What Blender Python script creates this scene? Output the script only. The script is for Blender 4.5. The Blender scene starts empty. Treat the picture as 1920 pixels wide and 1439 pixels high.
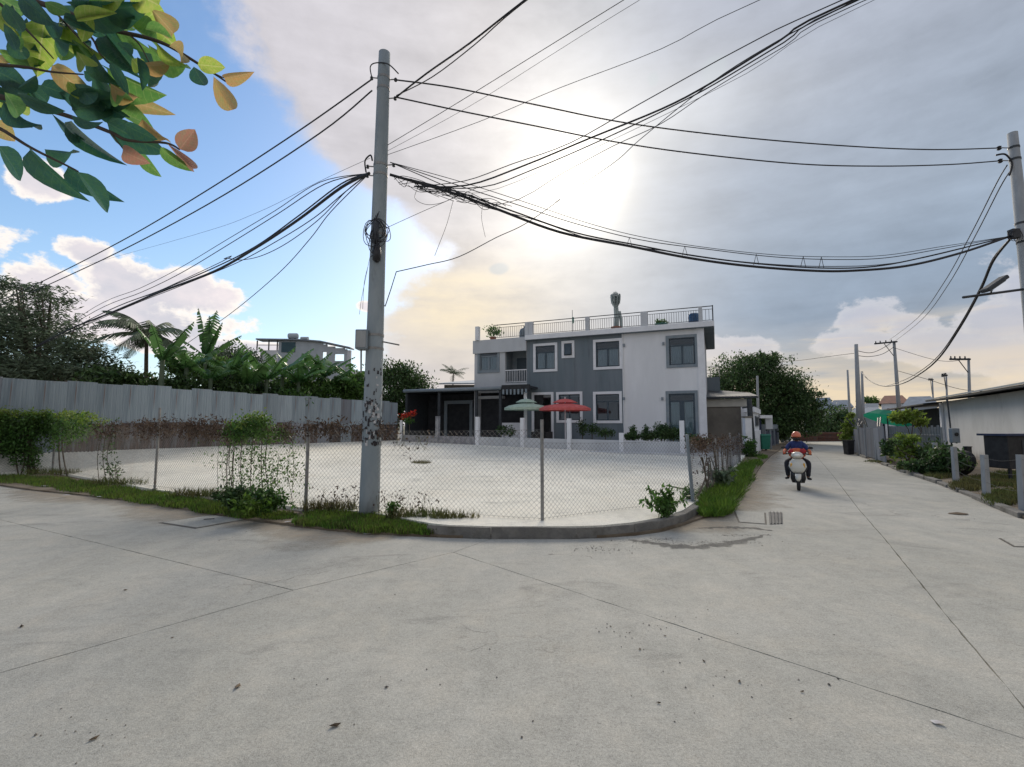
import bpy, bmesh, math, random
from math import sin, cos, tan, pi, radians, atan2, asin, sqrt, exp
from mathutils import Vector, Matrix, geometry, noise as mnoise
random.seed(7)
C = bpy.context.scene
COL = C.collection

# ------------------------------------------------------------------ camera
CAM_Z = 1.65
F = 900.0
PITCH = radians(5.0)
cam_d = bpy.data.cameras.new('camera')
cam_d.sensor_width = 36.0
cam_d.lens = F / 1920.0 * 36.0
cam_d.clip_start = 0.05
cam_d.clip_end = 3000.0
cam = bpy.data.objects.new('camera', cam_d)
COL.objects.link(cam)
cam.location = (0, 0, CAM_Z)
cam.rotation_euler = (pi / 2 + PITCH, 0, 0)
C.camera = cam
C.view_settings.view_transform = 'Standard'
C.view_settings.look = 'None'
C.view_settings.gamma = 1.0
C.view_settings.use_curve_mapping = False
C.view_settings.exposure = 0.0
C.cycles.max_bounces = 6
C.cycles.transparent_max_bounces = 8
C.cycles.sample_clamp_indirect = 4.0


def ray(px, py):
    u = (px - 960.0) / F
    v = (719.5 - py) / F
    return Vector((u, cos(PITCH) - v * sin(PITCH), sin(PITCH) + v * cos(PITCH)))


def P(px, py, d):                       # point at world depth y = d
    r = ray(px, py)
    k = d / r.y
    return Vector((r.x * k, d, CAM_Z + r.z * k))


def Z(px, py, z):                       # point at height z
    r = ray(px, py)
    k = (z - CAM_Z) / r.z
    return Vector((r.x * k, r.y * k, z))


def G(px, py, z=0.0):
    return Z(px, py, z)


def PL(px, py, A, B):                   # point in the vertical plane through A, B
    r = ray(px, py)
    n = Vector((B[1] - A[1], A[0] - B[0]))
    k = (A[0] * n.x + A[1] * n.y) / (r.x * n.x + r.y * n.y)
    return Vector((r.x * k, r.y * k, CAM_Z + r.z * k))


# ------------------------------------------------------------------ sky and sun
SUN_PX = (1085, 345)
sr = ray(*SUN_PX).normalized()
SUN_EL = asin(sr.z)
SUN_AZ = atan2(sr.x, sr.y)


EXPOSURE = 0.35


def ae(px, py):
    r = ray(px, py).normalized()
    return atan2(r.x, r.y), asin(r.z)


W = bpy.data.worlds.new('World')
C.world = W
W.use_nodes = True
wt = W.node_tree
wt.nodes.clear()


class E:
    nt = None

    def __init__(s, sock):
        s.s = sock

    @staticmethod
    def m(op, a, b=None, c=None, clamp=False):
        n = E.nt.nodes.new('ShaderNodeMath')
        n.operation = op
        n.use_clamp = clamp
        for i, x in enumerate((a, b, c)):
            if x is None:
                continue
            if isinstance(x, E):
                E.nt.links.new(x.s, n.inputs[i])
            else:
                n.inputs[i].default_value = x
        return E(n.outputs[0])

    def __add__(s, o): return E.m('ADD', s, o)
    def __radd__(s, o): return E.m('ADD', s, o)
    def __sub__(s, o): return E.m('SUBTRACT', s, o)
    def __rsub__(s, o): return E.m('SUBTRACT', o, s)
    def __mul__(s, o): return E.m('MULTIPLY', s, o)
    def __rmul__(s, o): return E.m('MULTIPLY', s, o)
    def __truediv__(s, o): return E.m('DIVIDE', s, o)
    def exp(s): return E.m('EXPONENT', s)
    def sq(s): return E.m('MULTIPLY', s, s)
    def max(s, o): return E.m('MAXIMUM', s, o)
    def min(s, o): return E.m('MINIMUM', s, o)
    def clamp(s): return E.m('ADD', s, 0.0, clamp=True)

    def ss(s, a, b):
        n = E.nt.nodes.new('ShaderNodeMapRange')
        n.interpolation_type = 'SMOOTHSTEP'
        n.inputs['From Min'].default_value = a
        n.inputs['From Max'].default_value = b
        E.nt.links.new(s.s, n.inputs['Value'])
        return E(n.outputs['Result'])

    def ramp(s, stops):
        n = E.nt.nodes.new('ShaderNodeValToRGB')
        el = n.color_ramp.elements
        while len(el) > 1:
            el.remove(el[-1])
        el[0].position = stops[0][0]
        el[0].color = (*stops[0][1], 1)
        for p, c in stops[1:]:
            e = el.new(p)
            e.color = (*c, 1)
        E.nt.links.new(s.s, n.inputs[0])
        return E(n.outputs['Color'])

    def curve(s, pts):                  # pts in 0..1, ascending x
        n = E.nt.nodes.new('ShaderNodeFloatCurve')
        c = n.mapping.curves[0]
        while len(c.points) > 2:
            c.points.remove(c.points[-1])
        c.points[0].location = pts[0]
        c.points[1].location = pts[-1]
        for p in pts[1:-1]:
            c.points.new(*p)
        n.mapping.update()
        E.nt.links.new(s.s, n.inputs['Value'])
        return E(n.outputs[0])


def nnoise(vec, scale, detail=6, rough=0.55, stretch=None, dist=0.0):
    nt = E.nt
    v = vec
    if stretch:
        mp = nt.nodes.new('ShaderNodeMapping')
        mp.inputs['Scale'].default_value = stretch
        nt.links.new(v, mp.inputs['Vector'])
        v = mp.outputs[0]
    n = nt.nodes.new('ShaderNodeTexNoise')
    n.inputs['Scale'].default_value = scale
    n.inputs['Detail'].default_value = detail
    n.inputs['Roughness'].default_value = rough
    n.inputs['Distortion'].default_value = dist
    nt.links.new(v, n.inputs['Vector'])
    return E(n.outputs['Fac'])


def mixc(f, a, b, mode='MIX'):
    n = E.nt.nodes.new('ShaderNodeMix')
    n.data_type = 'RGBA'
    n.blend_type = mode
    for k, x in ((0, f), (6, a), (7, b)):
        if isinstance(x, E):
            E.nt.links.new(x.s, n.inputs[k])
        elif k == 0:
            n.inputs[0].default_value = x
        else:
            n.inputs[k].default_value = (*x, 1)
    return E(n.outputs[2])


def build_sky():
    E.nt = wt
    nd, lk = wt.nodes, wt.links
    tc = nd.new('ShaderNodeTexCoord')
    vec = tc.outputs['Generated']
    sep = nd.new('ShaderNodeSeparateXYZ')
    lk.new(vec, sep.inputs[0])
    x, y, z = (E(o) for o in sep.outputs)
    az = E.m('ARCTAN2', x, y)
    el = E.m('ARCSINE', z)
    n1 = nnoise(vec, 3.0, 7, .58, dist=.3)
    n2 = nnoise(vec, 9.0, 6, .6, (1, 1, 2.2), dist=.2)
    n3 = nnoise(vec, 4.0, 5, .55, (1, 1, 7.0))
    sky = nd.new('ShaderNodeTexSky')
    sky.sky_type = 'NISHITA'
    sky.sun_disc = False
    sky.sun_elevation = SUN_EL
    sky.sun_rotation = SUN_AZ
    sky.air_density = 1.0
    sky.dust_density = 0.6
    sky.ozone_density = 1.6
    bg1 = nd.new('ShaderNodeBackground')
    bg1.inputs['Strength'].default_value = SKY_STR
    # the blue part keeps its hue
    hs = nd.new('ShaderNodeHueSaturation')
    hs.inputs['Saturation'].default_value = 1.25
    hs.inputs['Value'].default_value = 1.0
    lk.new(sky.outputs[0], hs.inputs['Color'])
    lk.new(hs.outputs[0], bg1.inputs['Color'])
    # angle to the sun
    d = x * sr.x + y * sr.y + z * sr.z
    th = E.m('ARCCOSINE', d.min(1.0).max(-1.0))
    # high cloud sheet: everything right of a wavy edge, round to behind the viewer
    prof = [(330, -400), (400, 0), (455, 130), (530, 240), (625, 325), (720, 380), (770, 425), (800, 455), (785, 500),
            (720, 560), (700, 620), (700, 680), (700, 790)]
    pts = []
    for px, py in prof[::-1]:
        a, e = ae(px, py)
        pts.append(((e + .1) / 1.4, (a + 1.0) / 2.0))
    pts = [(0.0, pts[0][1])] + pts + [(1.0, 0.3)]
    azb = ((el + .1) / 1.4).curve(pts) * 2.0 - 1.0
    sd = az - azb + (n1 - .5) * .16 + (n2 - .5) * .12 + (nnoise(vec, 28.0, 5, .65) - .5) * .06
    mbig = sd.ss(-.015, .065) * (1.0 - az.ss(2.3, 2.9) * .0)
    mback = (az * -1.0 + (n1 - .5) * .5).ss(1.7, 2.2)
    mbig = mbig.max(mback)
    # colour of the sheet
    base = ((az + 1.0) / 2.6).ramp([(0.0, (.46, .47, .52)), (.15, (.60, .58, .63)), (.36, (.54, .525, .55)), (.46, (.475, .49, .53)),
                                   (.57, (.375, .43, .51)), (.72, (.30, .37, .465)), (1.0, (.44, .48, .55))])
    hi = el.ss(.25, .85) * az.ss(.0, .5)
    base = mixc(hi * .7, base, (.46, .475, .55))
    lo = (1.0 - el.ss(.10, .42)) * az.ss(.25, .6)
    base = mixc(lo * .75, base, (.23, .31, .42))
    tex = (n1 - .5) * .50 + (n3 - .5) * .30 + (n2 - .5) * .40 + 1.0
    vm = nd.new('ShaderNodeVectorMath')
    vm.operation = 'SCALE'
    lk.new(base.s, vm.inputs[0])
    lk.new(tex.s, vm.inputs['Scale'])
    cloud = E(vm.outputs[0])
    # warm cream patch left of the house and streaks over the horizon
    def blob(px, py, rx, ry):
        a, e = ae(px, py)
        return (((az - a) / (rx / F)).sq() + ((el - e) / (ry / F)).sq())
    peach = (blob(845, 575, 190, 90) * -1.0).exp()
    cloud = mixc((peach * (n3 * 1.6 + n2 - .45)).clamp() * .85, cloud, (.84, .72, .52))
    warm = ((el / .085).sq() * -1.0).exp() * (n3 + .35).clamp()
    
    streak = (((el - .135) / .035).sq() * -1.0).exp() * n3.ss(.42, .60) * az.ss(.35, .55)
    
    # small dark rags under the bright gap
    rag = None
    for b in ((1062, 425, 24, 18), (1035, 462, 28, 16), (935, 505, 22, 12), (1340, 130, 30, 26), (1225, 150, 14, 14)):
        t = (blob(*b) * -1.0).exp()
        rag = t if rag is None else rag.max(t)
    cloud = mixc((rag + (n2 - .5) * 1.2).ss(.35, .75) * .6, cloud, (.42, .47, .52))
    # cumulus heaps
    cum = None
    heaps = [(235, 530, 85, 62), (330, 545, 80, 55), (395, 560, 60, 42), (170, 475, 42, 32), (80, 340, 44, 34), (85, 530, 60, 40),
             (270, 610, 200, 45), (130, 590, 120, 50), (410, 650, 220, 26),
             (1640, 598, 60, 34), (1610, 645, 75, 32), (1700, 610, 45, 26), (1740, 650, 90, 34), (1880, 605, 62, 42), (1900, 665, 110, 42),
             (1370, 655, 90, 34), (2050, 520, 120, 60), (-300, 420, 150, 80), (690, 575, 34, 12)]
    for b in heaps:
        t = (blob(*b) * -1.0).exp()
        cum = t if cum is None else cum.max(t)
    cf = cum + (n2 - .5) * 1.25 + (nnoise(vec, 24.0, 5, .65) - .5) * .75
    mcum = cf.ss(.46, .64) * cum.ss(.10, .34)
    mcum = mcum * (1.0 - az.ss(.0, .5) * .35)
    shade = (nnoise(vec, 9.0, 6, .62, (1, 1, 1.6)) - .5) * 3.0 + .5
    ccum = mixc(shade.clamp(), (.78, .71, .74), (.52, .53, .61))
    ccum = mixc(cf.ss(.60, .86) * .85, (.93, .87, .82), ccum)
    right = az.ss(.0, .5)
    ccum = mixc(right * .62, ccum, (.47, .50, .60))
    # sun behind the cloud
    ragged = (n1 - .5) * .5 + (n2 - .5) * .35
    edge = 1.0 - (az + ragged * .45 - (el - SUN_EL) * .35).ss(SUN_AZ - .10, SUN_AZ + .22)
    edge2 = 1.0 - (az + ragged * .8).ss(SUN_AZ - .05, SUN_AZ + .5)
    g1 = ((th / .075).sq() * -1.0).exp() * (edge * .8 + .2) * 1.05 + ((th / .15).sq() * -1.0).exp() * (edge * .7 + .3) * .28
    g2 = ((th / .25).sq() * -1.0).exp() * edge2 * (n1 * 1.6 + n2 * 1.0 - .4) * .22
    g3 = ((th / .55).sq() * -1.0).exp() * edge2 * .04 + (blob(1330, 200, 170, 70) * -1.0).exp() * n1 * .22
    cloud_bg = nd.new('ShaderNodeBackground')
    heap_bg = nd.new('ShaderNodeBackground')
        # warm low light along the horizon in drawn out streaks
    warm = (((el - .05) / .085).sq() * -1.0).exp() * (n3 * 2.6 - .35).clamp()
    wmask = (warm * az.ss(-.35, .30)).clamp() * .95
    streak = (((el - .145) / .03).sq() * -1.0).exp() * n3.ss(.42, .60) * az.ss(.35, .55) * .75
    wm = wmask.max(streak)
    cloud = mixc(wm, cloud, (.78, .64, .45))
    ccum = mixc(wm * .8, ccum, (.78, .64, .45))
    lk.new(cloud.s, cloud_bg.inputs[0])
    lk.new(ccum.s, heap_bg.inputs[0])
    K = 2.0 ** -EXPOSURE
    cloud_bg.inputs[1].default_value = K
    heap_bg.inputs[1].default_value = K
    # thin veil of white over the blue near the horizon
    veil_bg = nd.new('ShaderNodeBackground')
    veil_bg.inputs[0].default_value = (.60, .73, .84, 1)
    veil_bg.inputs[1].default_value = 2.0 ** -EXPOSURE
    veil = ((el.max(0.0) / .22) * -1.0).exp() * .75 + n1.ss(.5, .8) * .12
    def mixs(f, a, b):
        n = nd.new('ShaderNodeMixShader')
        lk.new(f.s, n.inputs[0])
        lk.new(a, n.inputs[1])
        lk.new(b, n.inputs[2])
        return n.outputs[0]
    s = mixs(veil.clamp(), bg1.outputs[0], veil_bg.outputs[0])
    s = mixs(mbig, s, cloud_bg.outputs[0])
    s = mixs(mcum, s, heap_bg.outputs[0])
    glow = nd.new('ShaderNodeBackground')
    glow.inputs[0].default_value = (1.0, .92, .76, 1)
    gs = (g1 + g2 + g3)
    lk.new(gs.s, glow.inputs[1])
    ad = nd.new('ShaderNodeAddShader')
    lk.new(s, ad.inputs[0])
    lk.new(glow.outputs[0], ad.inputs[1])
    out = nd.new('ShaderNodeOutputWorld')
    lk.new(ad.outputs[0], out.inputs[0])
    W.cycles.sampling_method = 'MANUAL'
    W.cycles.sample_map_resolution = 512


SKY_STR = 0.115
SUN_STR = 2.1
EXPOSURE = 0.35
build_sky()
sl = bpy.data.lights.new('sun', 'SUN')
sl.energy = SUN_STR
sl.angle = radians(24)
sl.color = (1.0, .90, .76)
sun = bpy.data.objects.new('sun', sl)
COL.objects.link(sun)
sun.rotation_euler = (-sr).to_track_quat('-Z', 'Y').to_euler()
C.view_settings.exposure = EXPOSURE + 0.18


# ------------------------------------------------------------------ materials
def rgb(c):
    return (c, c, c) if isinstance(c, (int, float)) else c


def M(name, c1, c2=None, scale=4.0, rough=.8, bump=0.0, bscale=None, metal=0.0, stretch=None, lo=.35, hi=.65, rnd=0.0,
      dirt=None, dscale=1.2, dlo=.55, dhi=.75, spec=.35, detail=6, island=0.0, trans=0.0, coord='Object', coat=0.0, zdirt=None):
    m = bpy.data.materials.new(name)
    m.use_nodes = True
    nt = m.node_tree
    E.nt = nt
    b = nt.nodes['Principled BSDF']
    tc = nt.nodes.new('ShaderNodeTexCoord')
    vec = tc.outputs[coord]
    c1 = rgb(c1)
    if c2 is None:
        c2 = tuple(max(0, c * .82) for c in c1)
    c2 = rgb(c2)
    n = nnoise(vec, scale, detail, .6, stretch)
    col = mixc(n.ss(lo, hi), c1, c2)
    if dirt is not None:
        n2_ = nnoise(vec, dscale, 7, .65, stretch)
        col = mixc(n2_.ss(dlo, dhi) * .8, col, rgb(dirt))
    if zdirt is not None:               # splashed dirt near a given height: (z0, z1, colour)
        sp = nt.nodes.new('ShaderNodeSeparateXYZ')
        nt.links.new(vec, sp.inputs[0])
        zz = E(sp.outputs[2]) + (nnoise(vec, 6.0, 5, .7, (1, 1, .3)) - .5) * (zdirt[1] - zdirt[0]) * 1.5
        col = mixc((1.0 - zz.ss(zdirt[0], zdirt[1])) * .8, col, rgb(zdirt[2]))
    if rnd or island:
        v = None
        if rnd:
            oi = nt.nodes.new('ShaderNodeObjectInfo')
            v = (E(oi.outputs['Random']) - .5) * (2 * rnd) + 1.0
        if island:
            g = nt.nodes.new('ShaderNodeNewGeometry')
            w = (E(g.outputs['Random Per Island']) - .5) * (2 * island) + 1.0
            v = w if v is None else v * w
        vm = nt.nodes.new('ShaderNodeVectorMath')
        vm.operation = 'SCALE'
        nt.links.new(col.s, vm.inputs[0])
        nt.links.new(v.s, vm.inputs['Scale'])
        col = E(vm.outputs[0])
    nt.links.new(col.s, b.inputs['Base Color'])
    b.inputs['Roughness'].default_value = rough
    b.inputs['Metallic'].default_value = metal
    b.inputs['Specular IOR Level'].default_value = spec
    if coat:
        b.inputs['Coat Weight'].default_value = coat
        b.inputs['Coat Roughness'].default_value = .08
    if bump:
        nb = nnoise(vec, bscale or scale * 4, 5, .6)
        bn = nt.nodes.new('ShaderNodeBump')
        bn.inputs['Strength'].default_value = bump
        bn.inputs['Distance'].default_value = .02
        nt.links.new(nb.s, bn.inputs['Height'])
        nt.links.new(bn.outputs[0], b.inputs['Normal'])
    if trans:
        t = nt.nodes.new('ShaderNodeBsdfTranslucent')
        nt.links.new(col.s, t.inputs[0])
        mx = nt.nodes.new('ShaderNodeMixShader')
        mx.inputs[0].default_value = trans
        nt.links.new(b.outputs[0], mx.inputs[1])
        nt.links.new(t.outputs[0], mx.inputs[2])
        nt.links.new(mx.outputs[0], nt.nodes['Material Output'].inputs[0])
    return m


def glass_mat(name, tint=(.75, .82, .85), rough=.03):
    m = bpy.data.materials.new(name)
    m.use_nodes = True
    nt = m.node_tree
    nt.nodes.clear()
    t = nt.nodes.new('ShaderNodeBsdfTransparent')
    t.inputs[0].default_value = (*tint, 1)
    g = nt.nodes.new('ShaderNodeBsdfGlossy')
    g.inputs['Roughness'].default_value = rough
    g.inputs[0].default_value = (.9, .95, 1, 1)
    f = nt.nodes.new('ShaderNodeFresnel')
    f.inputs[0].default_value = 1.55
    mx = nt.nodes.new('ShaderNodeMixShader')
    o = nt.nodes.new('ShaderNodeOutputMaterial')
    nt.links.new(f.outputs[0], mx.inputs[0])
    nt.links.new(t.outputs[0], mx.inputs[1])
    nt.links.new(g.outputs[0], mx.inputs[2])
    nt.links.new(mx.outputs[0], o.inputs[0])
    return m


def concrete_ground(name, c_lo, c_hi, warm, dark, spk, joint_rough=.9, mid=1.6, crackf=.5):
    """weathered cast concrete: broad tone patches, stains, pitting and exposed grit"""
    m = bpy.data.materials.new(name)
    m.use_nodes = True
    nt = m.node_tree
    E.nt = nt
    b = nt.nodes['Principled BSDF']
    vec = nt.nodes.new('ShaderNodeTexCoord').outputs['Object']
    big = nnoise(vec, .22, 6, .6, dist=.6)
    md = nnoise(vec, mid, 8, .7, dist=.4)
    fine = nnoise(vec, 60.0, 4, .75)
    grit = nnoise(vec, 170.0, 2, .6)
    col = mixc(big.ss(.3, .7), c_lo, c_hi)
    col = mixc(md.ss(.42, .78) * .35, col, warm)
    col = mixc(nnoise(vec, .7, 7, .65, (1, 2.3, 1), .8).ss(.54, .74) * .75, col, dark)
    vor = nt.nodes.new('ShaderNodeTexVoronoi')
    vor.feature = 'DISTANCE_TO_EDGE'
    vor.inputs['Scale'].default_value = .42
    wv = nt.nodes.new('ShaderNodeVectorMath')
    wv.operation = 'ADD'
    nsv = nt.nodes.new('ShaderNodeTexNoise')
    nsv.inputs['Scale'].default_value = 2.2
    nsv.inputs['Detail'].default_value = 6
    nt.links.new(vec, nsv.inputs['Vector'])
    nt.links.new(vec, wv.inputs[0])
    nt.links.new(nsv.outputs['Color'], wv.inputs[1])
    nt.links.new(wv.outputs[0], vor.inputs['Vector'])
    crack = (1.0 - E(vor.outputs['Distance']).ss(.0015, .006)) * nnoise(vec, .45, 4, .6).ss(.52, .60) * crackf
    blot = nnoise(vec, 9.0, 5, .7, dist=.5)
    trk = nnoise(vec, .9, 4, .6, (3.2, .45, 1), .3)
    peb = nnoise(vec, 26.0, 3, .8)
    f = (fine - .5) * 1.15 + (peb - .5) * .5 + (grit - .5) * spk * 1.3 + (md - .5) * .45 + (blot - .5) * .42 + (trk - .5) * .28 + 1.0
    vm = nt.nodes.new('ShaderNodeVectorMath')
    vm.operation = 'SCALE'
    nt.links.new(col.s, vm.inputs[0])
    nt.links.new(f.s, vm.inputs['Scale'])
    col = E(vm.outputs[0])
    pit = nnoise(vec, 38.0, 3, .5).ss(.66, .72)
    zone = nnoise(vec, .5, 3, .5).ss(.45, .6)
    col = mixc(pit * zone * .55, col, tuple(c * .35 for c in c_lo))
    col = mixc(crack, col, tuple(c * .3 for c in c_lo))
    nt.links.new(col.s, b.inputs['Base Color'])
    b.inputs['Roughness'].default_value = joint_rough
    b.inputs['Specular IOR Level'].default_value = .3
    bn = nt.nodes.new('ShaderNodeBump')
    bn.inputs['Strength'].default_value = .35
    bn.inputs['Distance'].default_value = .01
    nt.links.new((fine + grit * .5 + md * .6).s, bn.inputs['Height'])
    nt.links.new(bn.outputs[0], b.inputs['Normal'])
    return m


MT = {}
MT['road'] = concrete_ground('road_concrete', (.345, .34, .30), (.43, .42, .375), (.45, .395, .31), (.23, .228, .205), .95)
MT['lot'] = concrete_ground('lot_concrete', (.66, .64, .555), (.81, .785, .69), (.66, .58, .46), (.42, .41, .365), .5, mid=.9)
MT['joint'] = M('joint_dirt', (.07, .065, .055), (.12, .11, .09), 20)
MT['dirt'] = M('bare_earth', (.12, .09, .06), (.20, .165, .12), 1.5, .95, .6, 30, dirt=(.07, .08, .03), dscale=.6)
MT['field'] = M('field_ground', (.10, .10, .06), (.16, .14, .10), .2, .95)
MT['kerb'] = M('kerb_concrete', (.14, .135, .125), (.22, .21, .19), 5, .9, .8, 30, dirt=(.07, .068, .055), dscale=2.5, dlo=.48, dhi=.66)
MT['pole'] = M('pole_concrete', (.30, .31, .31), (.38, .385, .38), 6, .85, .3, 60, dirt=(.22, .22, .22), dscale=2, stretch=(1, 1, .25))
MT['steel'] = M('weathered_steel', (.22, .22, .22), (.30, .29, .27), 10, .55, metal=.5, dirt=(.16, .09, .05), dscale=9)
MT['cable'] = M('cable_rubber', (.018, .018, .022), (.03, .03, .034), 8, .55)
MT['dkmetal'] = M('dark_metal', (.03, .034, .04), (.05, .055, .06), 8, .5)
MT['white'] = M('white_render', (.78, .78, .785), (.71, .71, .715), .7, .85, .15, 40, dirt=(.64, .635, .63), dscale=1.0, dlo=.58, dhi=.95, stretch=(1.5, 1.5, .4))
MT['trim'] = M('white_trim', (.80, .80, .81), (.72, .72, .73), 2, .7)
MT['grey'] = M('grey_render', (.15, .185, .205), (.18, .21, .23), .5, .85, .15, 40, stretch=(2.5, 2.5, .25), dirt=(.11, .125, .135), dscale=1.5, dlo=.52, dhi=.8)
MT['frame'] = M('window_frame_blue_grey', (.045, .07, .09), (.06, .085, .105), 3, .45)
MT['surround'] = M('grey_surround', (.20, .24, .27), (.25, .28, .30), 3, .7)
MT['pale'] = M('pale_render', (.56, .57, .58), (.50, .51, .52), .8, .85, dirt=(.40, .41, .42), dscale=1.2, stretch=(1, 1, .4))
MT['curtain'] = M('curtain_cloth', (.62, .62, .62), (.48, .49, .50), 14, .9, stretch=(6, 6, .3))
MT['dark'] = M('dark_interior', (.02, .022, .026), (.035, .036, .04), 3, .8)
MT['glass'] = glass_mat('window_glass')
MT['black'] = M('black_paint', (.015, .016, .018), (.03, .03, .032), 5, .45)
MT['galv'] = M('galvanised_sheet', (.33, .38, .41), (.23, .275, .305), 1.3, .55, metal=.25, rnd=.17, stretch=(7, 7, .45),
               dirt=(.22, .15, .13), dscale=.9, dlo=.60, dhi=.72)
MT['rustsheet'] = M('rusty_sheet', (.105, .075, .065), (.060, .050, .046), 3, .85, rnd=.35, stretch=(4, 4, .6), dirt=(.17, .17, .18), dscale=1.3, dlo=.5, dhi=.62)
MT['bark'] = M('bark', (.07, .055, .04), (.12, .10, .075), 9, .9, .8, 25)
MT['leafdk'] = M('leaf_dark', (.042, .090, .028), (.085, .14, .045), 1.0, .5, island=.7, trans=.3)
MT['leafmd'] = M('leaf_mid', (.06, .14, .03), (.10, .18, .04), 1.0, .5, island=.65, trans=.4)
MT['leafyl'] = M('leaf_yellow_green', (.14, .23, .03), (.20, .26, .05), 1.5, .5, island=.5, trans=.4)
MT['leafhz'] = M('leaf_grey_green', (.095, .14, .085), (.15, .19, .12), 1.0, .6, island=.6, trans=.3)  # grey green lifted to put the left tree's haze into its leaves
MT['banana'] = M('banana_leaf', (.06, .17, .05), (.11, .23, .07), 2.0, .4, rnd=.35, trans=.35)
MT['dryvine'] = M('dry_vine', (.075, .048, .036), (.12, .085, .058), 4, .9, island=.5, trans=.1)
MT['grass'] = M('grass_blades', (.075, .16, .02), (.14, .21, .03), 1.2, .6, island=.6, trans=.35, dirt=(.16, .12, .05), dscale=.8)
MT['grasslush'] = M('lush_grass', (.09, .20, .02), (.16, .26, .04), 2.5, .6, island=.55, trans=.3, dirt=(.16, .14, .05), dscale=2.5, dlo=.55, dhi=.7)
MT['drygrass'] = M('dry_grass', (.12, .11, .04), (.10, .13, .035), 1.0, .7, island=.5, trans=.2)


# ------------------------------------------------------------------ builders
class MB:
    def __init__(s, M_=None):
        s.v, s.f, s.M = [], [], M_

    def add(s, vs, fs):
        o = len(s.v)
        if s.M is not None:
            vs = [s.M @ Vector(p) for p in vs]
        s.v += [tuple(p) for p in vs]
        s.f += [tuple(i + o for i in f) for f in fs]
        return s

    def box(s, c, d, rz=0.0, R=None):
        x, y, z = d[0] / 2, d[1] / 2, d[2] / 2
        vs = [Vector((a * x, b * y, e * z)) for e in (-1, 1) for b in (-1, 1) for a in (-1, 1)]
        rot = R if R is not None else Matrix.Rotation(rz, 3, 'Z')
        vs = [rot @ p + Vector(c) for p in vs]
        return s.add(vs, [(0, 2, 3, 1), (4, 5, 7, 6), (0, 1, 5, 4), (2, 6, 7, 3), (0, 4, 6, 2), (1, 3, 7, 5)])

    def b2(s, a, b):                    # box from two corners
        return s.box([(a[i] + b[i]) / 2 for i in range(3)], [abs(a[i] - b[i]) for i in range(3)])

    def tube(s, pts, r, n=6, cap=True):
        pts = [Vector(p) for p in pts]
        k = len(pts)
        rs = r if isinstance(r, (list, tuple)) else [r] * k
        up = None
        vs, fs = [], []
        for i, p in enumerate(pts):
            t = (pts[min(i + 1, k - 1)] - pts[max(i - 1, 0)])
            t = t.normalized() if t.length > 1e-9 else Vector((0, 0, 1))
            if up is None:
                up = t.orthogonal().normalized()
            up = (up - t * up.dot(t))
            up = up.normalized() if up.length > 1e-6 else t.orthogonal().normalized()
            w = t.cross(up)
            for j in range(n):
                a = 2 * pi * j / n
                vs.append(p + (up * cos(a) + w * sin(a)) * rs[i])
        for i in range(k - 1):
            for j in range(n):
                a, b = i * n + j, i * n + (j + 1) % n
                fs.append((a, b, b + n, a + n))
        if cap:
            fs.append(tuple(range(n))[::-1])
            fs.append(tuple(range((k - 1) * n, k * n)))
        return s.add(vs, fs)

    def prism(s, poly, z0, z1):         # poly of (x, y); extruded in z
        n = len(poly)
        vs = [(p[0], p[1], z0) for p in poly] + [(p[0], p[1], z1) for p in poly]
        fs = [tuple(range(n))[::-1], tuple(range(n, 2 * n))] + [(i, (i + 1) % n, (i + 1) % n + n, i + n) for i in range(n)]
        return s.add(vs, fs)

    def lathe(s, c, prof, n=16, R=None):  # prof of (r, z)
        vs, fs = [], []
        rot = R or Matrix.Identity(3)
        for r, z in prof:
            for j in range(n):
                a = 2 * pi * j / n
                vs.append(rot @ Vector((r * cos(a), r * sin(a), z)) + Vector(c))
        for i in range(len(prof) - 1):
            for j in range(n):
                a, b = i * n + j, i * n + (j + 1) % n
                fs.append((a, b, b + n, a + n))
        fs.append(tuple(range(n))[::-1])
        fs.append(tuple(range((len(prof) - 1) * n, len(prof) * n)))
        return s.add(vs, fs)

    def loft(s, rings):
        n = len(rings[0])
        vs = [p for r in rings for p in r]
        fs = []
        for i in range(len(rings) - 1):
            for j in range(n):
                a, b = i * n + j, i * n + (j + 1) % n
                fs.append((a, b, b + n, a + n))
        fs.append(tuple(range(n))[::-1])
        fs.append(tuple(range((len(rings) - 1) * n, len(rings) * n)))
        return s.add(vs, fs)

    def build(s, name, mat, parent=None, smooth=False, kind=None, label=None, bevel=0.0):
        off = root_loc(parent) if parent else Vector((0, 0, 0))
        me = bpy.data.meshes.new(name)
        me.from_pydata([(a[0] - off.x, a[1] - off.y, a[2] - off.z) for a in s.v], [], s.f)
        me.update()
        if smooth:
            me.polygons.foreach_set('use_smooth', [True] * len(me.polygons))
        me.materials.append(MT[mat] if isinstance(mat, str) else mat)
        o = bpy.data.objects.new(name, me)
        COL.objects.link(o)
        if parent:
            o.parent = parent
        if kind:
            o['kind'] = kind
        if label:
            o['label'] = label
        if bevel:
            bv = o.modifiers.new('bevel', 'BEVEL')
            bv.width = bevel
            bv.segments = 1
            bv.limit_method = 'ANGLE'
        return o


def root_loc(o):
    v = Vector((0, 0, 0))
    while o is not None:
        v += o.location
        o = o.parent
    return v


def thing(name, label, cat, loc=(0, 0, 0), group=None):
    o = bpy.data.objects.new(name, None)
    o.empty_display_size = .2
    COL.objects.link(o)
    o.location = loc
    return tag(o, label, cat, group)


def tag(o, label, cat, group=None, kind=None):
    o['label'] = label
    o['category'] = cat
    if group:
        o['group'] = group
    if kind:
        o['kind'] = kind
    return o


def struct(o):
    o['kind'] = 'structure'
    return o


def children_of(o):
    return [c for c in COL.objects if c.parent == o]


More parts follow.
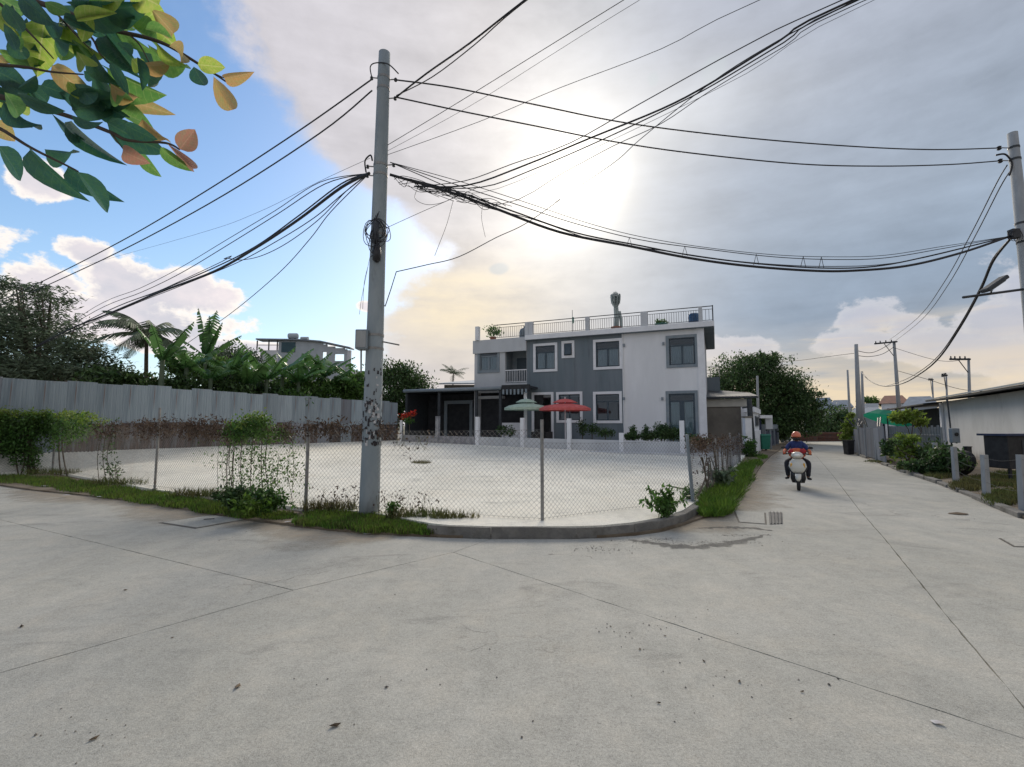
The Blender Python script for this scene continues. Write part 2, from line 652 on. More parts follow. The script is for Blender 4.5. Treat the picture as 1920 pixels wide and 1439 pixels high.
def copy_tree(o, parent=None):
    c = o.copy()
    COL.objects.link(c)
    if parent:
        c.parent = parent
    for ch in list(o.children):
        copy_tree(ch, c)
    return c


def smooth_path(pts, k=6):
    pts = [Vector(p) for p in pts]
    if len(pts) < 3:
        return pts
    out = []
    n = len(pts)
    for i in range(n - 1):
        p0, p1, p2, p3 = pts[max(i - 1, 0)], pts[i], pts[i + 1], pts[min(i + 2, n - 1)]
        for j in range(k):
            t = j / k
            out.append(.5 * ((2 * p1) + (p2 - p0) * t + (2 * p0 - 5 * p1 + 4 * p2 - p3) * t * t + (3 * p1 - p0 - 3 * p2 + p3) * t ** 3))
    out.append(pts[-1])
    return out


def offset_poly(poly, d):
    n = len(poly)
    area = sum(poly[i][0] * poly[(i + 1) % n][1] - poly[(i + 1) % n][0] * poly[i][1] for i in range(n))
    sg = 1 if area > 0 else -1
    out = []
    for i in range(n):
        a, b, c = Vector(poly[i - 1]), Vector(poly[i]), Vector(poly[(i + 1) % n])
        e1, e2 = (b - a).normalized(), (c - b).normalized()
        n1, n2_ = Vector((-e1.y, e1.x)) * sg, Vector((-e2.y, e2.x)) * sg
        m = (n1 + n2_)
        m = m / max(m.length_squared / 2, .3)
        out.append(tuple(b + m * d))
    return out, sg


def slab(name, poly, ztop, thick, mat, parent=None, inset=.006, kind=None, bevel=0.0, chip=False):
    poly = [(p[0], p[1]) for p in poly]
    q, sg = offset_poly(poly, inset)
    if sg < 0:
        q = q[::-1]
    rj = random.Random(int(abs(q[0][0]) * 97) + len(q))
    d2_ = []
    for i in range(len(q)):
        a, b = Vector(q[i]), Vector(q[(i + 1) % len(q)])
        d2_.append(tuple(a))
        L_ = (b - a).length
        if chip and L_ > .4 and L_ < 120:
            m = int(L_ / .14)
            nn = Vector((-(b - a).y, (b - a).x)) / L_
            for k in range(1, m):
                p = a.lerp(b, k / m)
                if p.length < 14:
                    w_ = rj.gauss(0, .0022) + (.012 * rj.random() * sg if rj.random() < .05 else 0)
                    d2_.append(tuple(p + nn * w_))
    q = d2_
    tess = geometry.tessellate_polygon([[Vector((x, y, 0)) for x, y in q]])
    n = len(q)
    vs = [(x, y, ztop) for x, y in q] + [(x, y, ztop - thick) for x, y in q]
    fs = [tuple(t) for t in tess]
    nf = []
    for a, b, c in fs:
        A, B, D = q[a], q[b], q[c]
        cr = (B[0] - A[0]) * (D[1] - A[1]) - (B[1] - A[1]) * (D[0] - A[0])
        nf.append((a, b, c) if cr > 0 else (a, c, b))
    for i in range(n):
        j = (i + 1) % n
        nf.append((i, i + n, j + n, j))
    return MB().add(vs, nf).build(name, mat, parent, kind=kind)


def leaf_cloud(pts, size, aspect=2.0, seed=1, flat=0.0, down=0.0, var=.4):
    """many small folded leaves; returns an MB"""
    rr = random.Random(seed)
    mb = MB()
    V, Fc = mb.v, mb.f
    for p in pts:
        L = size * (1 + rr.uniform(-var, var))
        w = L / aspect / 2
        a = rr.uniform(0, 2 * pi)
        e = rr.uniform(-1, 1) * (1 - flat) * 1.3 - down
        d = Vector((cos(a) * cos(e), sin(a) * cos(e), sin(e)))
        s_ = d.cross(Vector((rr.uniform(-1, 1), rr.uniform(-1, 1), rr.uniform(-1, 1) + 1.2 * flat)))
        if s_.length < 1e-4:
            continue
        s_ = s_.normalized() * w
        o = len(V)
        m = p + d * (L * .45)
        V.extend([tuple(p), tuple(m + s_), tuple(p + d * L), tuple(m - s_)])
        Fc.append((o, o + 1, o + 2, o + 3))
    return mb


def blob_points(clumps, n, seed=1, sub=.35, per=36, shell=.45):
    """points in lumps spread through ellipsoids (centre, (rx, ry, rz))"""
    rr = random.Random(seed)
    vol = [c[1][0] * c[1][1] * c[1][2] for c in clumps]
    vol = [v ** .67 for v in vol]
    tot = sum(vol)
    out = []
    for (c, r), v in zip(clumps, vol):
        m = max(3, int(n * v / tot / per))
        for _ in range(m):
            d = Vector((rr.gauss(0, 1), rr.gauss(0, 1), rr.gauss(0, 1))).normalized()
            q = rr.random() ** shell * rr.uniform(.82, 1.12)
            cc = Vector((c[0] + d.x * r[0] * q, c[1] + d.y * r[1] * q, c[2] + d.z * r[2] * q))
            s_ = sub * min(r) * rr.uniform(.6, 1.3)
            for _ in range(per):
                out.append(cc + Vector((rr.gauss(0, s_), rr.gauss(0, s_), rr.gauss(0, s_ * .7))))
    return out


def px_clumps(depth, lst, ry=None):
    out = []
    for t in lst:
        px, py, rx, rz = t[:4]
        d = depth + (t[4] if len(t) > 4 else 0)
        c = P(px, py, d)
        k = d / F
        out.append((c, (rx * k, (ry or rx * k), rz * k)))
    return out


def tree(name, label, depth, clumps, n, leaf, mat, trunk_px, z0=0.0, aspect=2.2, seed=1, cat='tree', group=None, trunk_r=.18, flat=0.0,
         down=0.0, ry=None, per=36, limbs=True, sub=.35):
    cl = px_clumps(depth, clumps, ry)
    b = P(trunk_px, 780, depth)
    base = Vector((b.x, b.y, z0))
    t = thing(name, label, cat, base, group)
    leaf_cloud(blob_points(cl, n, seed, per=per, sub=sub), leaf, aspect, seed, flat, down).build('crown', mat, t)
    rr = random.Random(seed)
    tm = MB()
    top = sum((c[0] for c in cl), Vector()) / len(cl)
    fork = base.lerp(top, .45)
    fork.x += rr.uniform(-.2, .2)
    tm.tube(smooth_path([base, base.lerp(fork, .5) + Vector((rr.uniform(-.1, .1), 0, 0)), fork], 4), [trunk_r * (1 - .4 * i / 8) for i in range(9)], 8)
    if limbs:
        for c, r in cl:
            mid = fork.lerp(c, .5) + Vector((rr.uniform(-.3, .3), rr.uniform(-.3, .3), rr.uniform(0, .3)))
            tm.tube(smooth_path([fork - Vector((0, 0, .1)), mid, c], 4), [trunk_r * (.55 - .45 * i / 8) for i in range(9)], 6)
            for _ in range(3):
                e = c + Vector((rr.uniform(-1, 1) * r[0], rr.uniform(-1, 1) * r[1], rr.uniform(-.3, .9) * r[2])) * .8
                tm.tube(smooth_path([mid, mid.lerp(e, .5) + Vector((0, 0, .15)), e], 3), [trunk_r * (.22 - .18 * i / 6) for i in range(7)], 5)
    tm.build('trunk', 'bark', t, smooth=True)
    return t


# ------------------------------------------------------------------ ground, road, kerbs
NEAR_X = [(a[0], a[1]) for a in (Vector((-60, -30)), Vector((60, -30)))]
base_ground = MB()
base_ground.add([(-900, -400, -.09), (900, -400, -.09), (900, 1500, -.09), (-900, 1500, -.09)], [(0, 1, 2, 3)])
struct(base_ground.build('ground', 'field'))

kpx = [(0, 912), (60, 921), (130, 928), (200, 936), (260, 944), (330, 955), (430, 972), (530, 986), (620, 997), (700, 1003), (770, 1006), (840, 1009), (920, 1011),
       (1000, 1011), (1080, 1011), (1130, 1009), (1190, 1005), (1240, 998), (1280, 988), (1310, 977), (1345, 966), (1370, 952), (1388, 934), (1402, 914),
       (1416, 894), (1430, 873), (1446, 856), (1468, 841), (1488, 832), (1500, 828)]
KL = [G(*p).xy for p in kpx]
dl = (KL[0] - KL[2]).normalized()
KL = [KL[0] + dl * 40, KL[0] + dl * 15] + KL
rpx = [(1590, 828), (1583, 836), (1600, 850), (1640, 866), (1700, 888), (1760, 908), (1830, 935), (1920, 974), (2080, 1040)]
KR = [G(*p).xy for p in rpx]
dr = (KR[-1] - KR[-2]).normalized()
KR = KR + [KR[-1] + dr * 30]

j1a, j1b, j1n = G(0, 1262).xy, G(550, 1107).xy, G(850, 1036).xy
n1 = KL[14]                              # on the kerb near x 840
d1 = (j1a - j1b).normalized()
J1far = j1a + d1 * 40
j2b = G(1920, 1385).xy
j2mid = G(1400, 1225).xy
d2 = (j2b - j1n).normalized()
nx = geometry.intersect_line_line_2d if hasattr(geometry, 'intersect_line_line_2d') else None


def isect(p, d, q, e):
    cr = d.x * e.y - d.y * e.x
    t = ((q.x - p.x) * e.y - (q.y - p.y) * e.x) / cr
    return p + d * t


j3 = [G(*p).xy for p in ((1512, 829), (1526, 850), (1560, 890), (1610, 955), (1660, 1012), (1785, 1167), (1920, 1327))]
d3 = (j3[-1] - j3[-2]).normalized()
n2p = isect(j1n, d2, j3[-1], d3)
far2 = n2p + d2 * 40
m2p = isect(n2p, d2, KR[-2], dr)
far3 = n2p + d3 * 40
j4b = G(230, 1030).xy
d4 = (j4b - j1b).normalized()
j4far = j4b + d4 * 60
road = MB()
road.prism([(-70, -40), (75, -40), (75, 95), (-70, 95)], -.085, -.03)
road_o = struct(road.build('road', 'joint'))
# lower edge pieces follow the kerbs; slabs end to end with recessed joints
xj = j1n

kerbR = KL[13:]
# where the J4 line leaves: slab between J4 and the kerb, slab between J1 and J4
slab('concrete_slab', [n1, j1n, j1b, j4b, j4far] + KL[:14], 0, .03, 'road', road_o, chip=True)
slab('concrete_slab', [j1b, J1far, j4far, j4b], 0, .03, 'road', road_o, chip=True)
slab('concrete_slab', [j1n, n2p, far3, J1far, j1b], 0, .03, 'road', road_o, chip=True)
# middle strip of the road, split by three cross joints
def cross(pl, pr):
    return pl, pr
seg = [(KL[13:], None)]
mid_l = KL[13:]
c1l, c1r = KL[26], j3[2]                 # cross joint far down the road
slab('concrete_slab', [n1] + KL[15:26] + [j3[2], j3[3], j3[4], j3[5], j3[6], n2p, j1n], 0, .03, 'road', road_o, chip=True)
slab('concrete_slab', KL[25:29] + [j3[1], j3[2]], 0, .03, 'road', road_o, chip=True)
slab('concrete_slab', KL[28:] + [G(1507, 826).xy, j3[0], j3[1]], 0, .03, 'road', road_o, chip=True)
rc = G(1700, 888).xy
slab('concrete_slab', [j3[3], j3[2], j3[1], j3[0]] + KR[:-1] + [m2p, n2p, j3[6], j3[5], j3[4]], 0, .03, 'road', road_o, chip=True)
slab('concrete_slab', [n2p, m2p, KR[-1], far3], 0, .03, 'road', road_o, chip=True)
far_road = [G(1500, 828).xy, G(1490, 823).xy, G(1600, 823).xy, G(1590, 828).xy]
slab('concrete_slab', [KL[-1] + Vector((-3, 0)), KL[-1] + Vector((-3, 7)), KR[0] + Vector((6, 6)), KR[0] + Vector((3, .2))], 0, .03, 'road', road_o, chip=True)

# verges: raised earth behind the kerb lines
lk_poly = KL[:]
verge_l = [tuple(p) for p in KL] + [(KL[-1].x - 2, KL[-1].y + 3), (-60, 60), (-90, 20)]
slab('verge', verge_l, .035, .12, 'dirt', None, inset=.03)['kind'] = 'structure'
verge_r = [tuple(p) for p in KR] + [(80, -10), (95, 60), (KR[0].x + 4, KR[0].y + 2)]
slab('verge', verge_r, .05, .14, 'dirt', None, inset=.0)['kind'] = 'structure'

# the pale concrete yard, rising gently to the back left
fence_px = [(-45, 891), (98, 884), (290, 918), (573, 953), (692, 960), (1017, 982), (1300, 945), (1344, 908), (1371, 882), (1388, 866)]
FB = [G(px, py, .10) for px, py in fence_px]
BK = [(-17.07, 16.0, .72), (-13.5, 23.2, .68), (-8.1, 34.0, .62)]
WL = P(750, 820, 32.0)
WR = P(1290, 845, 24.5)
WL2, WR2 = Vector((WL.x, WL.y, .62)), Vector((WR.x, WR.y, .15))
LE = P(1398, 845, 25.5)
front_px = [(810, 981), (840, 984), (920, 986.5), (1000, 986.5), (1080, 986.5), (1130, 984.5), (1190, 978.5), (1240, 969.5), (1280, 956.5), (1300, 943.5)]
frontl = [G(px, py, .155) for px, py in front_px]
yard = [(p.x, p.y, .10) for p in FB[:6:-1]] + [(p.x, p.y, .15) for p in frontl[::-1]] + [(p.x, p.y, .10) for p in FB[4::-1]] + BK + [tuple(WL2), tuple(WL2.lerp(WR2, .5)), tuple(WR2), (LE.x, LE.y, .12)]
ctrl = yard + [(-5.5, 14, .16), (-1.5, 18, .24), (3, 18, .16), (-9, 20, .42), (-12, 16, .40), (-5, 26, .48), (5, 14, .12)]


def yard_z(x, y):
    s = w = 0
    for a, b, c in ctrl:
        d = 1 / (((x - a) ** 2 + (y - b) ** 2) ** 1.5 + .05)
        s += d * c
        w += d
    return s / w


bp = [Vector((p[0], p[1])) for p in yard]
# densify boundary
dense = []
for i, p in enumerate(bp):
    q = bp[(i + 1) % len(bp)]
    m = max(1, int((q - p).length / 1.5))
    for k in range(m):
        dense.append((p.lerp(q, k / m), yard[i][2] * (1 - k / m) + yard[(i + 1) % len(bp)][2] * k / m))
vv = [d[0] for d in dense]
zz = [d[1] for d in dense]
ne = len(vv)
edges = [(i, (i + 1) % ne) for i in range(ne)]


def inside(p, poly):
    c = False
    for i in range(len(poly)):
        a, b = poly[i], poly[i - 1]
        if (a.y > p.y) != (b.y > p.y) and p.x < (b.x - a.x) * (p.y - a.y) / (b.y - a.y) + a.x:
            c = not c
    return c


yy = 8.5
while yy < 34:
    xx = -26.0
    while xx < 18:
        q = Vector((xx, yy))
        if inside(q, bp) and min((q - d).length for d in vv[:ne]) > .7:
            vv.append(q)
            zz.append(yard_z(xx, yy))
        xx += 1.5
    yy += 1.5
res = geometry.delaunay_2d_cdt(vv, edges, [], 1, 1e-4)
ymb = MB()
ymb.add([(a.x, a.y, (zz[res[3][i][0]] if res[3][i] else .1)) for i, a in enumerate(res[0])], [tuple(f) for f in res[2]])
# skirt so that it is a slab and not a sheet
bb = len(ymb.v)
ymb.add([(p.x, p.y, z_) for p, z_ in zip(vv[:ne], zz[:ne])] + [(p.x, p.y, -.05) for p in vv[:ne]],
        [(i, (i + 1) % ne, (i + 1) % ne + ne, i + ne) for i in range(ne)])
yo = ymb.build('yard_pavement', 'lot', smooth=True)
struct(yo)

# kerb beam under the bare stretch of the fence, in cast lengths
kerb = bpy.data.objects.new('kerb', None)
COL.objects.link(kerb)
kerb['kind'] = 'structure'
kc = [G(px, py).xy for px, py in ((800, 1005), (840, 1007), (920, 1009), (1000, 1010), (1080, 1010), (1130, 1008), (1190, 1003), (1240, 995), (1285, 982), (1312, 966))]
kin = [G(px, py, .17).xy for px, py in ((810, 984), (840, 986), (920, 988), (1000, 988), (1080, 988), (1130, 986), (1190, 980), (1240, 971), (1280, 958), (1300, 945))]
for a, b in ((0, 2), (2, 4), (4, 6), (6, 8), (8, 9)):
    sub = kc[a:b + 1] + kin[a:b + 1][::-1]
    mb = MB()
    n_ = b - a + 1
    rr = random.Random(a)
    vs = []
    for k in range(a, b + 1):
        o, i_ = kc[k], kin[k]
        if k == a:
            o, i_ = o.lerp(kc[k + 1], .012), i_.lerp(kin[k + 1], .012)
        h = .155 + rr.uniform(-.008, .008)
        vs += [(o.x, o.y, -.02), (o.x, o.y, h - .02), (o.lerp(i_, .08).x, o.lerp(i_, .08).y, h), (i_.x, i_.y, h), (i_.x, i_.y, -.02)]
    fs = []
    for k in range(n_ - 1):
        for j in range(5):
            fs.append((k * 5 + j, k * 5 + (j + 1) % 5, (k + 1) * 5 + (j + 1) % 5, (k + 1) * 5 + j))
    fs += [(0, 1, 2, 3, 4), tuple((n_ - 1) * 5 + j for j in (4, 3, 2, 1, 0))]
    mb.add(vs, fs).build('kerb_stone', 'kerb', kerb)

# broken kerb along the right edge
rk = bpy.data.objects.new('kerb', None)
COL.objects.link(rk)
rk['kind'] = 'structure'
rr = random.Random(3)
pts = [KR[i] for i in range(1, len(KR) - 1)]
cum = 0
for a, b in zip(pts[:-1], pts[1:]):
    L = (b - a).length
    m = max(1, int(L / 1.0))
    for k in range(m):
        p, q = a.lerp(b, k / m), a.lerp(b, (k + .94) / m)
        mid = (p + q) / 2
        if mid.y < 4 or rr.random() < .12:
            continue
        ang = atan2(q.y - p.y, q.x - p.x)
        MB().box((mid.x + rr.uniform(0, .06), mid.y, .03 + rr.uniform(-.02, .02)), ((q - p).length, .16, .12), ang + rr.uniform(-.04, .04)).build('kerb_stone', 'kerb', rk, bevel=.015)

# manhole covers and drain grate
def plate(name, label, px4, mat, cat, frame_mat='joint', z=.004, inset=.03):
    q = [G(*p).xy for p in px4]
    c = sum(q, Vector((0, 0))) / 4
    t = thing(name, label, cat, (c.x, c.y, 0))
    slab('frame', q, z, .004, frame_mat, None, 0).parent = t
    f = t.children[0] if t.children else None
    for o in COL.objects:
        if o.parent == t:
            o.location = -t.location
    s_ = slab('lid', q, z + .006, .006, mat, None, inset)
    s_.parent = t
    s_.location = -t.location
    return t


mh = plate('manhole_cover', 'square concrete inspection cover flush in the road beside the grass strip', [(296, 981), (366, 992), (468, 974), (400, 966)], 'road', 'manhole cover', inset=.05)
hq = G(392, 975).xy
MB().box((hq.x, hq.y, .014), (.16, .03, .012), .3).build('handle', 'black', mh)
mh2 = plate('manhole_cover', 'square inspection cover cut off by the right edge of the photo', [(1872, 1010), (1900, 1026), (1990, 1030), (1960, 1008)], 'road', 'manhole cover')
gq = [G(*p).xy for p in ((1441, 961), (1443, 984), (1468, 983), (1467, 962))]
gc = sum(gq, Vector((0, 0))) / 4
gr = thing('drain_grate', 'small square steel drain grate in the road by the corner grass', 'drain grate', (gc.x, gc.y, 0))
o_ = slab('frame', gq, .005, .005, 'black', None, 0)
o_.parent = gr
o_.location = -gr.location
for k in range(4):
    a, b = gq[0].lerp(gq[3], (k + .5) / 4), gq[1].lerp(gq[2], (k + .5) / 4)
    MB().tube([(a.x, a.y, .012), (b.x, b.y, .012)], .012, 5).build('bar', 'kerb', gr)
# channel plate running from the grass to the grate
cq = [G(*p).xy for p in ((1375, 958), (1382, 978), (1438, 984), (1438, 962))]
mh3 = plate('drain_cover', 'pinkish concrete drain cover between the corner grass and the small grate', [(1375, 958), (1384, 980), (1438, 984), (1436, 962)], 'road', 'drain cover', inset=.03)


# ------------------------------------------------------------------ the house
HZ = 7.8
hA, hB = Z(1318, 605, HZ), Z(990, 630.5, HZ)
hu = (hA - hB)
hu.z = 0
hu.normalize()                           # along the front, left to right
hn = Vector((-hu.y, hu.x, 0))            # into the house
H0 = Vector((hA.x, hA.y, 0))             # right front corner on the ground


def fac(px, py, off=0.0):
    """photo pixel -> (s, z) on the front plane moved off metres into the house; s = 0 at the right corner, negative to the left"""
    A = H0 + hn * off
    q = PL(px, py, A, A + hu)
    return (q - A).dot(hu), q.z


HM = Matrix(((hu.x, hn.x, 0, H0.x), (hu.y, hn.y, 0, H0.y), (0, 0, 1, 0), (0, 0, 0, 1)))   # local x along front, y inwards
SL = fac(889.5, 700)[0]
SW = fac(1167, 700)[0]                   # where dark grey meets white
SG = fac(988, 700)[0]                    # where pale left bay meets dark grey
house = thing('house', 'two storey flat roofed house, half white and half dark grey, with rooftop railing', 'house', H0)
DEP = 9.0


def wallf(mat, s0, s1, z0, z1, holes, y=0.0, rev=.22, name='wall'):
    """front wall sheet with openings and their reveals"""
    mb = MB(HM)
    xs = sorted(set([s0, s1] + [h[i] for h in holes for i in (0, 1)]))
    zs = sorted(set([z0, z1] + [h[i] for h in holes for i in (2, 3)]))
    for i in range(len(xs) - 1):
        for j in range(len(zs) - 1):
            cx, cz = (xs[i] + xs[i + 1]) / 2, (zs[j] + zs[j + 1]) / 2
            if any(h[0] < cx < h[1] and h[2] < cz < h[3] for h in holes):
                continue
            mb.add([(xs[i], y, zs[j]), (xs[i + 1], y, zs[j]), (xs[i + 1], y, zs[j + 1]), (xs[i], y, zs[j + 1])], [(0, 1, 2, 3)])
    for a, b, c, d in holes:
        mb.add([(a, y, c), (b, y, c), (b, y, d), (a, y, d), (a, y + rev, c), (b, y + rev, c), (b, y + rev, d), (a, y + rev, d)],
               [(0, 4, 5, 1), (1, 5, 6, 2), (2, 6, 7, 3), (3, 7, 4, 0)])
    return mb.build(name, mat, house)


def rect(px0, py0, px1, py1):
    """mean rectangle on the front from its photo corners; py for left and right edge averaged"""
    a = fac(px0, py0)
    b = fac(px1, py1)
    return a, b


def window(s0, s1, z0, z1, sur, mats, mull=1, transom=.28, curtain=True, sill=False, open_sash=False, dark_frame='frame'):
    """surround band proud of the wall, frame, panes, mullions, curtains"""
    t = .17
    w = MB(HM)
    y0, y1 = -.05, .02
    w.b2((s0, y0, z1 - t), (s1, y1, z1)).b2((s0, y0, z0), (s1, y1, z0 + t))
    w.b2((s0, y0 + .001, z0 + t), (s0 + t, y1, z1 - t)).b2((s1 - t, y0 + .001, z0 + t), (s1, y1, z1 - t))
    wo = w.build('window', sur, house)
    a, b, c, d = s0 + t, s1 - t, z0 + t, z1 - t
    f = MB(HM)
    e = .07
    ys = (.06, .12)
    f.b2((a, ys[0], c), (a + e, ys[1], d)).b2((b - e, ys[0], c), (b, ys[1], d)).b2((a + e, ys[0], d - e), (b - e, ys[1], d)).b2((a + e, ys[0], c), (b - e, ys[1], c + e))
    zt = d - (d - c) * transom
    if transom:
        f.b2((a + e, ys[0], zt - e / 2), (b - e, ys[1], zt + e / 2))
    f.build('frame', dark_frame, wo)
    ztop = zt - e / 2 if transom else d - e
    cells = []
    nn = mull + 1
    for i in range(nn):
        x0 = a + e + (b - a - 2 * e) * i / nn
        x1 = a + e + (b - a - 2 * e) * (i + 1) / nn
        if i:
            MB(HM).b2((x0 - .05, ys[0] - .005, c + e), (x0 + .05, ys[1] - .005, ztop)).build('mullion', dark_frame, wo)
        cells.append((x0, x1))
    for i, (x0, x1) in enumerate(cells):
        MB(HM).b2((x0 + .04, .085, c + e), (x1 - .04, .093, ztop)).build('pane', 'glass', wo)
        if curtain:
            cm = MB(HM)
            nv = 14
            vs = []
            xa, xb = x0 + .02, x1 - .02
            for k in range(nv + 1):
                xx_ = xa + (xb - xa) * k / nv
                yy_ = .15 + .02 * sin(k * 2.2)
                vs += [(xx_, yy_, c + e), (xx_, yy_, ztop)]
            cm.add(vs, [(2 * k, 2 * k + 2, 2 * k + 3, 2 * k + 1) for k in range(nv)])
            cm.build('curtain', 'curtain', wo)
    if transom:
        MB(HM).b2((a + e, .085, zt + e / 2), (b - e, .093, d - e)).build('pane', 'glass', wo)
    return wo


def W4(xl, xr, yt_l, yb_l, yt_r, yb_r):
    """average the heights read at the left and right edges"""
    s0, zt0 = fac(xl, yt_l)
    zb0 = fac(xl, yb_l)[1]
    s1, zt1 = fac(xr, yt_r)
    zb1 = fac(xr, yb_r)[1]
    return s0, s1, (zb0 + zb1) / 2, (zt0 + zt1) / 2


wins = {
    'u1': W4(1000, 1045, 645, 698, 643, 697),
    'u2': W4(1053, 1077, 640, 672, 639, 671.5),
    'u3': W4(1112, 1166, 638, 694, 634, 692),
    'u4': W4(1248, 1308, 630, 690, 627, 689),
    'g2': W4(1043, 1092, 735, 793, 735, 793),
    'g3': W4(1112, 1166, 735, 794, 734, 794),
    'l1': W4(896, 937, 654, 700, 653, 699),
}
g1 = W4(997, 1038, 736, 830, 736, 830)
door = W4(1248, 1308, 734, 835, 732, 835)
bal = W4(947, 988, 653, 718, 652, 718)
g1 = (g1[0], g1[1], .3, g1[3])
door = (door[0], door[1], .3, door[3])
hole = lambda w, t=.17: (w[0] + t, w[1] - t, w[2] + t, w[3] - t)
ZB = .0
zc0 = HZ - .32                            # underside of the cornice slab
wallf('white', SW, 0, ZB, zc0, [hole(wins['u4']), hole(door)])
wallf('grey', SG, SW, ZB, zc0, [hole(wins[k]) for k in ('u1', 'u2', 'u3', 'g2', 'g3')] + [hole(g1)])
# the pale left bay stands with a recessed balcony
VZ_ = fac(800, 733, -1.6)[1]
wallf('pale', SL, SG, ZB, zc0, [hole(wins['l1'], .12), (bal[0], bal[1] - .02, bal[2], bal[3]), (SL + .15, SG - .15, .35, VZ_ - .15)], rev=.23)
sx0, sz0 = fac(939, 812)
sx1, sz1 = fac(984, 793)
MB(HM).b2((sx0, -.06, .3), (sx1, .06, sz1)).build('sill_wall', 'trim', house)
z1_ = 3.9
mb = MB(HM)
mb.b2((bal[0] - .1, 1.4, bal[2] - .1), (bal[1] + .1, 1.5, bal[3] + .1)).b2((bal[0] - .1, .24, bal[2] - .1), (bal[1] + .1, 1.4, bal[2] - .02))
mb.b2((bal[0] - .12, .24, bal[2] - .02), (bal[0] - .02, 1.4, bal[3] + .1)).b2((bal[1] - .0, .24, bal[2] - .02), (bal[1] + .1, 1.4, bal[3] + .1))
mb.build('balcony_recess', 'surround', house)  # darker grey puts the shade of the recess into its walls
bd = MB(HM).b2((bal[0] + .35, 1.34, bal[2]), (bal[1] - .55, 1.39, bal[2] + 1.9)).build('balcony_door', 'frame', house)
br = MB(HM)
br.b2((bal[0], .04, bal[2] + .86), (bal[1] - .04, .10, bal[2] + .92)).b2((bal[0], .04, bal[2] + .05), (bal[1] - .04, .10, bal[2] + .09))
for k in range(13):
    x_ = bal[0] + .04 + (bal[1] - bal[0] - .12) * k / 12
    br.b2((x_ - .012, .058, bal[2] + .09), (x_ + .012, .082, bal[2] + .86))
br.build('balcony_railing', 'trim', house)
# body behind the front: side, back and roof deck, separated from the sheets by their own planes
mb = MB(HM)
mb.b2((-.2, .24, 0), (0, DEP, zc0)).b2((SL, .24, 0), (SL + .2, DEP, zc0)).b2((SL + .2, DEP - .2, 0), (-.2, DEP, zc0))
mb.b2((SL + .2, .24, 3.55), (bal[0] - .3, DEP - .2, 3.75)).b2((bal[1] + .3, .24, 3.55), (-.2, DEP - .2, 3.75)).b2((bal[0] - .3, 1.6, 3.55), (bal[1] + .3, DEP - .2, 3.75))
mb.b2((SL + .2, 4.5, 0), (-.2, 4.6, 3.55)).b2((SL + .2, 4.5, 3.75), (-.2, 4.6, zc0))
mb.b2((SG - .05, .24, 0), (SG + .1, 4.5, 3.55))
mb.b2((SW - .05, .24, 0), (SW + .1, 4.5, 3.55)).b2((SW - .05, .24, 3.75), (SW + .1, 4.5, zc0))
mb.build('inner_wall', 'pale', house)
# pilaster at the right end of the white front
MB(HM).b2((-.36, -.06, 0), (.04, .0, zc0)).build('corner_pilaster', 'trim', house)
for k, w in wins.items():
    if k == 'l1':
        window(*w, 'surround', None, dark_frame='surround')
    elif k == 'u4':
        window(*w, 'surround', None)
    elif k == 'u2':
        window(*w, 'trim', None, mull=0, transom=0, curtain=False)
        sa = MB(HM)
        c0 = ((w[0] + w[1]) / 2, -.10, (w[2] + w[3]) / 2)
        R3 = Matrix.Rotation(-.22, 3, 'X')
        sa.box(c0, (w[1] - w[0] - .42, .04, w[3] - w[2] - .42), R=R3)
        sa.build('open_sash', 'frame', house)
    elif k in ('g2',):
        window(*w, 'trim', None, mull=1, curtain=False, transom=0)
    else:
        window(*w, 'trim', None, mull=1, curtain=(k in ('u3', 'u1')))
# ground floor opening behind the umbrellas
t_ = .17
w = MB(HM)
w.b2((g1[0], -.05, g1[3] - t_), (g1[1], .02, g1[3])).b2((g1[0], -.049, .25), (g1[0] + t_, .02, g1[3] - t_)).b2((g1[1] - t_, -.049, .25), (g1[1], .02, g1[3] - t_))
wo = w.build('door', 'trim', house)
MB(HM).b2((g1[0] + t_, .1, .3), ((g1[0] + g1[1]) / 2, .14, g1[3] - t_)).build('door_leaf', 'black', wo)
# tall glazed door
MT['bright_curtain'] = M('pale_curtain', (.82, .88, .86), (.74, .80, .78), 14, .9, stretch=(6, 6, .3), trans=.3)
w = MB(HM)
w.b2((door[0], -.05, door[3] - t_), (door[1], .02, door[3])).b2((door[0], -.049, .25), (door[0] + t_, .02, door[3] - t_)).b2((door[1] - t_, -.049, .25), (door[1], .02, door[3] - t_))
wo = w.build('door', 'surround', house)
a, b, c, d = door[0] + t_, door[1] - t_, .3, door[3] - t_
f = MB(HM)
f.b2((a, .05, c), (a + .1, .12, d)).b2((b - .1, .05, c), (b, .12, d)).b2((a + .1, .05, d - .1), (b - .1, .12, d)).b2((a + .1, .05, d - .5), (b - .1, .12, d - .42))
m_ = (a + b) / 2
f.b2((m_ - .13, .05, c), (m_ + .13, .12, d - .5))
f.build('frame', 'frame', wo)
for x0, x1 in ((a + .1, m_ - .13), (m_ + .13, b - .1)):
    MB(HM).b2((x0, .08, c), (x1, .09, d - .5)).build('pane', 'glass', wo)
    vs = []
    for k in range(17):
        vs += [(x0 + (x1 - x0) * k / 16, .125 + .02 * sin(k * 2.0), c), (x0 + (x1 - x0) * k / 16, .125 + .02 * sin(k * 2.0), d - .5)]
    MB(HM).add(vs, [(2 * k, 2 * k + 2, 2 * k + 3, 2 * k + 1) for k in range(16)]).build('curtain', 'bright_curtain', wo)
MB(HM).b2((a + .1, .08, d - .42), (b - .1, .09, d - .1)).build('pane', 'glass', wo)
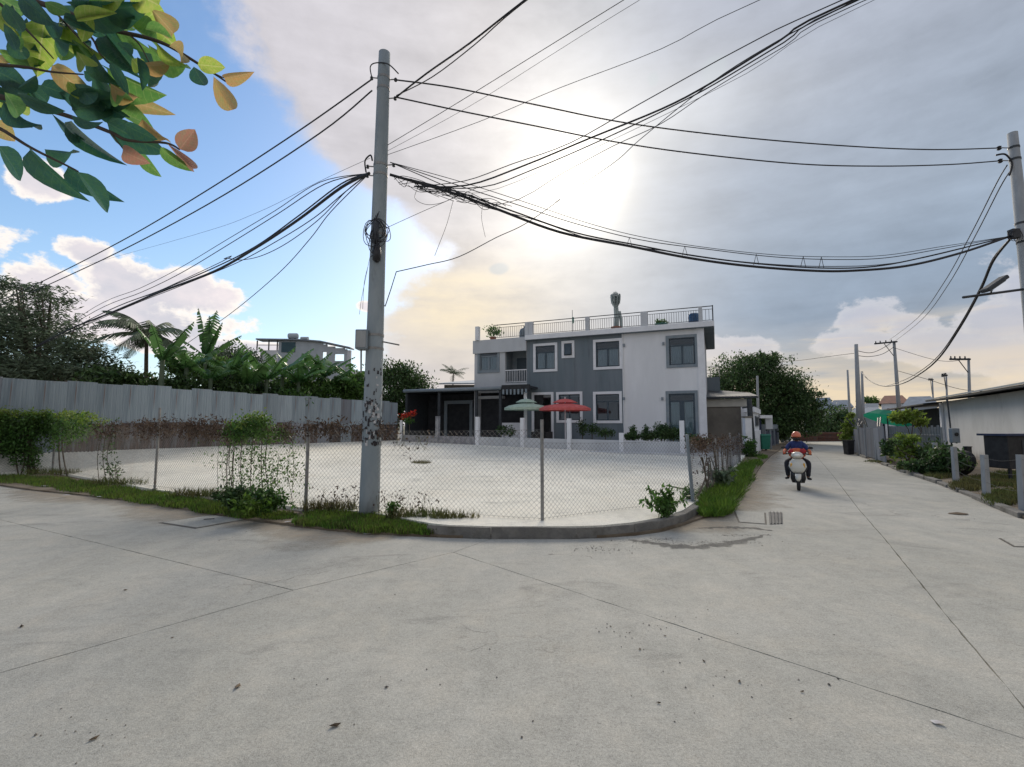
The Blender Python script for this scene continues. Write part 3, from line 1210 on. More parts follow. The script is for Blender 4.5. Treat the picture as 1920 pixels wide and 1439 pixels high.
# cornice slab with overhang to the right
mb = MB(HM)
mb.b2((SG - .02, -.35, zc0), (.62, DEP, HZ))
mb.build('cornice', 'trim', house)
MB(HM).b2((SG, -.33, zc0 - .03), (.58, DEP - .1, zc0)).build('soffit', 'grey', house)
fl = fac(940, 636)[1]
MB(HM).b2((SL - .08, -.12, fl - .95), (SG - .02, .0, fl)).b2((SL - .08, 0, zc0), (SG - .02, DEP, fl - .02)).build('parapet', 'pale', house)
# roof terrace: piers and railing bays along the front edge
rail_z = fac(1335, 574)[1]
def sp(px, py=600): return fac(px, py, -.25)[0]
piers = [(891, 897, .35), (984, 990, 0), (990.5, 998, 0), (1097, 1104, 0), (1201, 1214, 0), (1310, 1317, 0)]
for i, (p0, p1, dn) in enumerate(piers):
    a, b = sp(p0), sp(p1)
    zb = HZ if i > 1 else fl
    o = MB(HM).b2((a, -.25, zb), (b, .05, rail_z - .02)).build('pier', 'pale' if i else 'trim', house)
for i, (p0, p1) in enumerate(((925, 984), (998, 1097), (1104, 1201), (1214, 1310), (1317, 1336))):
    a, b = sp(p0), sp(p1)
    zb = fl if i == 0 else HZ
    mb = MB(HM)
    mb.b2((a, -.13, rail_z - .045), (b, -.08, rail_z)).b2((a, -.12, rail_z - .22), (b, -.09, rail_z - .195)).b2((a, -.12, zb + .08), (b, -.09, zb + .11))
    m = max(2, int((b - a) / .14))
    for k in range(m + 1):
        x_ = a + (b - a) * k / m
        mb.b2((x_ - .011, -.116, zb + .11), (x_ + .011, -.094, rail_z - .195))
    mb.build('railing', 'dkmetal', house)
# side railing at the right end
mb = MB(HM)
xr_ = .56
mb.b2((xr_ - .03, -.14, HZ), (xr_ + .03, -.07, rail_z + .02)).b2((xr_ - .025, -.07, rail_z - .045), (xr_ + .025, DEP, rail_z))
mb.b2((xr_ - .02, -.07, HZ + .08), (xr_ + .02, DEP, HZ + .11))
for k in range(60):
    y_ = .05 + (DEP - .1) * k / 59
    mb.b2((xr_ - .011, y_ - .011, HZ + .11), (xr_ + .011, y_ + .011, rail_z - .045))
mb.build('railing', 'dkmetal', house)
# wall lamps / small fittings on the white front
for px, py in ((1170, 648), (1244, 645), (1170, 748), (1242, 748)):
    s_, z_ = fac(px, py)
    MB(HM).b2((s_ - .06, -.12, z_ - .09), (s_ + .06, 0, z_ + .09)).build('wall_lamp', 'surround', house)
s_, z_ = fac(1163, 700)
MB(HM).tube([(SW + .05, -.05, .4), (SW + .05, -.05, zc0)], .04, 6).build('downpipe', 'white', house)

# rooftop things
def rooftop(s, y, z): return HM @ Vector((s, y, z))
def potted(name, label, cat, loc, pot_r, pot_h, h, rad, n, leaf, mat, potmat, seed, group=None):
    t = thing(name, label, cat, loc, group)
    MB().lathe(loc, [(pot_r * .7, 0), (pot_r * .95, pot_h * .9), (pot_r, pot_h), (pot_r * .85, pot_h), (pot_r * .8, pot_h * .9)], 12).build('pot', potmat, t, smooth=False)
    c = loc + Vector((0, 0, pot_h + h * .55))
    leaf_cloud(blob_points([(c, (rad, rad, h * .5))], n, seed, per=10), leaf, 2.4, seed).build('foliage', mat, t)
    MB().tube([loc + Vector((0, 0, pot_h * .8)), c], [.03, .015], 5).build('stem', 'bark', t)
    return t
MT['potred'] = M('terracotta', (.30, .13, .08), (.25, .11, .07), 6)
MT['potblue'] = M('blue_glaze', (.04, .10, .20), (.05, .12, .24), 6, .3)
MT['potgrn'] = M('green_glaze', (.05, .20, .15), (.06, .24, .18), 6, .4)
potted('potted_plant', 'bushy green plant in a pot at the left end of the roof terrace', 'potted plant', rooftop(sp(915), .6, fl + .0), .25, .3, .75, .6, 500, .16, 'leafmd', 'potred', 3)
potted('potted_plant', 'low spreading green plant in a wide green tub by the terrace railing', 'potted plant', rooftop(sp(1237), .5, HZ), .42, .22, .22, .45, 260, .14, 'leafmd', 'potgrn', 4)
tb = thing('water_tank', 'pale domed plastic tank behind the left part of the terrace railing', 'water tank', rooftop(sp(975), .8, fl - .02))
MB().lathe(tb.location, [(.42, 0), (.45, .1), (.45, .55), (.36, .75), (.12, .86), (.12, .9)], 16).build('body', 'surround', tb, smooth=True)
MB().lathe(tb.location + Vector((0, 0, .9)), [(.15, 0), (.15, .05)], 12).build('lid', 'grey', tb)
bk = thing('barrel', 'dark blue plastic barrel on the roof terrace near its right corner', 'barrel', rooftop(sp(1300), .45, HZ))
MB().lathe(bk.location, [(.28, 0), (.31, .1), (.32, .38), (.31, .6), (.29, .66), (.27, .66), (.26, .6)], 16).build('body', 'potblue', bk, smooth=True)
MB().lathe(bk.location + Vector((0, 0, .40)), [(.335, 0), (.34, .03), (.335, .06)], 16).build('hoop', 'potblue', bk)
MT['cactus'] = M('grey_green_cactus', (.22, .26, .25), (.28, .32, .31), 4, .8, island=.3)
tr = thing('rooftop_tree', 'tall bare stemmed tree with a rounded top standing on the roof terrace', 'tree', rooftop(fac(1155, 600, 1.5)[0], 1.5, HZ))
zt_ = fac(1155, 546, 1.5)[1]
L0 = tr.location
tm = MB()
for dx, hh in ((-.08, zt_ - HZ - .7), (.07, zt_ - HZ - .8), (.30, zt_ - HZ - 1.4)):
    tm.tube(smooth_path([L0 + Vector((dx, 0, 0)), L0 + Vector((dx + .05, .02, hh * .5)), L0 + Vector((dx * .8, 0, hh))], 4), .095, 6)
for k in range(10):
    a = k * .7
    tm.tube(smooth_path([L0 + Vector((0, 0, zt_ - HZ - 1.2)), L0 + Vector((.25 * cos(a), .25 * sin(a), zt_ - HZ - .8)), L0 + Vector((.3 * cos(a), .3 * sin(a), zt_ - HZ - .25))], 3), .05, 5)
tm.build('trunk', 'cactus', tr, smooth=True)
leaf_cloud(blob_points([(L0 + Vector((.0, 0, zt_ - HZ - .5)), (.24, .24, .5))], 1100, 9, per=12, sub=.2), .09, 3.2, 9).build('crown', 'cactus', tr)
MB().lathe(L0, [(.3, 0), (.36, .45), (.3, .45)], 12).build('pot', 'potred', tr)
ant = thing('antenna', 'thin green and white antenna rod on the roof terrace above the small window', 'antenna', rooftop(sp(1069), .3, HZ))
aw = ant.location
MB().tube([aw, aw + Vector((0, 0, fac(1070, 580, 0)[1] - HZ))], .02, 5).build('rod', 'steel', ant)
MB().box(aw + Vector((0.04, 0, .9)), (.12, .1, .4)).build('box', 'potgrn', ant)

# ------------------------------------------------------------------ veranda on the left of the house
VF0 = PL(757, 735, H0 - hn * 1.6, H0 - hn * 1.6 + hu)
VM = HM
s_l = fac(757, 735, -1.6)[0]
s_m = fac(940, 730, -1.6)[0]
s_r = fac(993, 725, -1.6)[0]
vz = fac(800, 733, -1.6)[1]
ver = thing('veranda', 'long open veranda with a flat dark roof and pale gutter left of the house', 'veranda', HM @ Vector((s_l, -1.6, 0)))
MB(HM).b2((s_l, -1.5, vz - .02), (SL - .1, 5.0, vz + .12)).b2((SL - .1, -1.5, vz - .02), (s_r, -.05, vz + .12)).build('roof', 'dkmetal', ver)
gp = [HM @ Vector((s, -1.6, vz + .02)) for s in (s_l, s_m)]
MB().tube(gp, .12, 10).build('gutter', 'surround', ver, smooth=True)
MB(HM).b2((s_m + .05, -1.66, vz - .28), (s_r, -1.5, vz + .2)).build('fascia', 'black', ver)
rr = random.Random(5)
for k in range(7):
    x_ = s_m + .2 + k * (s_r - s_m - .4) / 6
    MB(HM).b2((x_ - .06, -1.75, vz - .36 - rr.random() * .1), (x_ + .06, -1.67, vz - .1)).build('bracket', 'surround', ver)
for px in (762, 823, 893, 938, 985):
    s_ = fac(px, 780, -1.45)[0]
    if s_ > s_r - .1:
        s_ = s_r - .1
    MB(HM).b2((s_ - .09, -1.49, .3), (s_ + .09, -1.36, vz - .02)).build('post', 'dkmetal' if px != 985 else 'trim', ver)
MB(HM).b2((SL + .16, .7, .3), (SG - .16, .75, vz - .12)).build('shade_panel', 'dark', house)  # near-black panel added to give the shade inside the left bay
# its back wall with dim door and windows, and side wall
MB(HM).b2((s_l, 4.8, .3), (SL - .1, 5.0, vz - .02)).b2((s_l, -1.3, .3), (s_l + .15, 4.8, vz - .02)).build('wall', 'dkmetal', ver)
sA, zA = fac(833, 752, 1.2)
sB, zB = fac(886, 752, 1.2)
mb = MB(HM)
mb.b2((sA, 1.2, .3), (sA + .25, 1.3, zA)).b2((sB - .25, 1.2, .3), (sB, 1.3, zA)).b2((sA + .25, 1.2, zA - .25), (sB - .25, 1.3, zA))
mb.build('door_frame', 'surround', ver)
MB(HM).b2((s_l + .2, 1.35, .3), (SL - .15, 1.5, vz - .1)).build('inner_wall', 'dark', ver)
sC = fac(945, 790, -.04)
# terrace floor the furniture stands on
MB(HM).b2((s_l - 1.0, -5.2, .0), (.8, -.065, .27)).build('terrace', 'pale', house)
# parasols
MT['canvasgreen'] = M('green_canvas', (.55, .66, .54), (.47, .58, .46), 5, .85, trans=.25)
MT['canvasred'] = M('red_canvas', (.80, .20, .18), (.70, .15, .14), 5, .85, trans=.3)


def parasol(label, px0, px1, pyt, pyb, off, mat, pole_px):
    s0, zb = fac(px0, pyb, off)
    s1, _ = fac(px1, pyb, off)
    zt = fac((px0 + px1) / 2, pyt, off)[1]
    c = HM @ Vector(((s0 + s1) / 2, off, .27))
    R_ = (s1 - s0) / 2
    t = thing('parasol', label, 'parasol', c, 'parasols on the terrace')
    z0 = zb
    h = zt - zb
    n = 8
    def ring(r, z, sc=0):
        return [Vector((c.x + r * cos(2 * pi * k / 16) * (1 if k % 2 == 0 else .96 - sc), c.y + r * sin(2 * pi * k / 16) * (1 if k % 2 == 0 else .96 - sc), z)) for k in range(16)]
    mb = MB()
    rings = [ring(R_, z0 - .10), ring(R_ * 1.0, z0 + .04), ring(R_ * .8, z0 + h * .30), ring(R_ * .3, z0 + h * .52)]
    vs = [p for r in rings for p in r]
    fs = [(i * 16 + j, i * 16 + (j + 1) % 16, (i + 1) * 16 + (j + 1) % 16, (i + 1) * 16 + j) for i in range(3) for j in range(16)]
    mb.add(vs, fs).build('canopy', mat, t)
    mb = MB()
    rings = [ring(R_ * .5, z0 + h * .62), ring(R_ * .26, z0 + h * .90), ring(.03, z0 + h)]
    vs = [p for r in rings for p in r]
    fs = [(i * 16 + j, i * 16 + (j + 1) % 16, (i + 1) * 16 + (j + 1) % 16, (i + 1) * 16 + j) for i in range(2) for j in range(16)]
    mb.add(vs, fs).build('vent', mat, t)
    sp_ = fac(pole_px, 800, off)[0]
    pc = c.copy()
    MB().tube([pc, Vector((pc.x, pc.y, zt + .1))], .03, 8).build('pole', 'trim', t)
    MB().lathe(pc, [(.3, 0), (.28, .08), (.06, .12)], 12).build('base', 'surround', t)
    for k in range(8):
        a = 2 * pi * k / 8
        MB().tube([Vector((c.x, c.y, z0 + h * .6)), Vector((c.x + R_ * .95 * cos(a), c.y + R_ * .95 * sin(a), z0))], .012, 4).build('rib', 'surround', t)
    return t


parasol('pale green parasol with a small vent cap on the house terrace', 949, 1026, 748, 767, -2.6, 'canvasgreen', 990)
parasol('red and pink parasol with a small vent cap on the house terrace', 1014, 1107, 748, 768, -2.9, 'canvasred', 1052)
# cafe table and folded parasols under the awnings
for i, px in enumerate((1003, 1012, 1030)):
    c = HM @ Vector((fac(px, 800, -2.2)[0], -2.2, .27))
    t = thing('chair', ['dark garden chair left of the first parasol pole', 'dark garden chair between the two parasol poles', 'dark garden chair beneath the red parasol'][i], 'chair', c, 'garden chairs on the terrace')
    MB().box(c + Vector((0, 0, .45)), (.45, .45, .04)).build('seat', 'black', t)
    MB().box(c + Vector((0, .21, .75)), (.45, .03, .5)).build('backrest', 'black', t)
    for a in (-.2, .2):
        for b in (-.2, .2):
            MB().tube([c + Vector((a, b, 0)), c + Vector((a, b, .44))], .015, 4).build('leg', 'black', t)

# ------------------------------------------------------------------ low white garden wall with posts
gw = thing('garden_wall', 'low pale wall between the concrete yard and the house terrace, with white posts', 'wall', WL2)
wd = (WR2 - WL2)
zt_l, zt_r = PL(760, 816, WL2, WR2).z, PL(1280, 829, WL2, WR2).z
segpx = [752, 820, 895, 979.5, 1067, 1165, 1279]
MT['rubble'] = M('rubble_wall', (.34, .34, .35), (.22, .22, .24), 5, .9, .6, 20, lo=.45, hi=.55)
def wq(px): return PL(px, 820, WL2, WR2)
wdir = Vector((wd.x, wd.y, 0)).normalized()
wnor = Vector((-wdir.y, wdir.x, 0))
Ltot = Vector((wd.x, wd.y)).length
for i in range(len(segpx)):
    a = wq(segpx[i])
    b = wq(segpx[i + 1]) if i + 1 < len(segpx) else wq(1292)
    fa, fb = (a - WL2).dot(wdir) / Ltot, (b - WL2).dot(wdir) / Ltot
    za, zb_ = zt_l + (zt_r - zt_l) * fa, zt_l + (zt_r - zt_l) * fb
    mb = MB()
    th_ = .12
    vs = []
    for p, z in ((a, za), (b, zb_)):
        for o_ in (0, th_):
            for zz_ in (-.1, z):
                q = p + wnor * o_
                vs.append((q.x, q.y, zz_))
    mb.add(vs, [(0, 4, 5, 1), (2, 3, 7, 6), (1, 5, 7, 3), (0, 1, 3, 2), (4, 6, 7, 5)])
    mb.build('wall_section', 'pale' if i > 1 else 'rubble', gw)
ptop = {820: 781, 895: 782, 979.5: 784, 1067: 785, 1165: 812, 1279: 789}
for px, pt in ptop.items():
    p = wq(px) + wnor * .06
    zt_ = PL(px, pt, WL2, WR2).z
    MB().box((p.x - wnor.x * .03, p.y - wnor.y * .03, zt_ / 2), (.22, .22, zt_), atan2(wdir.y, wdir.x)).build('post', 'trim' if px != 820 else 'rubble', gw)
# return of the wall towards the road
p0, p1 = wq(1292), Vector((LE.x, LE.y, 0))
mb = MB()
n_ = (p1 - p0)
n_.z = 0
ang = atan2(n_.y, n_.x)
mb.box(((p0.x + p1.x) / 2 + .05, (p0.y + p1.y) / 2, .30), (n_.length - .05, .12, .8), ang).build('wall_section', 'rubble', gw)

# ------------------------------------------------------------------ corrugated sheet fence
cf = thing('corrugated_fence', 'long fence of mismatched grey corrugated metal sheets at the back of the yard', 'fence', BK[0])
pA, pB = Vector(BK[0][:2]), Vector(BK[2][:2])
fd = (pB - pA).normalized()
fn = Vector((-fd.y, fd.x))


def corr_mesh(w, h, pitch=.115, amp=.022, name='sheet'):
    n = int(w / pitch * 4)
    vs, fs = [], []
    for k in range(n + 1):
        x = w * k / n
        y = amp * cos(2 * pi * x / pitch)
        vs += [(x, y, 0), (x, y, h)]
    for k in range(n):
        fs.append((2 * k, 2 * k + 2, 2 * k + 3, 2 * k + 1))
    me = bpy.data.meshes.new(name)
    me.from_pydata(vs, [], fs)
    me.polygons.foreach_set('use_smooth', [True] * len(me.polygons))
    return me


sheet_me = [corr_mesh(.92, 1.0, name='sheet') for _ in range(3)]
for me, mt in zip(sheet_me, ('galv', 'galv', 'rustsheet')):
    me.materials.append(MT[mt])
MT['galv_b'] = M('galvanised_sheet_bright', (.36, .41, .44), (.26, .30, .33), 1.3, .5, metal=.25, rnd=.12, stretch=(7, 7, .45), dirt=(.3, .3, .3), dscale=1.2)
MT['galv_p'] = M('galvanised_sheet_stained', (.25, .265, .29), (.19, .20, .22), 1.5, .6, metal=.15, rnd=.2, stretch=(7, 7, .4), dirt=(.2, .14, .13), dscale=1.0)
extra = []
for mt in ('galv_b', 'galv_p'):
    me = corr_mesh(.92, 1.0)
    me.materials.append(MT[mt])
    extra.append(me)
rr = random.Random(11)
start = pA - fd * .9
tot = (pB - start).length
nsh = int(tot / .86)
for k in range(nsh):
    p = start + fd * (k * tot / nsh)
    f = max(0, min(1, (p - pA).dot(fd) / (pB - pA).length))
    ztop = 3.28 + (3.28 - 3.28) * f + rr.uniform(-.05, .05)
    zlow = .70 - .08 * f
    zmid = 1.70 + rr.uniform(-.07, .07)
    me = rr.choices([sheet_me[0], sheet_me[1], extra[0], extra[1]], [4, 4, 1.2, 1.2])[0]
    o = bpy.data.objects.new('sheet', me)
    COL.objects.link(o)
    o.parent = cf
    o.location = Vector((p.x, p.y, zmid)) - cf.location + Vector((fn.x, fn.y, 0)) * (.012 * (k % 2))
    o.rotation_euler = (0, rr.uniform(-.006, .006), atan2(fd.y, fd.x))
    o.scale = (1, 1, ztop - zmid)
    o = bpy.data.objects.new('lower_sheet', sheet_me[2] if rr.random() < .9 else (extra[1] if rr.random() < .6 else sheet_me[1]))
    COL.objects.link(o)
    o.parent = cf
    o.location = Vector((p.x, p.y, zlow - .1)) - cf.location - Vector((fn.x, fn.y, 0)) * (.03 + .012 * (k % 2))
    o.rotation_euler = (0, rr.uniform(-.01, .01), atan2(fd.y, fd.x))
    o.scale = (1, 1, zmid + .05 - zlow + .1)
    if k % 3 == 0:
        MB().box((p.x + fn.x * .12, p.y + fn.y * .12, 1.9), (.07, .07, 2.8)).build('post', 'bark', cf)
for zr in (1.2, 2.2, 3.0):
    a, b = start + fn * .07, pB + fn * .07
    MB().tube([(a.x, a.y, zr), (b.x, b.y, zr)], .025, 5).build('rail', 'steel', cf)

# ------------------------------------------------------------------ chain link fence round the corner
clf = thing('chain_link_fence', 'rusty chain link fence on thin posts round the corner of the concrete yard', 'fence', FB[5])
MT['wire'] = M('fence_wire', (.20, .21, .21), (.14, .12, .105), 3, .5, metal=.5)
tops = {98: 775, 290: 765, 573: 795, 1017: 787, 1300: 815, 1344: 822, 1371: 812, 1388: 812}
lean = {1300: (1288, 815)}
hts = []
FBx = [FB[0], FB[1], FB[2], FB[3], FB[5], FB[6], FB[7], FB[8], FB[9]]
FBp = [-45, 98, 290, 573, 1017, 1300, 1344, 1371, 1388]
for p, px in zip(FBx, FBp):
    zt_ = P(px, tops.get(px, 775), p.y).z
    hts.append(min(max(zt_, 1.35), 2.0))
    tp = Vector((p.x, p.y, zt_))
    if px in lean:
        tp = P(lean[px][0], lean[px][1], p.y)
    # angle-iron post
    d_ = (tp - p)
    mb = MB()
    r_ = .028 if px not in (573, 1300) else .034
    mb.tube([p - Vector((0, 0, .1)), tp], r_, 6)
    mb.build('post', 'steel' if px != 1300 else 'surround', clf)
    MB().lathe((p.x, p.y, p.z - .06), [(.06, 0), (.055, .08), (.035, .09)], 8).build('footing', 'kerb', clf)
for i in range(len(FBx) - 1):
    A, B = FBx[i].copy(), FBx[i + 1].copy()
    L = (B - A).length
    u_ = (B - A).normalized()
    H_ = min(hts[i], hts[i + 1]) - .1 - .12
    H_ = min(H_, 1.5)
    mb = MB()
    a_ = .085
    def pt(s, h):
        sag = .03 * sin(pi * s / L)
        return A + u_ * s + Vector((0, 0, h + .02 - sag * h / H_)) + Vector((-u_.y, u_.x, 0)) * (.02 * sin(s * 1.3 + h))
    k = -int(H_ / a_) - 1
    while k * a_ < L:
        s0 = k * a_
        lo_, hi_ = max(0, -s0), min(H_, L - s0)
        if hi_ > lo_ + .02:
            mb.tube([pt(s0 + lo_, lo_), pt(s0 + (lo_ + hi_) / 2, (lo_ + hi_) / 2), pt(s0 + hi_, hi_)], .0024, 3, cap=False)
        # mirrored family
        s1 = L - s0
        if hi_ > lo_ + .02:
            mb.tube([pt(s1 - lo_, lo_), pt(s1 - (lo_ + hi_) / 2, (lo_ + hi_) / 2), pt(s1 - hi_, hi_)], .0022, 3, cap=False)
        k += 1
    mo = mb.build('wire_mesh', 'wire', clf)
    mo['kind'] = 'stuff'
    for h in (.06, H_):
        MB().tube([pt(L * j / 6, h) for j in range(7)], .003, 4).build('tension_wire', 'wire', clf)


# ------------------------------------------------------------------ utility poles
PD = G(692, 962, .08)
pole = thing('utility_pole', 'tall round concrete utility pole on the grass corner carrying most of the cables', 'utility pole', PD)
ptop_ = P(721, 100, PD.y)
MT['polep'] = M('pole_painted', (.235, .275, .295), (.30, .335, .35), 3, .85, .25, 60, dirt=(.14, .13, .125), dscale=2.5, stretch=(1, 1, .3))
pax = [PD + Vector((0, 0, -.2)), PD.lerp(ptop_, .5), ptop_]
MB().tube(smooth_path(pax, 6), [.185 - .075 * i / 12 for i in range(13)], 20).build('shaft', 'polep', pole, smooth=True)
def onpole(py, side=0.0, back=0.0):
    f = 0.0
    lo_, hi_ = 0.0, 1.0
    for _ in range(30):
        m_ = (lo_ + hi_) / 2
        q = PD.lerp(ptop_, m_)
        # project
        rel = q - Vector((0, 0, CAM_Z))
        yv = rel.y * cos(PITCH) + rel.z * sin(PITCH)
        zv = -rel.y * sin(PITCH) + rel.z * cos(PITCH)
        y_px = 719.5 - F * zv / yv
        if y_px > py:
            lo_ = m_
        else:
            hi_ = m_
    q = PD.lerp(ptop_, lo_)
    r_ = .185 - .075 * lo_
    return q + Vector((side * r_, back * r_ - (0), 0)), r_
# torn stickers and paste
rr = random.Random(21)
MT['paper'] = M('torn_paper', (.55, .55, .55), (.40, .38, .38), 20, .9)
MT['tar'] = M('dark_paste', (.03, .03, .035), (.06, .05, .05), 20, .8)
for k in range(115):
    py = rr.uniform(752, 835) if rr.random() < .85 else rr.uniform(690, 752)
    q, r_ = onpole(py)
    a = rr.gauss(-1.25, .75)
    w_, h_ = rr.uniform(.008, .032), rr.uniform(.010, .05)
    r2 = r_ + .004 + .0004 * (k % 9)
    cs = [(-1, -.6), (-.2, -1), (.9, -.8), (.6, .2), (1, 1), (-.1, .7), (-.8, 1)]
    vs = []
    for cx, cz in cs:
        aa = a + cx * w_ / r2 + rr.uniform(-.05, .05)
        vs.append((q.x + r2 * cos(aa), q.y + r2 * sin(aa), q.z + cz * h_ + rr.uniform(-.01, .01)))
    dark = rr.random() < .8
    MB().add(vs, [tuple(range(7))]).build('sticker', 'tar' if dark else 'paper', pole)
# meter box and straps
q, r_ = onpole(640)
bx = MB().box((q.x - r_ - .03, q.y - .10, q.z), (.22, .24, .36)).build('junction_box', 'surround', pole, bevel=.012)
MB().box((q.x - r_ - .03, q.y - .225, q.z), (.17, .012, .30)).build('lid', 'pole', bx)
MB().tube([(q.x + r_, q.y - .05, q.z - .02), (q.x + r_ + .32, q.y - .1, q.z - .09)], .014, 6).build('bracket_arm', 'steel', pole)
MB().tube([(q.x - r_ - .06, q.y - .1, q.z - .18), (q.x - r_ - .05, q.y - .1, q.z - .6)], .018, 6).build('conduit', 'steel', pole)
for py in (148, 168, 312, 330, 442, 630, 655):
    q, r_ = onpole(py)
    MB().lathe((q.x, q.y, q.z - .02), [(r_ + .008, 0), (r_ + .008, .045)], 18).build('band', 'steel', pole)
for py, sd_ in ((147, -1), (150, 1), (185, 1), (310, 1), (313, -1), (330, -1)):
    q, r_ = onpole(py)
    x0 = q.x + sd_ * r_
    MB().tube([(x0, q.y, q.z), (x0 + sd_ * .11, q.y, q.z + .01)], .012, 6).build('hook', 'steel', pole)
    MB().lathe((x0 + sd_ * .12, q.y, q.z - .035), [(.02, 0), (.032, .012), (.02, .03), (.032, .048), (.018, .07)], 10).build('insulator', 'dkmetal', pole)


def loops(parent, c, r, n, seed, mat='cable', wob=.25, rad=.007, nm='cable_coil'):
    rr = random.Random(seed)
    mb = MB()
    for k in range(n):
        pts = []
        ph = rr.uniform(0, 6)
        R_ = r * rr.uniform(.75, 1.15)
        e = rr.uniform(.8, 1.3)
        o = Vector((rr.gauss(0, .03), rr.gauss(0, .03), rr.gauss(0, .04)))
        yw = rr.uniform(-.06, .06)
        for j in range(19):
            a = 2 * pi * j / 18
            pts.append(Vector(c) + o + Vector((R_ * cos(a), yw * sin(a * 2 + ph), R_ * e * sin(a) + wob * .1 * sin(3 * a + ph))))
        mb.tube(pts, rad, 5, cap=False)
    return mb.build(nm, mat, parent, smooth=True)


q, r_ = onpole(440)
loops(pole, (q.x - .02, q.y - .18, q.z), .21, 4, 1)
loops(pole, (q.x + .02, q.y - .15, q.z - .05), .17, 3, 2)
q2, _ = onpole(480)
sp_ = thing('splice_closure', 'dark bundle of cable splices strapped round the tall corner pole at mid height', 'cable splice', (q2.x + .02, q2.y - .16, q2.z))
MB().lathe((q2.x + .03, q2.y - .17, q2.z - .02), [(.03, -.16), (.075, -.12), (.085, 0), (.07, .12), (.02, .2)], 10).build('housing', 'black', sp_, smooth=True)
q3, _ = onpole(430)
MB().lathe((q3.x - .0, q3.y - .18, q3.z - .1), [(.03, -.25), (.06, -.18), (.065, .12), (.02, .22)], 10).build('housing', 'dkmetal', sp_, smooth=True)
for k in range(5):
    MB().tube(smooth_path([(q2.x + .04 * k - .08, q2.y - .2, q2.z - .1), (q2.x + .1 - .05 * k, q2.y - .25, q2.z + .1), (q3.x - .06 + .03 * k, q3.y - .2, q3.z + .1 + .04 * k)], 5), .008, 5).build('tail', 'cable', sp_)
qs = [onpole(py)[0] for py in (125, 120, 130, 150)]
q, r_ = onpole(135)
MB().tube(smooth_path([(q.x - r_ - .12, q.y, q.z - .12), (q.x - r_ - .14, q.y - .05, q.z + .06), (q.x - r_ - .03, q.y - .08, q.z + .12), (q.x + r_, q.y - .14, q.z + .05), (q.x + r_ + .2, q.y - .1, q.z - .12)], 6), .012, 6).build('jumper', 'cable', pole, smooth=True)
q, r_ = onpole(305)
MB().tube(smooth_path([(q.x - r_ - .15, q.y, q.z - .2), (q.x - r_ - .16, q.y - .05, q.z + .0), (q.x - r_ - .05, q.y - .08, q.z + .1), (q.x - r_, q.y - .12, q.z - .03)], 6), .016, 6).build('jumper', 'cable', pole, smooth=True)

# right pole
RD_top = P(1898, 250, 11.3)
RB = Vector((RD_top.x + .12, RD_top.y + .05, .05))
rp = thing('utility_pole', 'concrete utility pole cut off by the right edge, with a street light arm', 'utility pole', RB)
MB().tube([RB, RD_top], [.18, .10], 18).build('shaft', 'pole', rp, smooth=True)
def onr(py, dx=0.0):
    lo_, hi_ = 0., 1.
    for _ in range(30):
        m_ = (lo_ + hi_) / 2
        q = RB.lerp(RD_top, m_)
        zv = -q.y * sin(PITCH) + (q.z - CAM_Z) * cos(PITCH)
        yv = q.y * cos(PITCH) + (q.z - CAM_Z) * sin(PITCH)
        if 719.5 - F * zv / yv > py:
            lo_ = m_
        else:
            hi_ = m_
    q = RB.lerp(RD_top, lo_)
    return q + Vector((dx, 0, 0)), .18 - .08 * lo_
for py in (278, 300, 420, 455):
    q, r_ = onr(py)
    MB().lathe((q.x, q.y, q.z - .02), [(r_ + .008, 0), (r_ + .008, .05)], 16).build('band', 'dkmetal', rp)
for py in (278, 302):
    q, r_ = onr(py)
    MB().tube([(q.x - r_, q.y, q.z), (q.x - r_ - .25, q.y, q.z + .01)], .012, 6).build('hook', 'steel', rp)
    MB().lathe((q.x - r_ - .26, q.y, q.z - .05), [(.03, 0), (.05, .02), (.03, .05), (.05, .08), (.02, .1)], 10).build('insulator', 'black', rp)
q, r_ = onr(440)
MB().box((q.x - r_ - .12, q.y - .03, q.z), (.18, .14, .22)).build('clamp', 'black', rp)
loops(rp, (q.x - r_ - .15, q.y - .08, q.z - .08), .12, 3, 5)
q, r_ = onr(300)
MB().tube(smooth_path([(q.x - r_ - .35, q.y, q.z + .12), (q.x - r_ - .15, q.y - .03, q.z + .12), (q.x - r_ - .02, q.y - .04, q.z - .12), (q.x - r_ - .1, q.y - .03, q.z - .42)], 6), .022, 6).build('jumper', 'cable', rp, smooth=True)
# street light on its arm
q, r_ = onr(543)
e0 = Vector((q.x - r_, q.y, q.z))
e1 = P(1806, 558, q.y - .35)
slt = thing('street_light', 'street light head on a thin arm reaching left from the right edge pole', 'street light', e0)
MB().tube([e0, e0.lerp(e1, .5), e1], .03, 8).build('arm', 'dkmetal', slt)
h1, h2 = P(1847, 545, q.y - .5), P(1882, 521, q.y - .5)
hd = (h2 - h1)
Rh = Matrix((hd.normalized(), Vector((0, 1, 0)), hd.normalized().cross(Vector((0, 1, 0))))).transposed()
MB().box((h1 + h2) / 2, (hd.length * 1.1, .22, .09), R=Rh).build('lamp_head', 'dkmetal', slt, bevel=.02)
MB().box((h1 + h2) / 2 - Vector((0, 0, .06)) , (hd.length * .8, .18, .02), R=Rh).build('lens', 'surround', slt)
MB().tube([e0.lerp(e1, .55), (h1 + h2) / 2], .018, 5).build('bracket', 'dkmetal', slt)


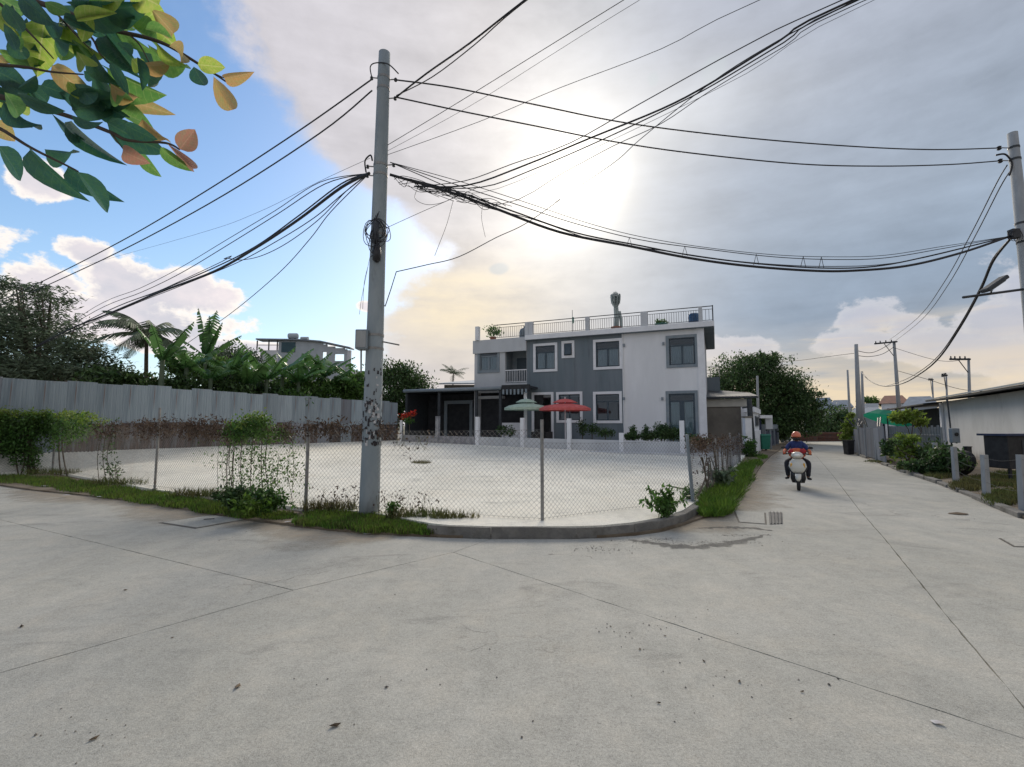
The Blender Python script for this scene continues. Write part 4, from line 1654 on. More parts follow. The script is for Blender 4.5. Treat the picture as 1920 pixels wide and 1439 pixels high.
# ------------------------------------------------------------------ cables
def hang(label, P0, P1, pxs, r, group, cat='cable', name='cable', n=5, k=6, extra=()):
    """a cable hanging in the vertical plane through its two fixings, through the pixels read off the photograph"""
    pts = [P0] + [PL(px, py, P0, P1) for px, py in pxs] + [P1]
    mb = MB().tube(smooth_path(pts, k), r, n)
    o = mb.build(name, 'cable', smooth=True)
    tag(o, label, cat, group)
    return o, pts


gtop = 'cables strung between the two near poles'
q1, r1 = onpole(150)
a1 = Vector((q1.x + r1 + .1, q1.y, q1.z))
q1, r1 = onpole(182)
a2 = Vector((q1.x + r1 + .1, q1.y, q1.z))
q1, r1 = onr(278)
b1 = Vector((q1.x - r1 - .26, q1.y, q1.z))
q1, r1 = onr(302)
b2 = Vector((q1.x - r1 - .26, q1.y, q1.z))
hang('uppermost thick black cable from the corner pole to the right edge pole', a1, b1, [(850, 165), (1000, 196), (1180, 232), (1400, 259), (1600, 275), (1750, 281)], .015, gtop)
hang('second thick black cable from the top, corner pole to right edge pole', a2, b2, [(860, 208), (1000, 236), (1150, 266), (1300, 288), (1500, 308), (1650, 312), (1780, 309)], .015, gtop)
ql, rl = onpole(328)
qr, rr_ = onr(445)
LA = Vector((ql.x + rl + .05, ql.y, ql.z))
RA = Vector((qr.x - rr_ - .2, qr.y, qr.z))
low = [
    ([(850, 363), (930, 392), (1050, 436), (1180, 462), (1290, 484), (1400, 499), (1520, 508), (1600, 508), (1700, 499), (1800, 475)], .028, 'thickest sagging black bundle between the corner pole and the right edge pole'),
    ([(850, 358), (960, 396), (1080, 437), (1200, 461), (1300, 480), (1420, 495), (1540, 503), (1640, 500), (1740, 481)], .016, 'thinner black cable lying just above the thickest sagging bundle'),
    ([(850, 345), (960, 381), (1080, 420), (1200, 450), (1320, 467), (1450, 482), (1560, 487), (1660, 484), (1770, 466)], .009, 'thin cable running parallel above the sagging bundle, with clips'),
    ([(860, 340), (980, 378), (1100, 418), (1200, 444), (1320, 464), (1450, 478), (1560, 482), (1660, 479), (1770, 462)], .007, 'upper thin support wire over the sagging bundle between the near poles'),
    ([(840, 352), (900, 385), (1000, 412), (1120, 452), (1240, 470), (1400, 492), (1560, 500), (1700, 490)], .009, 'loose thin cable twisting under the left half of the sagging bundle'),
]
for pxs, r, lb in low:
    hang(lb, LA + Vector((0, 0, .25 * (r < .01))), RA + Vector((0, 0, .02)), pxs, r, gtop)
for k, (px, yt, yb) in enumerate(((1180, 446, 462), (1284, 462, 480), (1418, 477, 497), (1506, 481, 502), (1540, 482, 504))):
    a, b, c_ = PL(px, yt, LA, RA), PL(px - 5, yb, LA, RA), PL(px + 5, yb, LA, RA)
    o = MB().tube([b, a, c_], .008, 4).build('cable_clip', 'cable')
    tag(o, 'small forked clip on the sagging cables, %s from the corner pole' % ('first', 'second', 'third', 'fourth', 'fifth')[k], 'cable clip', 'clips on the sagging cables')
rr = random.Random(8)
tng = MB()
for k in range(16):
    x0 = rr.uniform(735, 860)
    pts = []
    for j in range(5):
        xx = x0 + j * rr.uniform(14, 30)
        yy_ = 330 + (xx - 735) * .26 + rr.uniform(-6, 16)
        pts.append(PL(xx, yy_, LA, RA) + Vector((0, rr.uniform(-.08, .08), 0)))
    tng.tube(smooth_path(pts, 5), .006, 4)
for lp in ([(785, 350), (778, 372), (800, 384), (830, 380), (860, 366)], [(850, 375), (838, 420), (822, 462), (815, 480)], [(905, 385), (903, 410), (910, 445)]):
    tng.tube(smooth_path([PL(x, y, LA, RA) for x, y in lp], 6), .005, 4)
tag(tng.build('cable_tangle', 'cable', smooth=True), 'tangle of thin loose wires where the sagging cables meet the corner pole', 'cable tangle')

# cables to the left road
gl = 'cables running left from the corner pole'
q1, r1 = onpole(148)
la = Vector((q1.x - r1 - .1, q1.y, q1.z))
q1, r1 = onpole(170)
lb_ = Vector((q1.x - r1 - .1, q1.y, q1.z))
f1, f2 = P(-60, 590, 20.5), P(-60, 596, 20.5)
hang('upper of the two straight cables falling left from the corner pole top', la, f1, [(560, 246), (400, 350), (250, 440), (120, 508), (20, 556)], .015, gl)
hang('lower of the two straight cables falling left from the corner pole top', lb_, f2, [(600, 250), (420, 366), (250, 459), (120, 521), (20, 565)], .015, gl)
q1, r1 = onpole(325)
lc = Vector((q1.x - r1 - .08, q1.y, q1.z))
f3 = P(60, 655, 21)
bund = [
    ([(640, 352), (560, 412), (480, 465), (400, 510), (300, 548), (200, 590), (130, 618)], .030, 'thickest dark cable bundle dropping left from the corner pole'),
    ([(640, 345), (560, 405), (480, 462), (400, 503), (300, 545), (200, 584)], .015, 'cable hugging the top of the thick bundle on the left'),
    ([(610, 345), (520, 402), (430, 458), (340, 512), (266, 548), (180, 583)], .010, 'thin cable parallel above the thick bundle left of the corner pole'),
    ([(600, 342), (515, 396), (425, 450), (335, 504), (262, 541), (178, 576)], .008, 'topmost thin support wire above the left bundle'),
    ([(650, 358), (600, 410), (540, 455), (490, 480), (450, 488), (420, 486), (380, 508)], .009, 'thin cable drooping loosely under the left bundle'),
    ([(645, 362), (590, 408), (520, 452), (440, 495), (330, 540), (230, 580)], .010, 'second thin cable tucked beneath the thick left bundle'),
]
for pxs, r, lb in bund:
    hang(lb, lc, f3, pxs, r, gl)
f4 = P(290, 690, 24)
hang('single thin wire dropping away from the left bundle towards the banana plants', lc, f4, [(620, 398), (580, 450), (520, 515), (430, 590), (350, 645)], .010, gl)
hang('faint hair thin wire between the two left cable groups', lc + Vector((0, 0, .3)), P(150, 500, 24), [(600, 340), (480, 400), (360, 442)], .004, gl)

# cables passing overhead to the upper right
go = 'cables passing overhead to the upper right'
def overhead(label, P0, pxs, dep_top, r, ext=1.7):
    pe = pxs[-1]
    Pe = P(pe[0], pe[1], dep_top)
    far = P0 + (Pe - P0) * ext
    pts = [P0] + [PL(x, y, P0, Pe) for x, y in pxs[:-1]] + [Pe, far]
    o = MB().tube(smooth_path(pts, 4), r, 5).build('cable', 'cable', smooth=True)
    tag(o, label, 'cable', go)
    return o
q1, r1 = onpole(184)
pa = Vector((q1.x + r1 + .12, q1.y, q1.z))
overhead('thick cable from the corner pole top leaving through the top centre', pa, [(800, 138), (880, 82), (985, 0)], 7.0, .017)
overhead('cable close above the thick one leaving through the top centre', pa + Vector((.02, 0, .05)), [(810, 145), (890, 84), (978, 8)], 7.0, .010)
q1, r1 = onpole(272)
pb = Vector((q1.x + r1, q1.y, q1.z))
overhead('thin wire rising from the corner pole past the top centre', pb, [(860, 192), (1000, 105), (1170, 0)], 6.6, .006)
overhead('fainter thin wire rising beside it further right of the top centre', pb - Vector((0, 0, .12)), [(880, 200), (1020, 112), (1200, 0)], 6.6, .0035)
overhead('thin wire rising to the top edge right of centre', pb - Vector((0, 0, .2)), [(900, 228), (1050, 165), (1240, 92), (1425, 0)], 6.2, .005)
q1, r1 = onpole(345)
pc_ = Vector((q1.x + r1 + .5, q1.y + .1, q1.z))
ob = [
    ('upper edge cable of the overhead group at the top right', [(870, 340), (960, 308), (1070, 268), (1200, 195), (1400, 85), (1580, 0)], .008),
    ('thickest overhead bundle leaving through the top right', [(875, 348), (980, 312), (1110, 258), (1240, 205), (1330, 158), (1460, 78), (1600, 0)], .015),
    ('dark cable riding under the thickest overhead bundle', [(900, 352), (1000, 318), (1130, 262), (1260, 200), (1340, 158), (1470, 80), (1610, 0)], .010),
    ('thin overhead wire crossing the bright sun patch', [(935, 384), (1060, 322), (1150, 274), (1240, 232), (1330, 172), (1470, 88), (1615, 4)], .006),
    ('faint outermost overhead wire at the top right', [(900, 362), (1050, 306), (1200, 238), (1400, 138), (1640, 0)], .0035),
]
for lb, pxs, r in ob:
    overhead(lb, pc_, pxs, 6.0, r)
pd_ = onpole(560)[0] + Vector((.14, 0, 0))
x1 = P(1145, 310, 9)
o = MB().tube(smooth_path([P(1040, 380, 14), P(1145, 310, 11.0), P(1200, 262, 9.6), P(1330, 158, 7.6), P(1460, 76, 6.5), P(1605, 0, 5.6), P(1700, -60, 5.1)], 5), .008, 5).build('cable', 'cable', smooth=True)
tag(o, 'cable dropping steeply out of the overhead bundle into the sun glare', 'cable', go)
o = MB().tube(smooth_path([pd_, PL(722, 575, pd_, pd_ + Vector((6, 4, 0))), PL(743, 510, pd_, pd_ + Vector((6, 4, 0)))], 2) +
              smooth_path([PL(x, y, pd_, pd_ + Vector((6, 4, 0))) for x, y in ((743, 510), (800, 497), (860, 482), (930, 446), (985, 420), (1050, 375))], 5), .009, 5).build('cable', 'cable', smooth=True)
tag(o, 'service cable bending up from the corner pole shaft toward the sun', 'cable', go)
o = MB().tube(smooth_path([onpole(430)[0] + Vector((.1, 0, 0)), P(790, 398, 9.2), P(850, 372, 9.0), P(900, 350, 8.8)], 5), .005, 5).build('cable', 'cable', smooth=True)
tag(o, 'short thin wire from the splice bundle up to the overhead wires', 'cable', go)
for lb, pxs in (('thin wire hanging loose left of the corner pole below the coil', [(694, 480), (688, 510), (678, 560), (674, 590)]),
                ('second thin wire hanging loose beside the first, left of the corner pole', [(690, 500), (683, 530), (680, 580)])):
    o = MB().tube(smooth_path([P(x, y, PD.y) for x, y in pxs], 4), .004, 4).build('loose_wire', 'cable')
    tag(o, lb, 'wire', 'loose wires hanging by the corner pole')

# ------------------------------------------------------------------ distant poles on the right
def far_pole(label, px_b, px_t, pyt, depth, r, arm=None, group='distant utility poles', z0=0.0):
    tp = P(px_t, pyt, depth)
    b = P(px_b, 800, depth)
    b.z = z0
    t = thing('utility_pole', label, 'utility pole', b, group)
    MB().tube([b, tp], [r, r * .6], 10).build('shaft', 'pole', t, smooth=True)
    if arm:
        x0, y0, x1_, y1_ = arm
        A_, B_ = P(x0, y0, depth - .2), P(x1_, y1_, depth - .2)
        MB().tube([A_, B_], .07, 6).build('crossarm', 'dkmetal', t)
        for f in (0.05, .25, .5, .75):
            c = A_.lerp(B_, f)
            MB().lathe(c + Vector((0, 0, .05)), [(.03, 0), (.06, .04), (.03, .08), (.055, .12), (.02, .18)], 8).build('insulator', 'dkmetal', t)
        MB().tube([A_.lerp(B_, .4), P(px_t, pyt + (28 if arm[2] > arm[0] else 28), depth)], .03, 5).build('brace', 'dkmetal', t)
    return t, tp
pA_, tA = far_pole('thick concrete pole right of the road above the corrugated panels', 1611, 1605, 646, 38, .22)
pB_, tB = far_pole('pole with a crossarm on its left side behind the roadside panels', 1688, 1676, 640, 42, .19, (1640, 645, 1682, 641))
pC_, tC = far_pole('thin pole just left of the thick roadside pole', 1594, 1589, 694, 55, .16)
pE_, tE = far_pole('pole with a crossarm standing behind the white shed roof', 1817, 1816, 672, 34, .13, (1781, 674, 1819, 674))
far_pole('short thin pole behind the roofs, left of the other short one', 1751, 1748, 712, 60, .13, (1741, 713, 1750, 712))
far_pole('short thin pole close to the shed roof, right of its neighbour', 1776, 1774, 703, 40, .1, (1766, 706, 1776, 704))
far_pole('grey pole in front of the big roadside tree left of the road', 1421, 1420, 705, 38, .13)
pA2, tA2 = far_pole('slim pole leaning against the thick roadside pole', 1618, 1616, 697, 40, .14)
gr_ = 'cables running from the right edge pole down the road'
q1, r1 = onr(445)
s0 = Vector((q1.x - r1 - .15, q1.y, q1.z))
e_ = Vector((tA.x, tA.y, 0))
endA = P(1616, 699, 39)
for lb, r, dy in (('thickest cable bundle sagging from the right edge pole along the road', .030, 0), ('cable looped round the thick roadside bundle', .016, -5)):
    hang(lb, s0, endA, [(1862, 490 + dy), (1838, 545 + dy), (1800, 614 + dy), (1760, 672 + dy), (1724, 702 + dy), (1690, 720 + dy), (1655, 724), (1630, 714)], r, gr_)
q1, r1 = onr(310)
s1_ = Vector((q1.x - r1 - .1, q1.y, q1.z))
hang('left of two taut cables from the right edge pole top to the crossarm pole', s1_, tB + Vector((-.4, 0, .1)), [(1868, 345), (1820, 440), (1770, 530), (1720, 597)], .014, gr_)
hang('right of two taut cables from the right edge pole top to the crossarm pole', s1_ + Vector((.1, 0, -.1)), tB + Vector((.1, 0, 0)), [(1875, 352), (1830, 440), (1778, 534), (1728, 600)], .014, gr_)
gf = 'thin cables between the distant poles'
hang('thin cable from the crossarm pole to the thick roadside pole, upper', tB, tA + Vector((0, 0, -.5)), [(1650, 656), (1630, 662)], .025, gf)
hang('thin cable from the crossarm pole to the thick roadside pole, lower', tB + Vector((0, 0, -.5)), tA + Vector((0, 0, -.9)), [(1655, 664), (1630, 669)], .025, gf)
hang('faint cable from the thick roadside pole away left over the big tree', tA + Vector((0, 0, -.7)), P(1440, 681, 50), [(1560, 668), (1500, 676)], .02, gf)
hang('faint cable from the crossarm pole right towards the shed roof', tB + Vector((0, 0, -2.6)), P(1860, 735, 36), [(1740, 712), (1800, 730)], .02, gf)
hang('faint cable from the crossarm pole to the pole behind the shed', tB + Vector((0, 0, -.6)), tE, [(1740, 672), (1780, 678)], .018, gf)

# ------------------------------------------------------------------ scooter and rider
SC = G(1498, 921)
th_ = atan2(-SC.x, -SC.y)                 # heading towards the camera
fw = Vector((-SC.x, -SC.y, 0)).normalized()
sd2 = Vector((fw.y, -fw.x, 0))
SM = Matrix(((sd2.x, fw.x, 0, SC.x), (sd2.y, fw.y, 0, SC.y), (0, 0, 1, 0), (0, 0, 0, 1)))   # x = side, y = forward
# shift so the front wheel touches at SC
SK = .86
SM = SM @ Matrix.Scale(SK, 4) @ Matrix.Translation((0, -.25, 0))
MT['scwhite'] = M('scooter_cream_paint', (.62, .60, .52), (.58, .56, .49), 3, .28, coat=.5)
MT['tyre'] = M('tyre_rubber', (.02, .02, .02), (.03, .03, .03), 20, .8)
MT['navy'] = M('navy_cloth', (.02, .035, .12), (.03, .05, .16), 12, .85)
MT['orange'] = M('orange_cloth', (.60, .16, .05), (.50, .10, .05), 9, .8, lo=.45, hi=.55)
MT['red'] = M('red_cloth', (.45, .03, .03), (.35, .03, .04), 9, .8)
MT['helmet'] = M('orange_helmet', (.68, .19, .09), (.62, .16, .08), 3, .3, coat=.4)
MT['skin'] = M('skin', (.32, .17, .11), (.27, .14, .09), 6, .55)
MT['trousers'] = M('black_trousers', (.016, .018, .026), (.03, .03, .038), 9, .85)
MT['lampglass'] = M('lamp_lens', (.85, .82, .74), (.75, .72, .65), 12, .15, coat=.6)
MT['amber'] = M('amber_lens', (.75, .42, .08), (.7, .36, .06), 5, .2, coat=.5)
sc = thing('scooter', 'cream white motor scooter ridden towards the viewer along the road', 'scooter', SC)


def wheel(name, y, R_, w_):
    prof = []
    mbt = MB(SM)
    n = 26
    vs, fs = [], []
    m = 8
    for i in range(n):
        a = 2 * pi * i / n
        for j in range(m):
            b = 2 * pi * j / m
            rr_ = R_ - w_ / 2 + (w_ / 2) * cos(b)
            vs.append((w_ / 2 * sin(b), y + rr_ * cos(a), R_ + rr_ * sin(a)))
    for i in range(n):
        for j in range(m):
            fs.append((i * m + j, i * m + (j + 1) % m, ((i + 1) % n) * m + (j + 1) % m, ((i + 1) % n) * m + j))
    wo_ = mbt.add(vs, fs).build(name, 'tyre', sc, smooth=True)
    RX = Matrix.Rotation(pi / 2, 3, 'Y')
    MB(SM).lathe((-.03, y, R_), [(R_ - w_, 0), (R_ - w_, .06)], 20, R=RX).build('rim', 'steel', wo_)
    return wo_


wheel('front_wheel', .2, .235, .10)
wheel('rear_wheel', -1.02, .235, .11)


def ell(cx, cy, cz, a, b, n=16, p=1.0, tilt=0.0):
    out = []
    for k in range(n):
        t = 2 * pi * k / n
        c_, s_ = cos(t), sin(t)
        x = a * abs(c_) ** p * (1 if c_ > 0 else -1)
        y = b * abs(s_) ** p * (1 if s_ > 0 else -1)
        out.append((cx + x, cy + y, cz + tilt * y))
    return out


# front fender, apron, headlight nacelle, floor, rear body, seat
MB(SM).loft([ell(0, .40, .30, .035, .03), ell(0, .36, .38, .075, .07), ell(0, .24, .475, .085, .13), ell(0, .12, .50, .08, .12), ell(0, .04, .47, .05, .06)]).build('front_fender', 'scwhite', sc, smooth=True)
MB(SM).loft([ell(0, .10, .50, .10, .05, p=.8), ell(0, .10, .57, .17, .08, p=.8), ell(0, .07, .70, .235, .11, p=.8), ell(0, .02, .82, .21, .12, p=.8), ell(0, -.02, .90, .15, .10, p=.8), ell(0, -.03, .94, .10, .07)]).build('front_shield', 'scwhite', sc, smooth=True)
MB(SM).loft([ell(0, .04, .22, .16, .05, p=.8), ell(0, .05, .34, .20, .07, p=.8), ell(0, .03, .52, .19, .07, p=.8), ell(0, -.04, .66, .27, .03), ell(0, -.10, .86, .20, .03)]).build('leg_shield', 'black', sc, smooth=True)
MB(SM).loft([ell(0, .0, .95, .12, .09), ell(0, .02, 1.02, .17, .11), ell(0, .0, 1.09, .13, .08), ell(0, -.03, 1.13, .06, .04)]).build('handlebar_cover', 'scwhite', sc, smooth=True)
hl = MB(SM).loft([ell(0, .115, .99, .07, .02), ell(0, .125, 1.03, .085, .02), ell(0, .10, 1.075, .05, .02)]).build('headlight', 'lampglass', sc, smooth=True)
for s_ in (-1, 1):
    MB(SM).box((s_ * .165, .135, .74), (.05, .04, .13), .4 * s_).build('turn_signal', 'amber', sc, bevel=.01)
    MB(SM).tube([(s_ * .08, -.04, 1.05), (s_ * .22, -.08, 1.07), (s_ * .36, -.16, 1.05)], .016, 8).build('handlebar', 'black', sc)
    MB(SM).tube([(s_ * .25, -.10, 1.065), (s_ * .37, -.165, 1.05)], .022, 8).build('grip', 'tyre', sc)
    mr = MB(SM).tube([(s_ * .22, -.08, 1.07), (s_ * .27, -.06, 1.20), (s_ * .32, -.06, 1.24)], .008, 5).build('mirror_stem', 'black', sc)
    mc = Vector((s_ * .355, -.05, 1.25))
    MB(SM).loft([[(mc.x + .065 * cos(t * pi / 6), mc.y + o_, mc.z + .04 * sin(t * pi / 6)) for t in range(12)] for o_ in (.02, -.02)]).build('mirror', 'black', mr)
MB(SM).b2((-.16, -.55, .25), (.16, -.05, .31)).build('floorboard', 'black', sc)
MB(SM).loft([ell(0, -.8, .34, .15, .38, p=.8), ell(0, -.82, .5, .19, .42, p=.8), ell(0, -.84, .66, .17, .42, p=.8), ell(0, -.84, .72, .13, .38, p=.8)]).build('rear_body', 'scwhite', sc, smooth=True)
MB(SM).loft([ell(0, -.84, .72, .13, .38, p=.8), ell(0, -.84, .78, .15, .42, p=.8), ell(0, -.84, .81, .12, .38, p=.8)]).build('seat', 'black', sc, smooth=True)
for s_ in (-1, 1):
    MB(SM).tube([(s_ * .05, .06, .55), (s_ * .075, .2, .235)], .018, 6).build('fork_leg', 'dkmetal', sc)
MB(SM).loft([ell(0, .14, .42, .12, .04), ell(0, .17, .5, .14, .03)]).build('fender_mount', 'dkmetal', sc, smooth=True)
MB(SM).box((0, .165, .60), (.16, .015, .10)).build('badge_panel', 'surround', sc, bevel=.01)


def skin(name, verts, edges, radii, mat, parent, root=0, sub=2, label=None):
    off = root_loc(parent)
    me = bpy.data.meshes.new(name)
    me.from_pydata([tuple((SM @ Vector(v)) - off) for v in verts], edges, [])
    o = bpy.data.objects.new(name, me)
    COL.objects.link(o)
    o.parent = parent
    sm = o.modifiers.new('skin', 'SKIN')
    sm.use_smooth_shade = True
    for i, v in enumerate(me.skin_vertices[0].data):
        r = radii[i]
        r = tuple(x * SK for x in r) if isinstance(r, tuple) else r * SK
        v.radius = r if isinstance(r, tuple) else (r, r)
        v.use_root = (i == root)
    ss_ = o.modifiers.new('sub', 'SUBSURF')
    ss_.levels = ss_.render_levels = sub
    me.materials.append(MT[mat])
    return o


rider = thing('person', 'rider in navy top with orange sleeves and helmet sitting on the scooter', 'person', SM @ Vector((0, -.55, .8)))
# body: torso, neck, head, arms, hands, legs in one surface
bv = [(0, -.62, .86), (0, -.60, 1.02), (0, -.55, 1.22), (0, -.53, 1.36), (0, -.51, 1.44), (0, -.49, 1.53), (0, -.48, 1.60),
      (.17, -.55, 1.34), (.29, -.45, 1.16), (.33, -.22, 1.09),
      (-.17, -.55, 1.34), (-.29, -.45, 1.16), (-.33, -.22, 1.09),
      (.11, -.60, .85), (.27, -.30, .80), (.25, -.22, .42), (.25, -.20, .34),
      (-.11, -.60, .85), (-.27, -.30, .80), (-.25, -.22, .42), (-.25, -.20, .34)]
be = [(0, 1), (1, 2), (2, 3), (3, 4), (4, 5), (5, 6), (3, 7), (7, 8), (8, 9), (3, 10), (10, 11), (11, 12), (0, 13), (13, 14), (14, 15), (15, 16), (0, 17), (17, 18), (18, 19), (19, 20)]
brr = [(.15, .11), (.14, .10), (.15, .10), (.10, .07), (.05, .05), (.085, .09), (.08, .09), .042, .04, .032, .042, .04, .032, .085, .065, .045, .04, .085, .065, .045, .04]
skin('body', bv, be, brr, 'skin', rider)
jv = [(0, -.62, .90), (0, -.60, 1.02), (0, -.545, 1.22), (0, -.53, 1.35), (0, -.515, 1.42),
      (.12, -.54, 1.365), (.20, -.53, 1.31), (.305, -.45, 1.155), (-.12, -.54, 1.365), (-.20, -.53, 1.31), (-.305, -.45, 1.155)]
skin('jacket', jv, [(0, 1), (1, 2), (2, 3), (3, 4), (3, 5), (5, 6), (6, 7), (3, 8), (8, 9), (9, 10)], [(.19, .135), (.175, .125), (.20, .14), (.14, .11), (.075, .075), .088, .082, .062, .088, .082, .062], 'navy', rider)
for s_ in (-1, 1):
    skin('sleeve_cuff', [(s_ * .29, -.47, 1.18), (s_ * .31, -.44, 1.14), (s_ * .345, -.25, 1.09)], [(0, 1), (1, 2)], [.06, .062, .05], 'orange', rider)
    skin('trouser_leg', [(s_ * .08, -.62, .86), (s_ * .13, -.58, .85), (s_ * .28, -.30, .80), (s_ * .285, -.25, .72), (s_ * .26, -.21, .36)], [(0, 1), (1, 2), (2, 3), (3, 4)], [.10, .105, .085, .08, .06], 'trousers', rider)
    skin('shoe', [(s_ * .26, -.27, .335), (s_ * .28, -.18, .33), (s_ * .33, -.06, .325)], [(0, 1), (1, 2)], [(.045, .045), (.045, .04), (.04, .03)], 'tyre', rider)
    # glove: palm and five fingers curled round the grip
    gx, gy, gz = s_ * .335, -.15, 1.065
    vs_ = [(gx, gy - .07, gz + .02), (gx, gy - .02, gz + .03)]
    es_ = [(0, 1)]
    rs_ = [(.03, .022), (.036, .02)]
    for fi in range(4):
        ox = (fi - 1.5) * .018
        i0 = len(vs_)
        vs_ += [(gx + ox, gy + .015, gz + .03), (gx + ox, gy + .04 - abs(fi - 1.2) * .003, gz + .005), (gx + ox, gy + .025, gz - .025)]
        rs_ += [.0095, .009, .008]
        es_ += [(1, i0), (i0, i0 + 1), (i0 + 1, i0 + 2)]
    i0 = len(vs_)
    vs_ += [(gx - s_ * .04, gy - .02, gz + .015), (gx - s_ * .045, gy + .015, gz - .005)]
    rs_ += [.011, .009]
    es_ += [(0, i0), (i0, i0 + 1)]
    skin('glove', vs_, es_, rs_, 'orange', rider, sub=1)
hc = Vector((0, -.475, 1.60))
prof = [(.02, .135), (.06, .128), (.095, .10), (.122, .055), (.132, .0), (.13, -.03), (.118, -.035)]
MB(SM).lathe(hc, prof[::-1], 20).build('helmet', 'helmet', rider, smooth=True)
MB(SM).loft([[(hc.x + .125 * cos(pi * k / 10) * f, hc.y + .10 + .08 * sin(pi * k / 10) * f, hc.z - .012 + dz) for k in range(11)] for f, dz in ((1, 0), (.98, .012))]).build('helmet_peak', 'helmet', rider)
for s_ in (-1, 1):
    MB(SM).tube([hc + Vector((s_ * .115, .02, -.03)), hc + Vector((s_ * .08, .04, -.13)), hc + Vector((0, .07, -.165))], .007, 5).build('chin_strap', 'black', rider)
MB(SM).loft([[(hc.x + .082 * cos(pi * k / 8), hc.y + .035 + .075 * sin(pi * k / 8), hc.z + z_) for k in range(9)] for z_ in (-.055, -.135)]).build('face_mask', 'black', rider, smooth=True)
# eyes, nose, ears
for s_ in (-1, 1):
    MB(SM).lathe(hc + Vector((s_ * .032, .088, -.035)), [(.002, -.008), (.012, -.003), (.012, .003), (.002, .008)], 8).build('eye', 'black', rider)
    MB(SM).lathe(hc + Vector((s_ * .088, .0, -.06)), [(.005, -.03), (.014, -.01), (.016, .015), (.006, .03)], 8).build('ear', 'skin', rider)
# bright bags hung before the rider
bg_ = thing('bag', 'red and orange cloth bundle carried between the rider and the handlebar', 'bag', SM @ Vector((0, -.30, .95)))
MB(SM).loft([ell(0, -.28, .90, .12, .08), ell(0, -.27, 1.00, .22, .12), ell(0, -.26, 1.12, .24, .12), ell(0, -.28, 1.20, .16, .08), ell(0, -.29, 1.23, .06, .04)]).build('sack', 'orange', bg_, smooth=True)
MB(SM).loft([ell(-.15, -.2, 1.06, .08, .06), ell(-.16, -.2, 1.14, .10, .08), ell(-.15, -.22, 1.22, .05, .04)]).build('flap', 'red', bg_, smooth=True)
MB(SM).loft([ell(.15, -.2, 1.06, .07, .06), ell(.16, -.2, 1.13, .08, .07), ell(.15, -.22, 1.2, .04, .04)]).build('flap', 'red', bg_, smooth=True)


# ------------------------------------------------------------------ buildings right of the house
ax = thing('outbuilding', 'low beige building with dark sloping roof joined to the right of the house', 'building', P(1318, 800, 30.5))
A_ = P(1312, 800, 30.0)
A_.z = 0
B_ = PL(1399, 800, A_, A_ + hu)
B_.z = 0
au = (B_ - A_).normalized()
an = Vector((-au.y, au.x, 0))
AM = Matrix(((au.x, an.x, 0, A_.x), (au.y, an.y, 0, A_.y), (0, 0, 1, 0), (0, 0, 0, 1)))
LA_ = (B_ - A_).length
zf0, zf1 = PL(1360, 763, A_, B_).z, PL(1360, 749, A_, B_).z
MT['beige'] = M('beige_render', (.22, .20, .17), (.17, .155, .13), 1, .9, dirt=(.12, .11, .10), dscale=.8)
MT['cream'] = M('cream_paint', (.50, .48, .42), (.44, .42, .37), 2, .8)
MB(AM).b2((0, 0, 0), (LA_, 7, zf0)).build('wall', 'beige', ax)
MB(AM).b2((-.1, -.12, zf0), (LA_ + .15, 7.1, zf1)).build('fascia', 'cream', ax)
zr = PL(1345, 727, A_ + an * 3, B_ + an * 3).z
mb = MB(AM)
mb.add([(-.1, -.5, zf1 + .02), (LA_ + .7, -.5, zf1 + .02), (LA_ + .7, 7, zr - .3), (-.1, 7, zr + .1), (-.1, -.5, zf1 + .14), (LA_ + .7, -.5, zf1 + .14), (LA_ + .7, 7, zr - .15), (-.1, 7, zr + .22)],
       [(0, 1, 2, 3), (4, 7, 6, 5), (0, 4, 5, 1), (1, 5, 6, 2), (2, 6, 7, 3), (3, 7, 4, 0)])
mb.build('roof', 'dkmetal', ax)
MB(AM).b2((0.0, 6.0, zf1 + .2), (1.3, 8.0, zr + 1.0)).build('balcony_block', 'grey', ax)
rb = MB(AM)
for z_ in (.25, .5, .75):
    rb.b2((0, 5.97, zr + 1.0 + z_), (1.3, 6.0, zr + 1.03 + z_))
for x_ in (.65, 1.28):
    rb.b2((x_, 5.96, zr + 1.0), (x_ + .04, 6.01, zr + 1.8))
rb.build('balcony_railing', 'cream', ax)
MB(AM).b2((LA_ - .25, -.16, 0), (LA_, -.01, zf0 - .02)).build('corner_post', 'trim', ax)

# road side boundary: gate pillars, white end wall, gates, bins, lamp
rdl = [KL[i] for i in range(24, 30)]
def gate_line(px, depth, off=0.0):
    q = P(px, 820, depth)
    return Vector((q.x, q.y, 0))
wp = gate_line(1402, 26.5)
t = thing('gate_pillar', 'slim white pillar with a dark cap at the far end of the yard fence', 'pillar', wp)
z0_, z1_ = P(1402, 812, 26.5).z, P(1402, 784, 26.5).z
MB().box((wp.x, wp.y, (0 + z1_) / 2), (.36, .3, z1_)).build('shaft', 'trim', t)
MB().box((wp.x, wp.y, z1_ + .05), (.44, .38, .09)).build('cap', 'beige', t)
dp = gate_line(1411, 26.8)
t = thing('pole_stump', 'dark round post standing between the slim white pillar and white end wall', 'post', dp)
MB().tube([dp, Vector((dp.x - .1, dp.y, P(1409, 748, 26.8).z))], [.17, .13], 10).build('shaft', 'dkmetal', t)
MB().tube([Vector((dp.x - .5, dp.y, P(1400, 765, 26.8).z)), Vector((dp.x + .1, dp.y, P(1400, 762, 26.8).z))], .05, 6).build('bracket', 'dkmetal', t)
we = gate_line(1413, 27.6)
we2 = gate_line(1424.5, 32.5)
t = thing('end_wall', 'white walled house end facing the road beside the dark post', 'building', we)
zt_ = P(1416, 765, 27.8).z
d_ = (we2 - we).normalized()
ang = atan2(d_.y, d_.x)
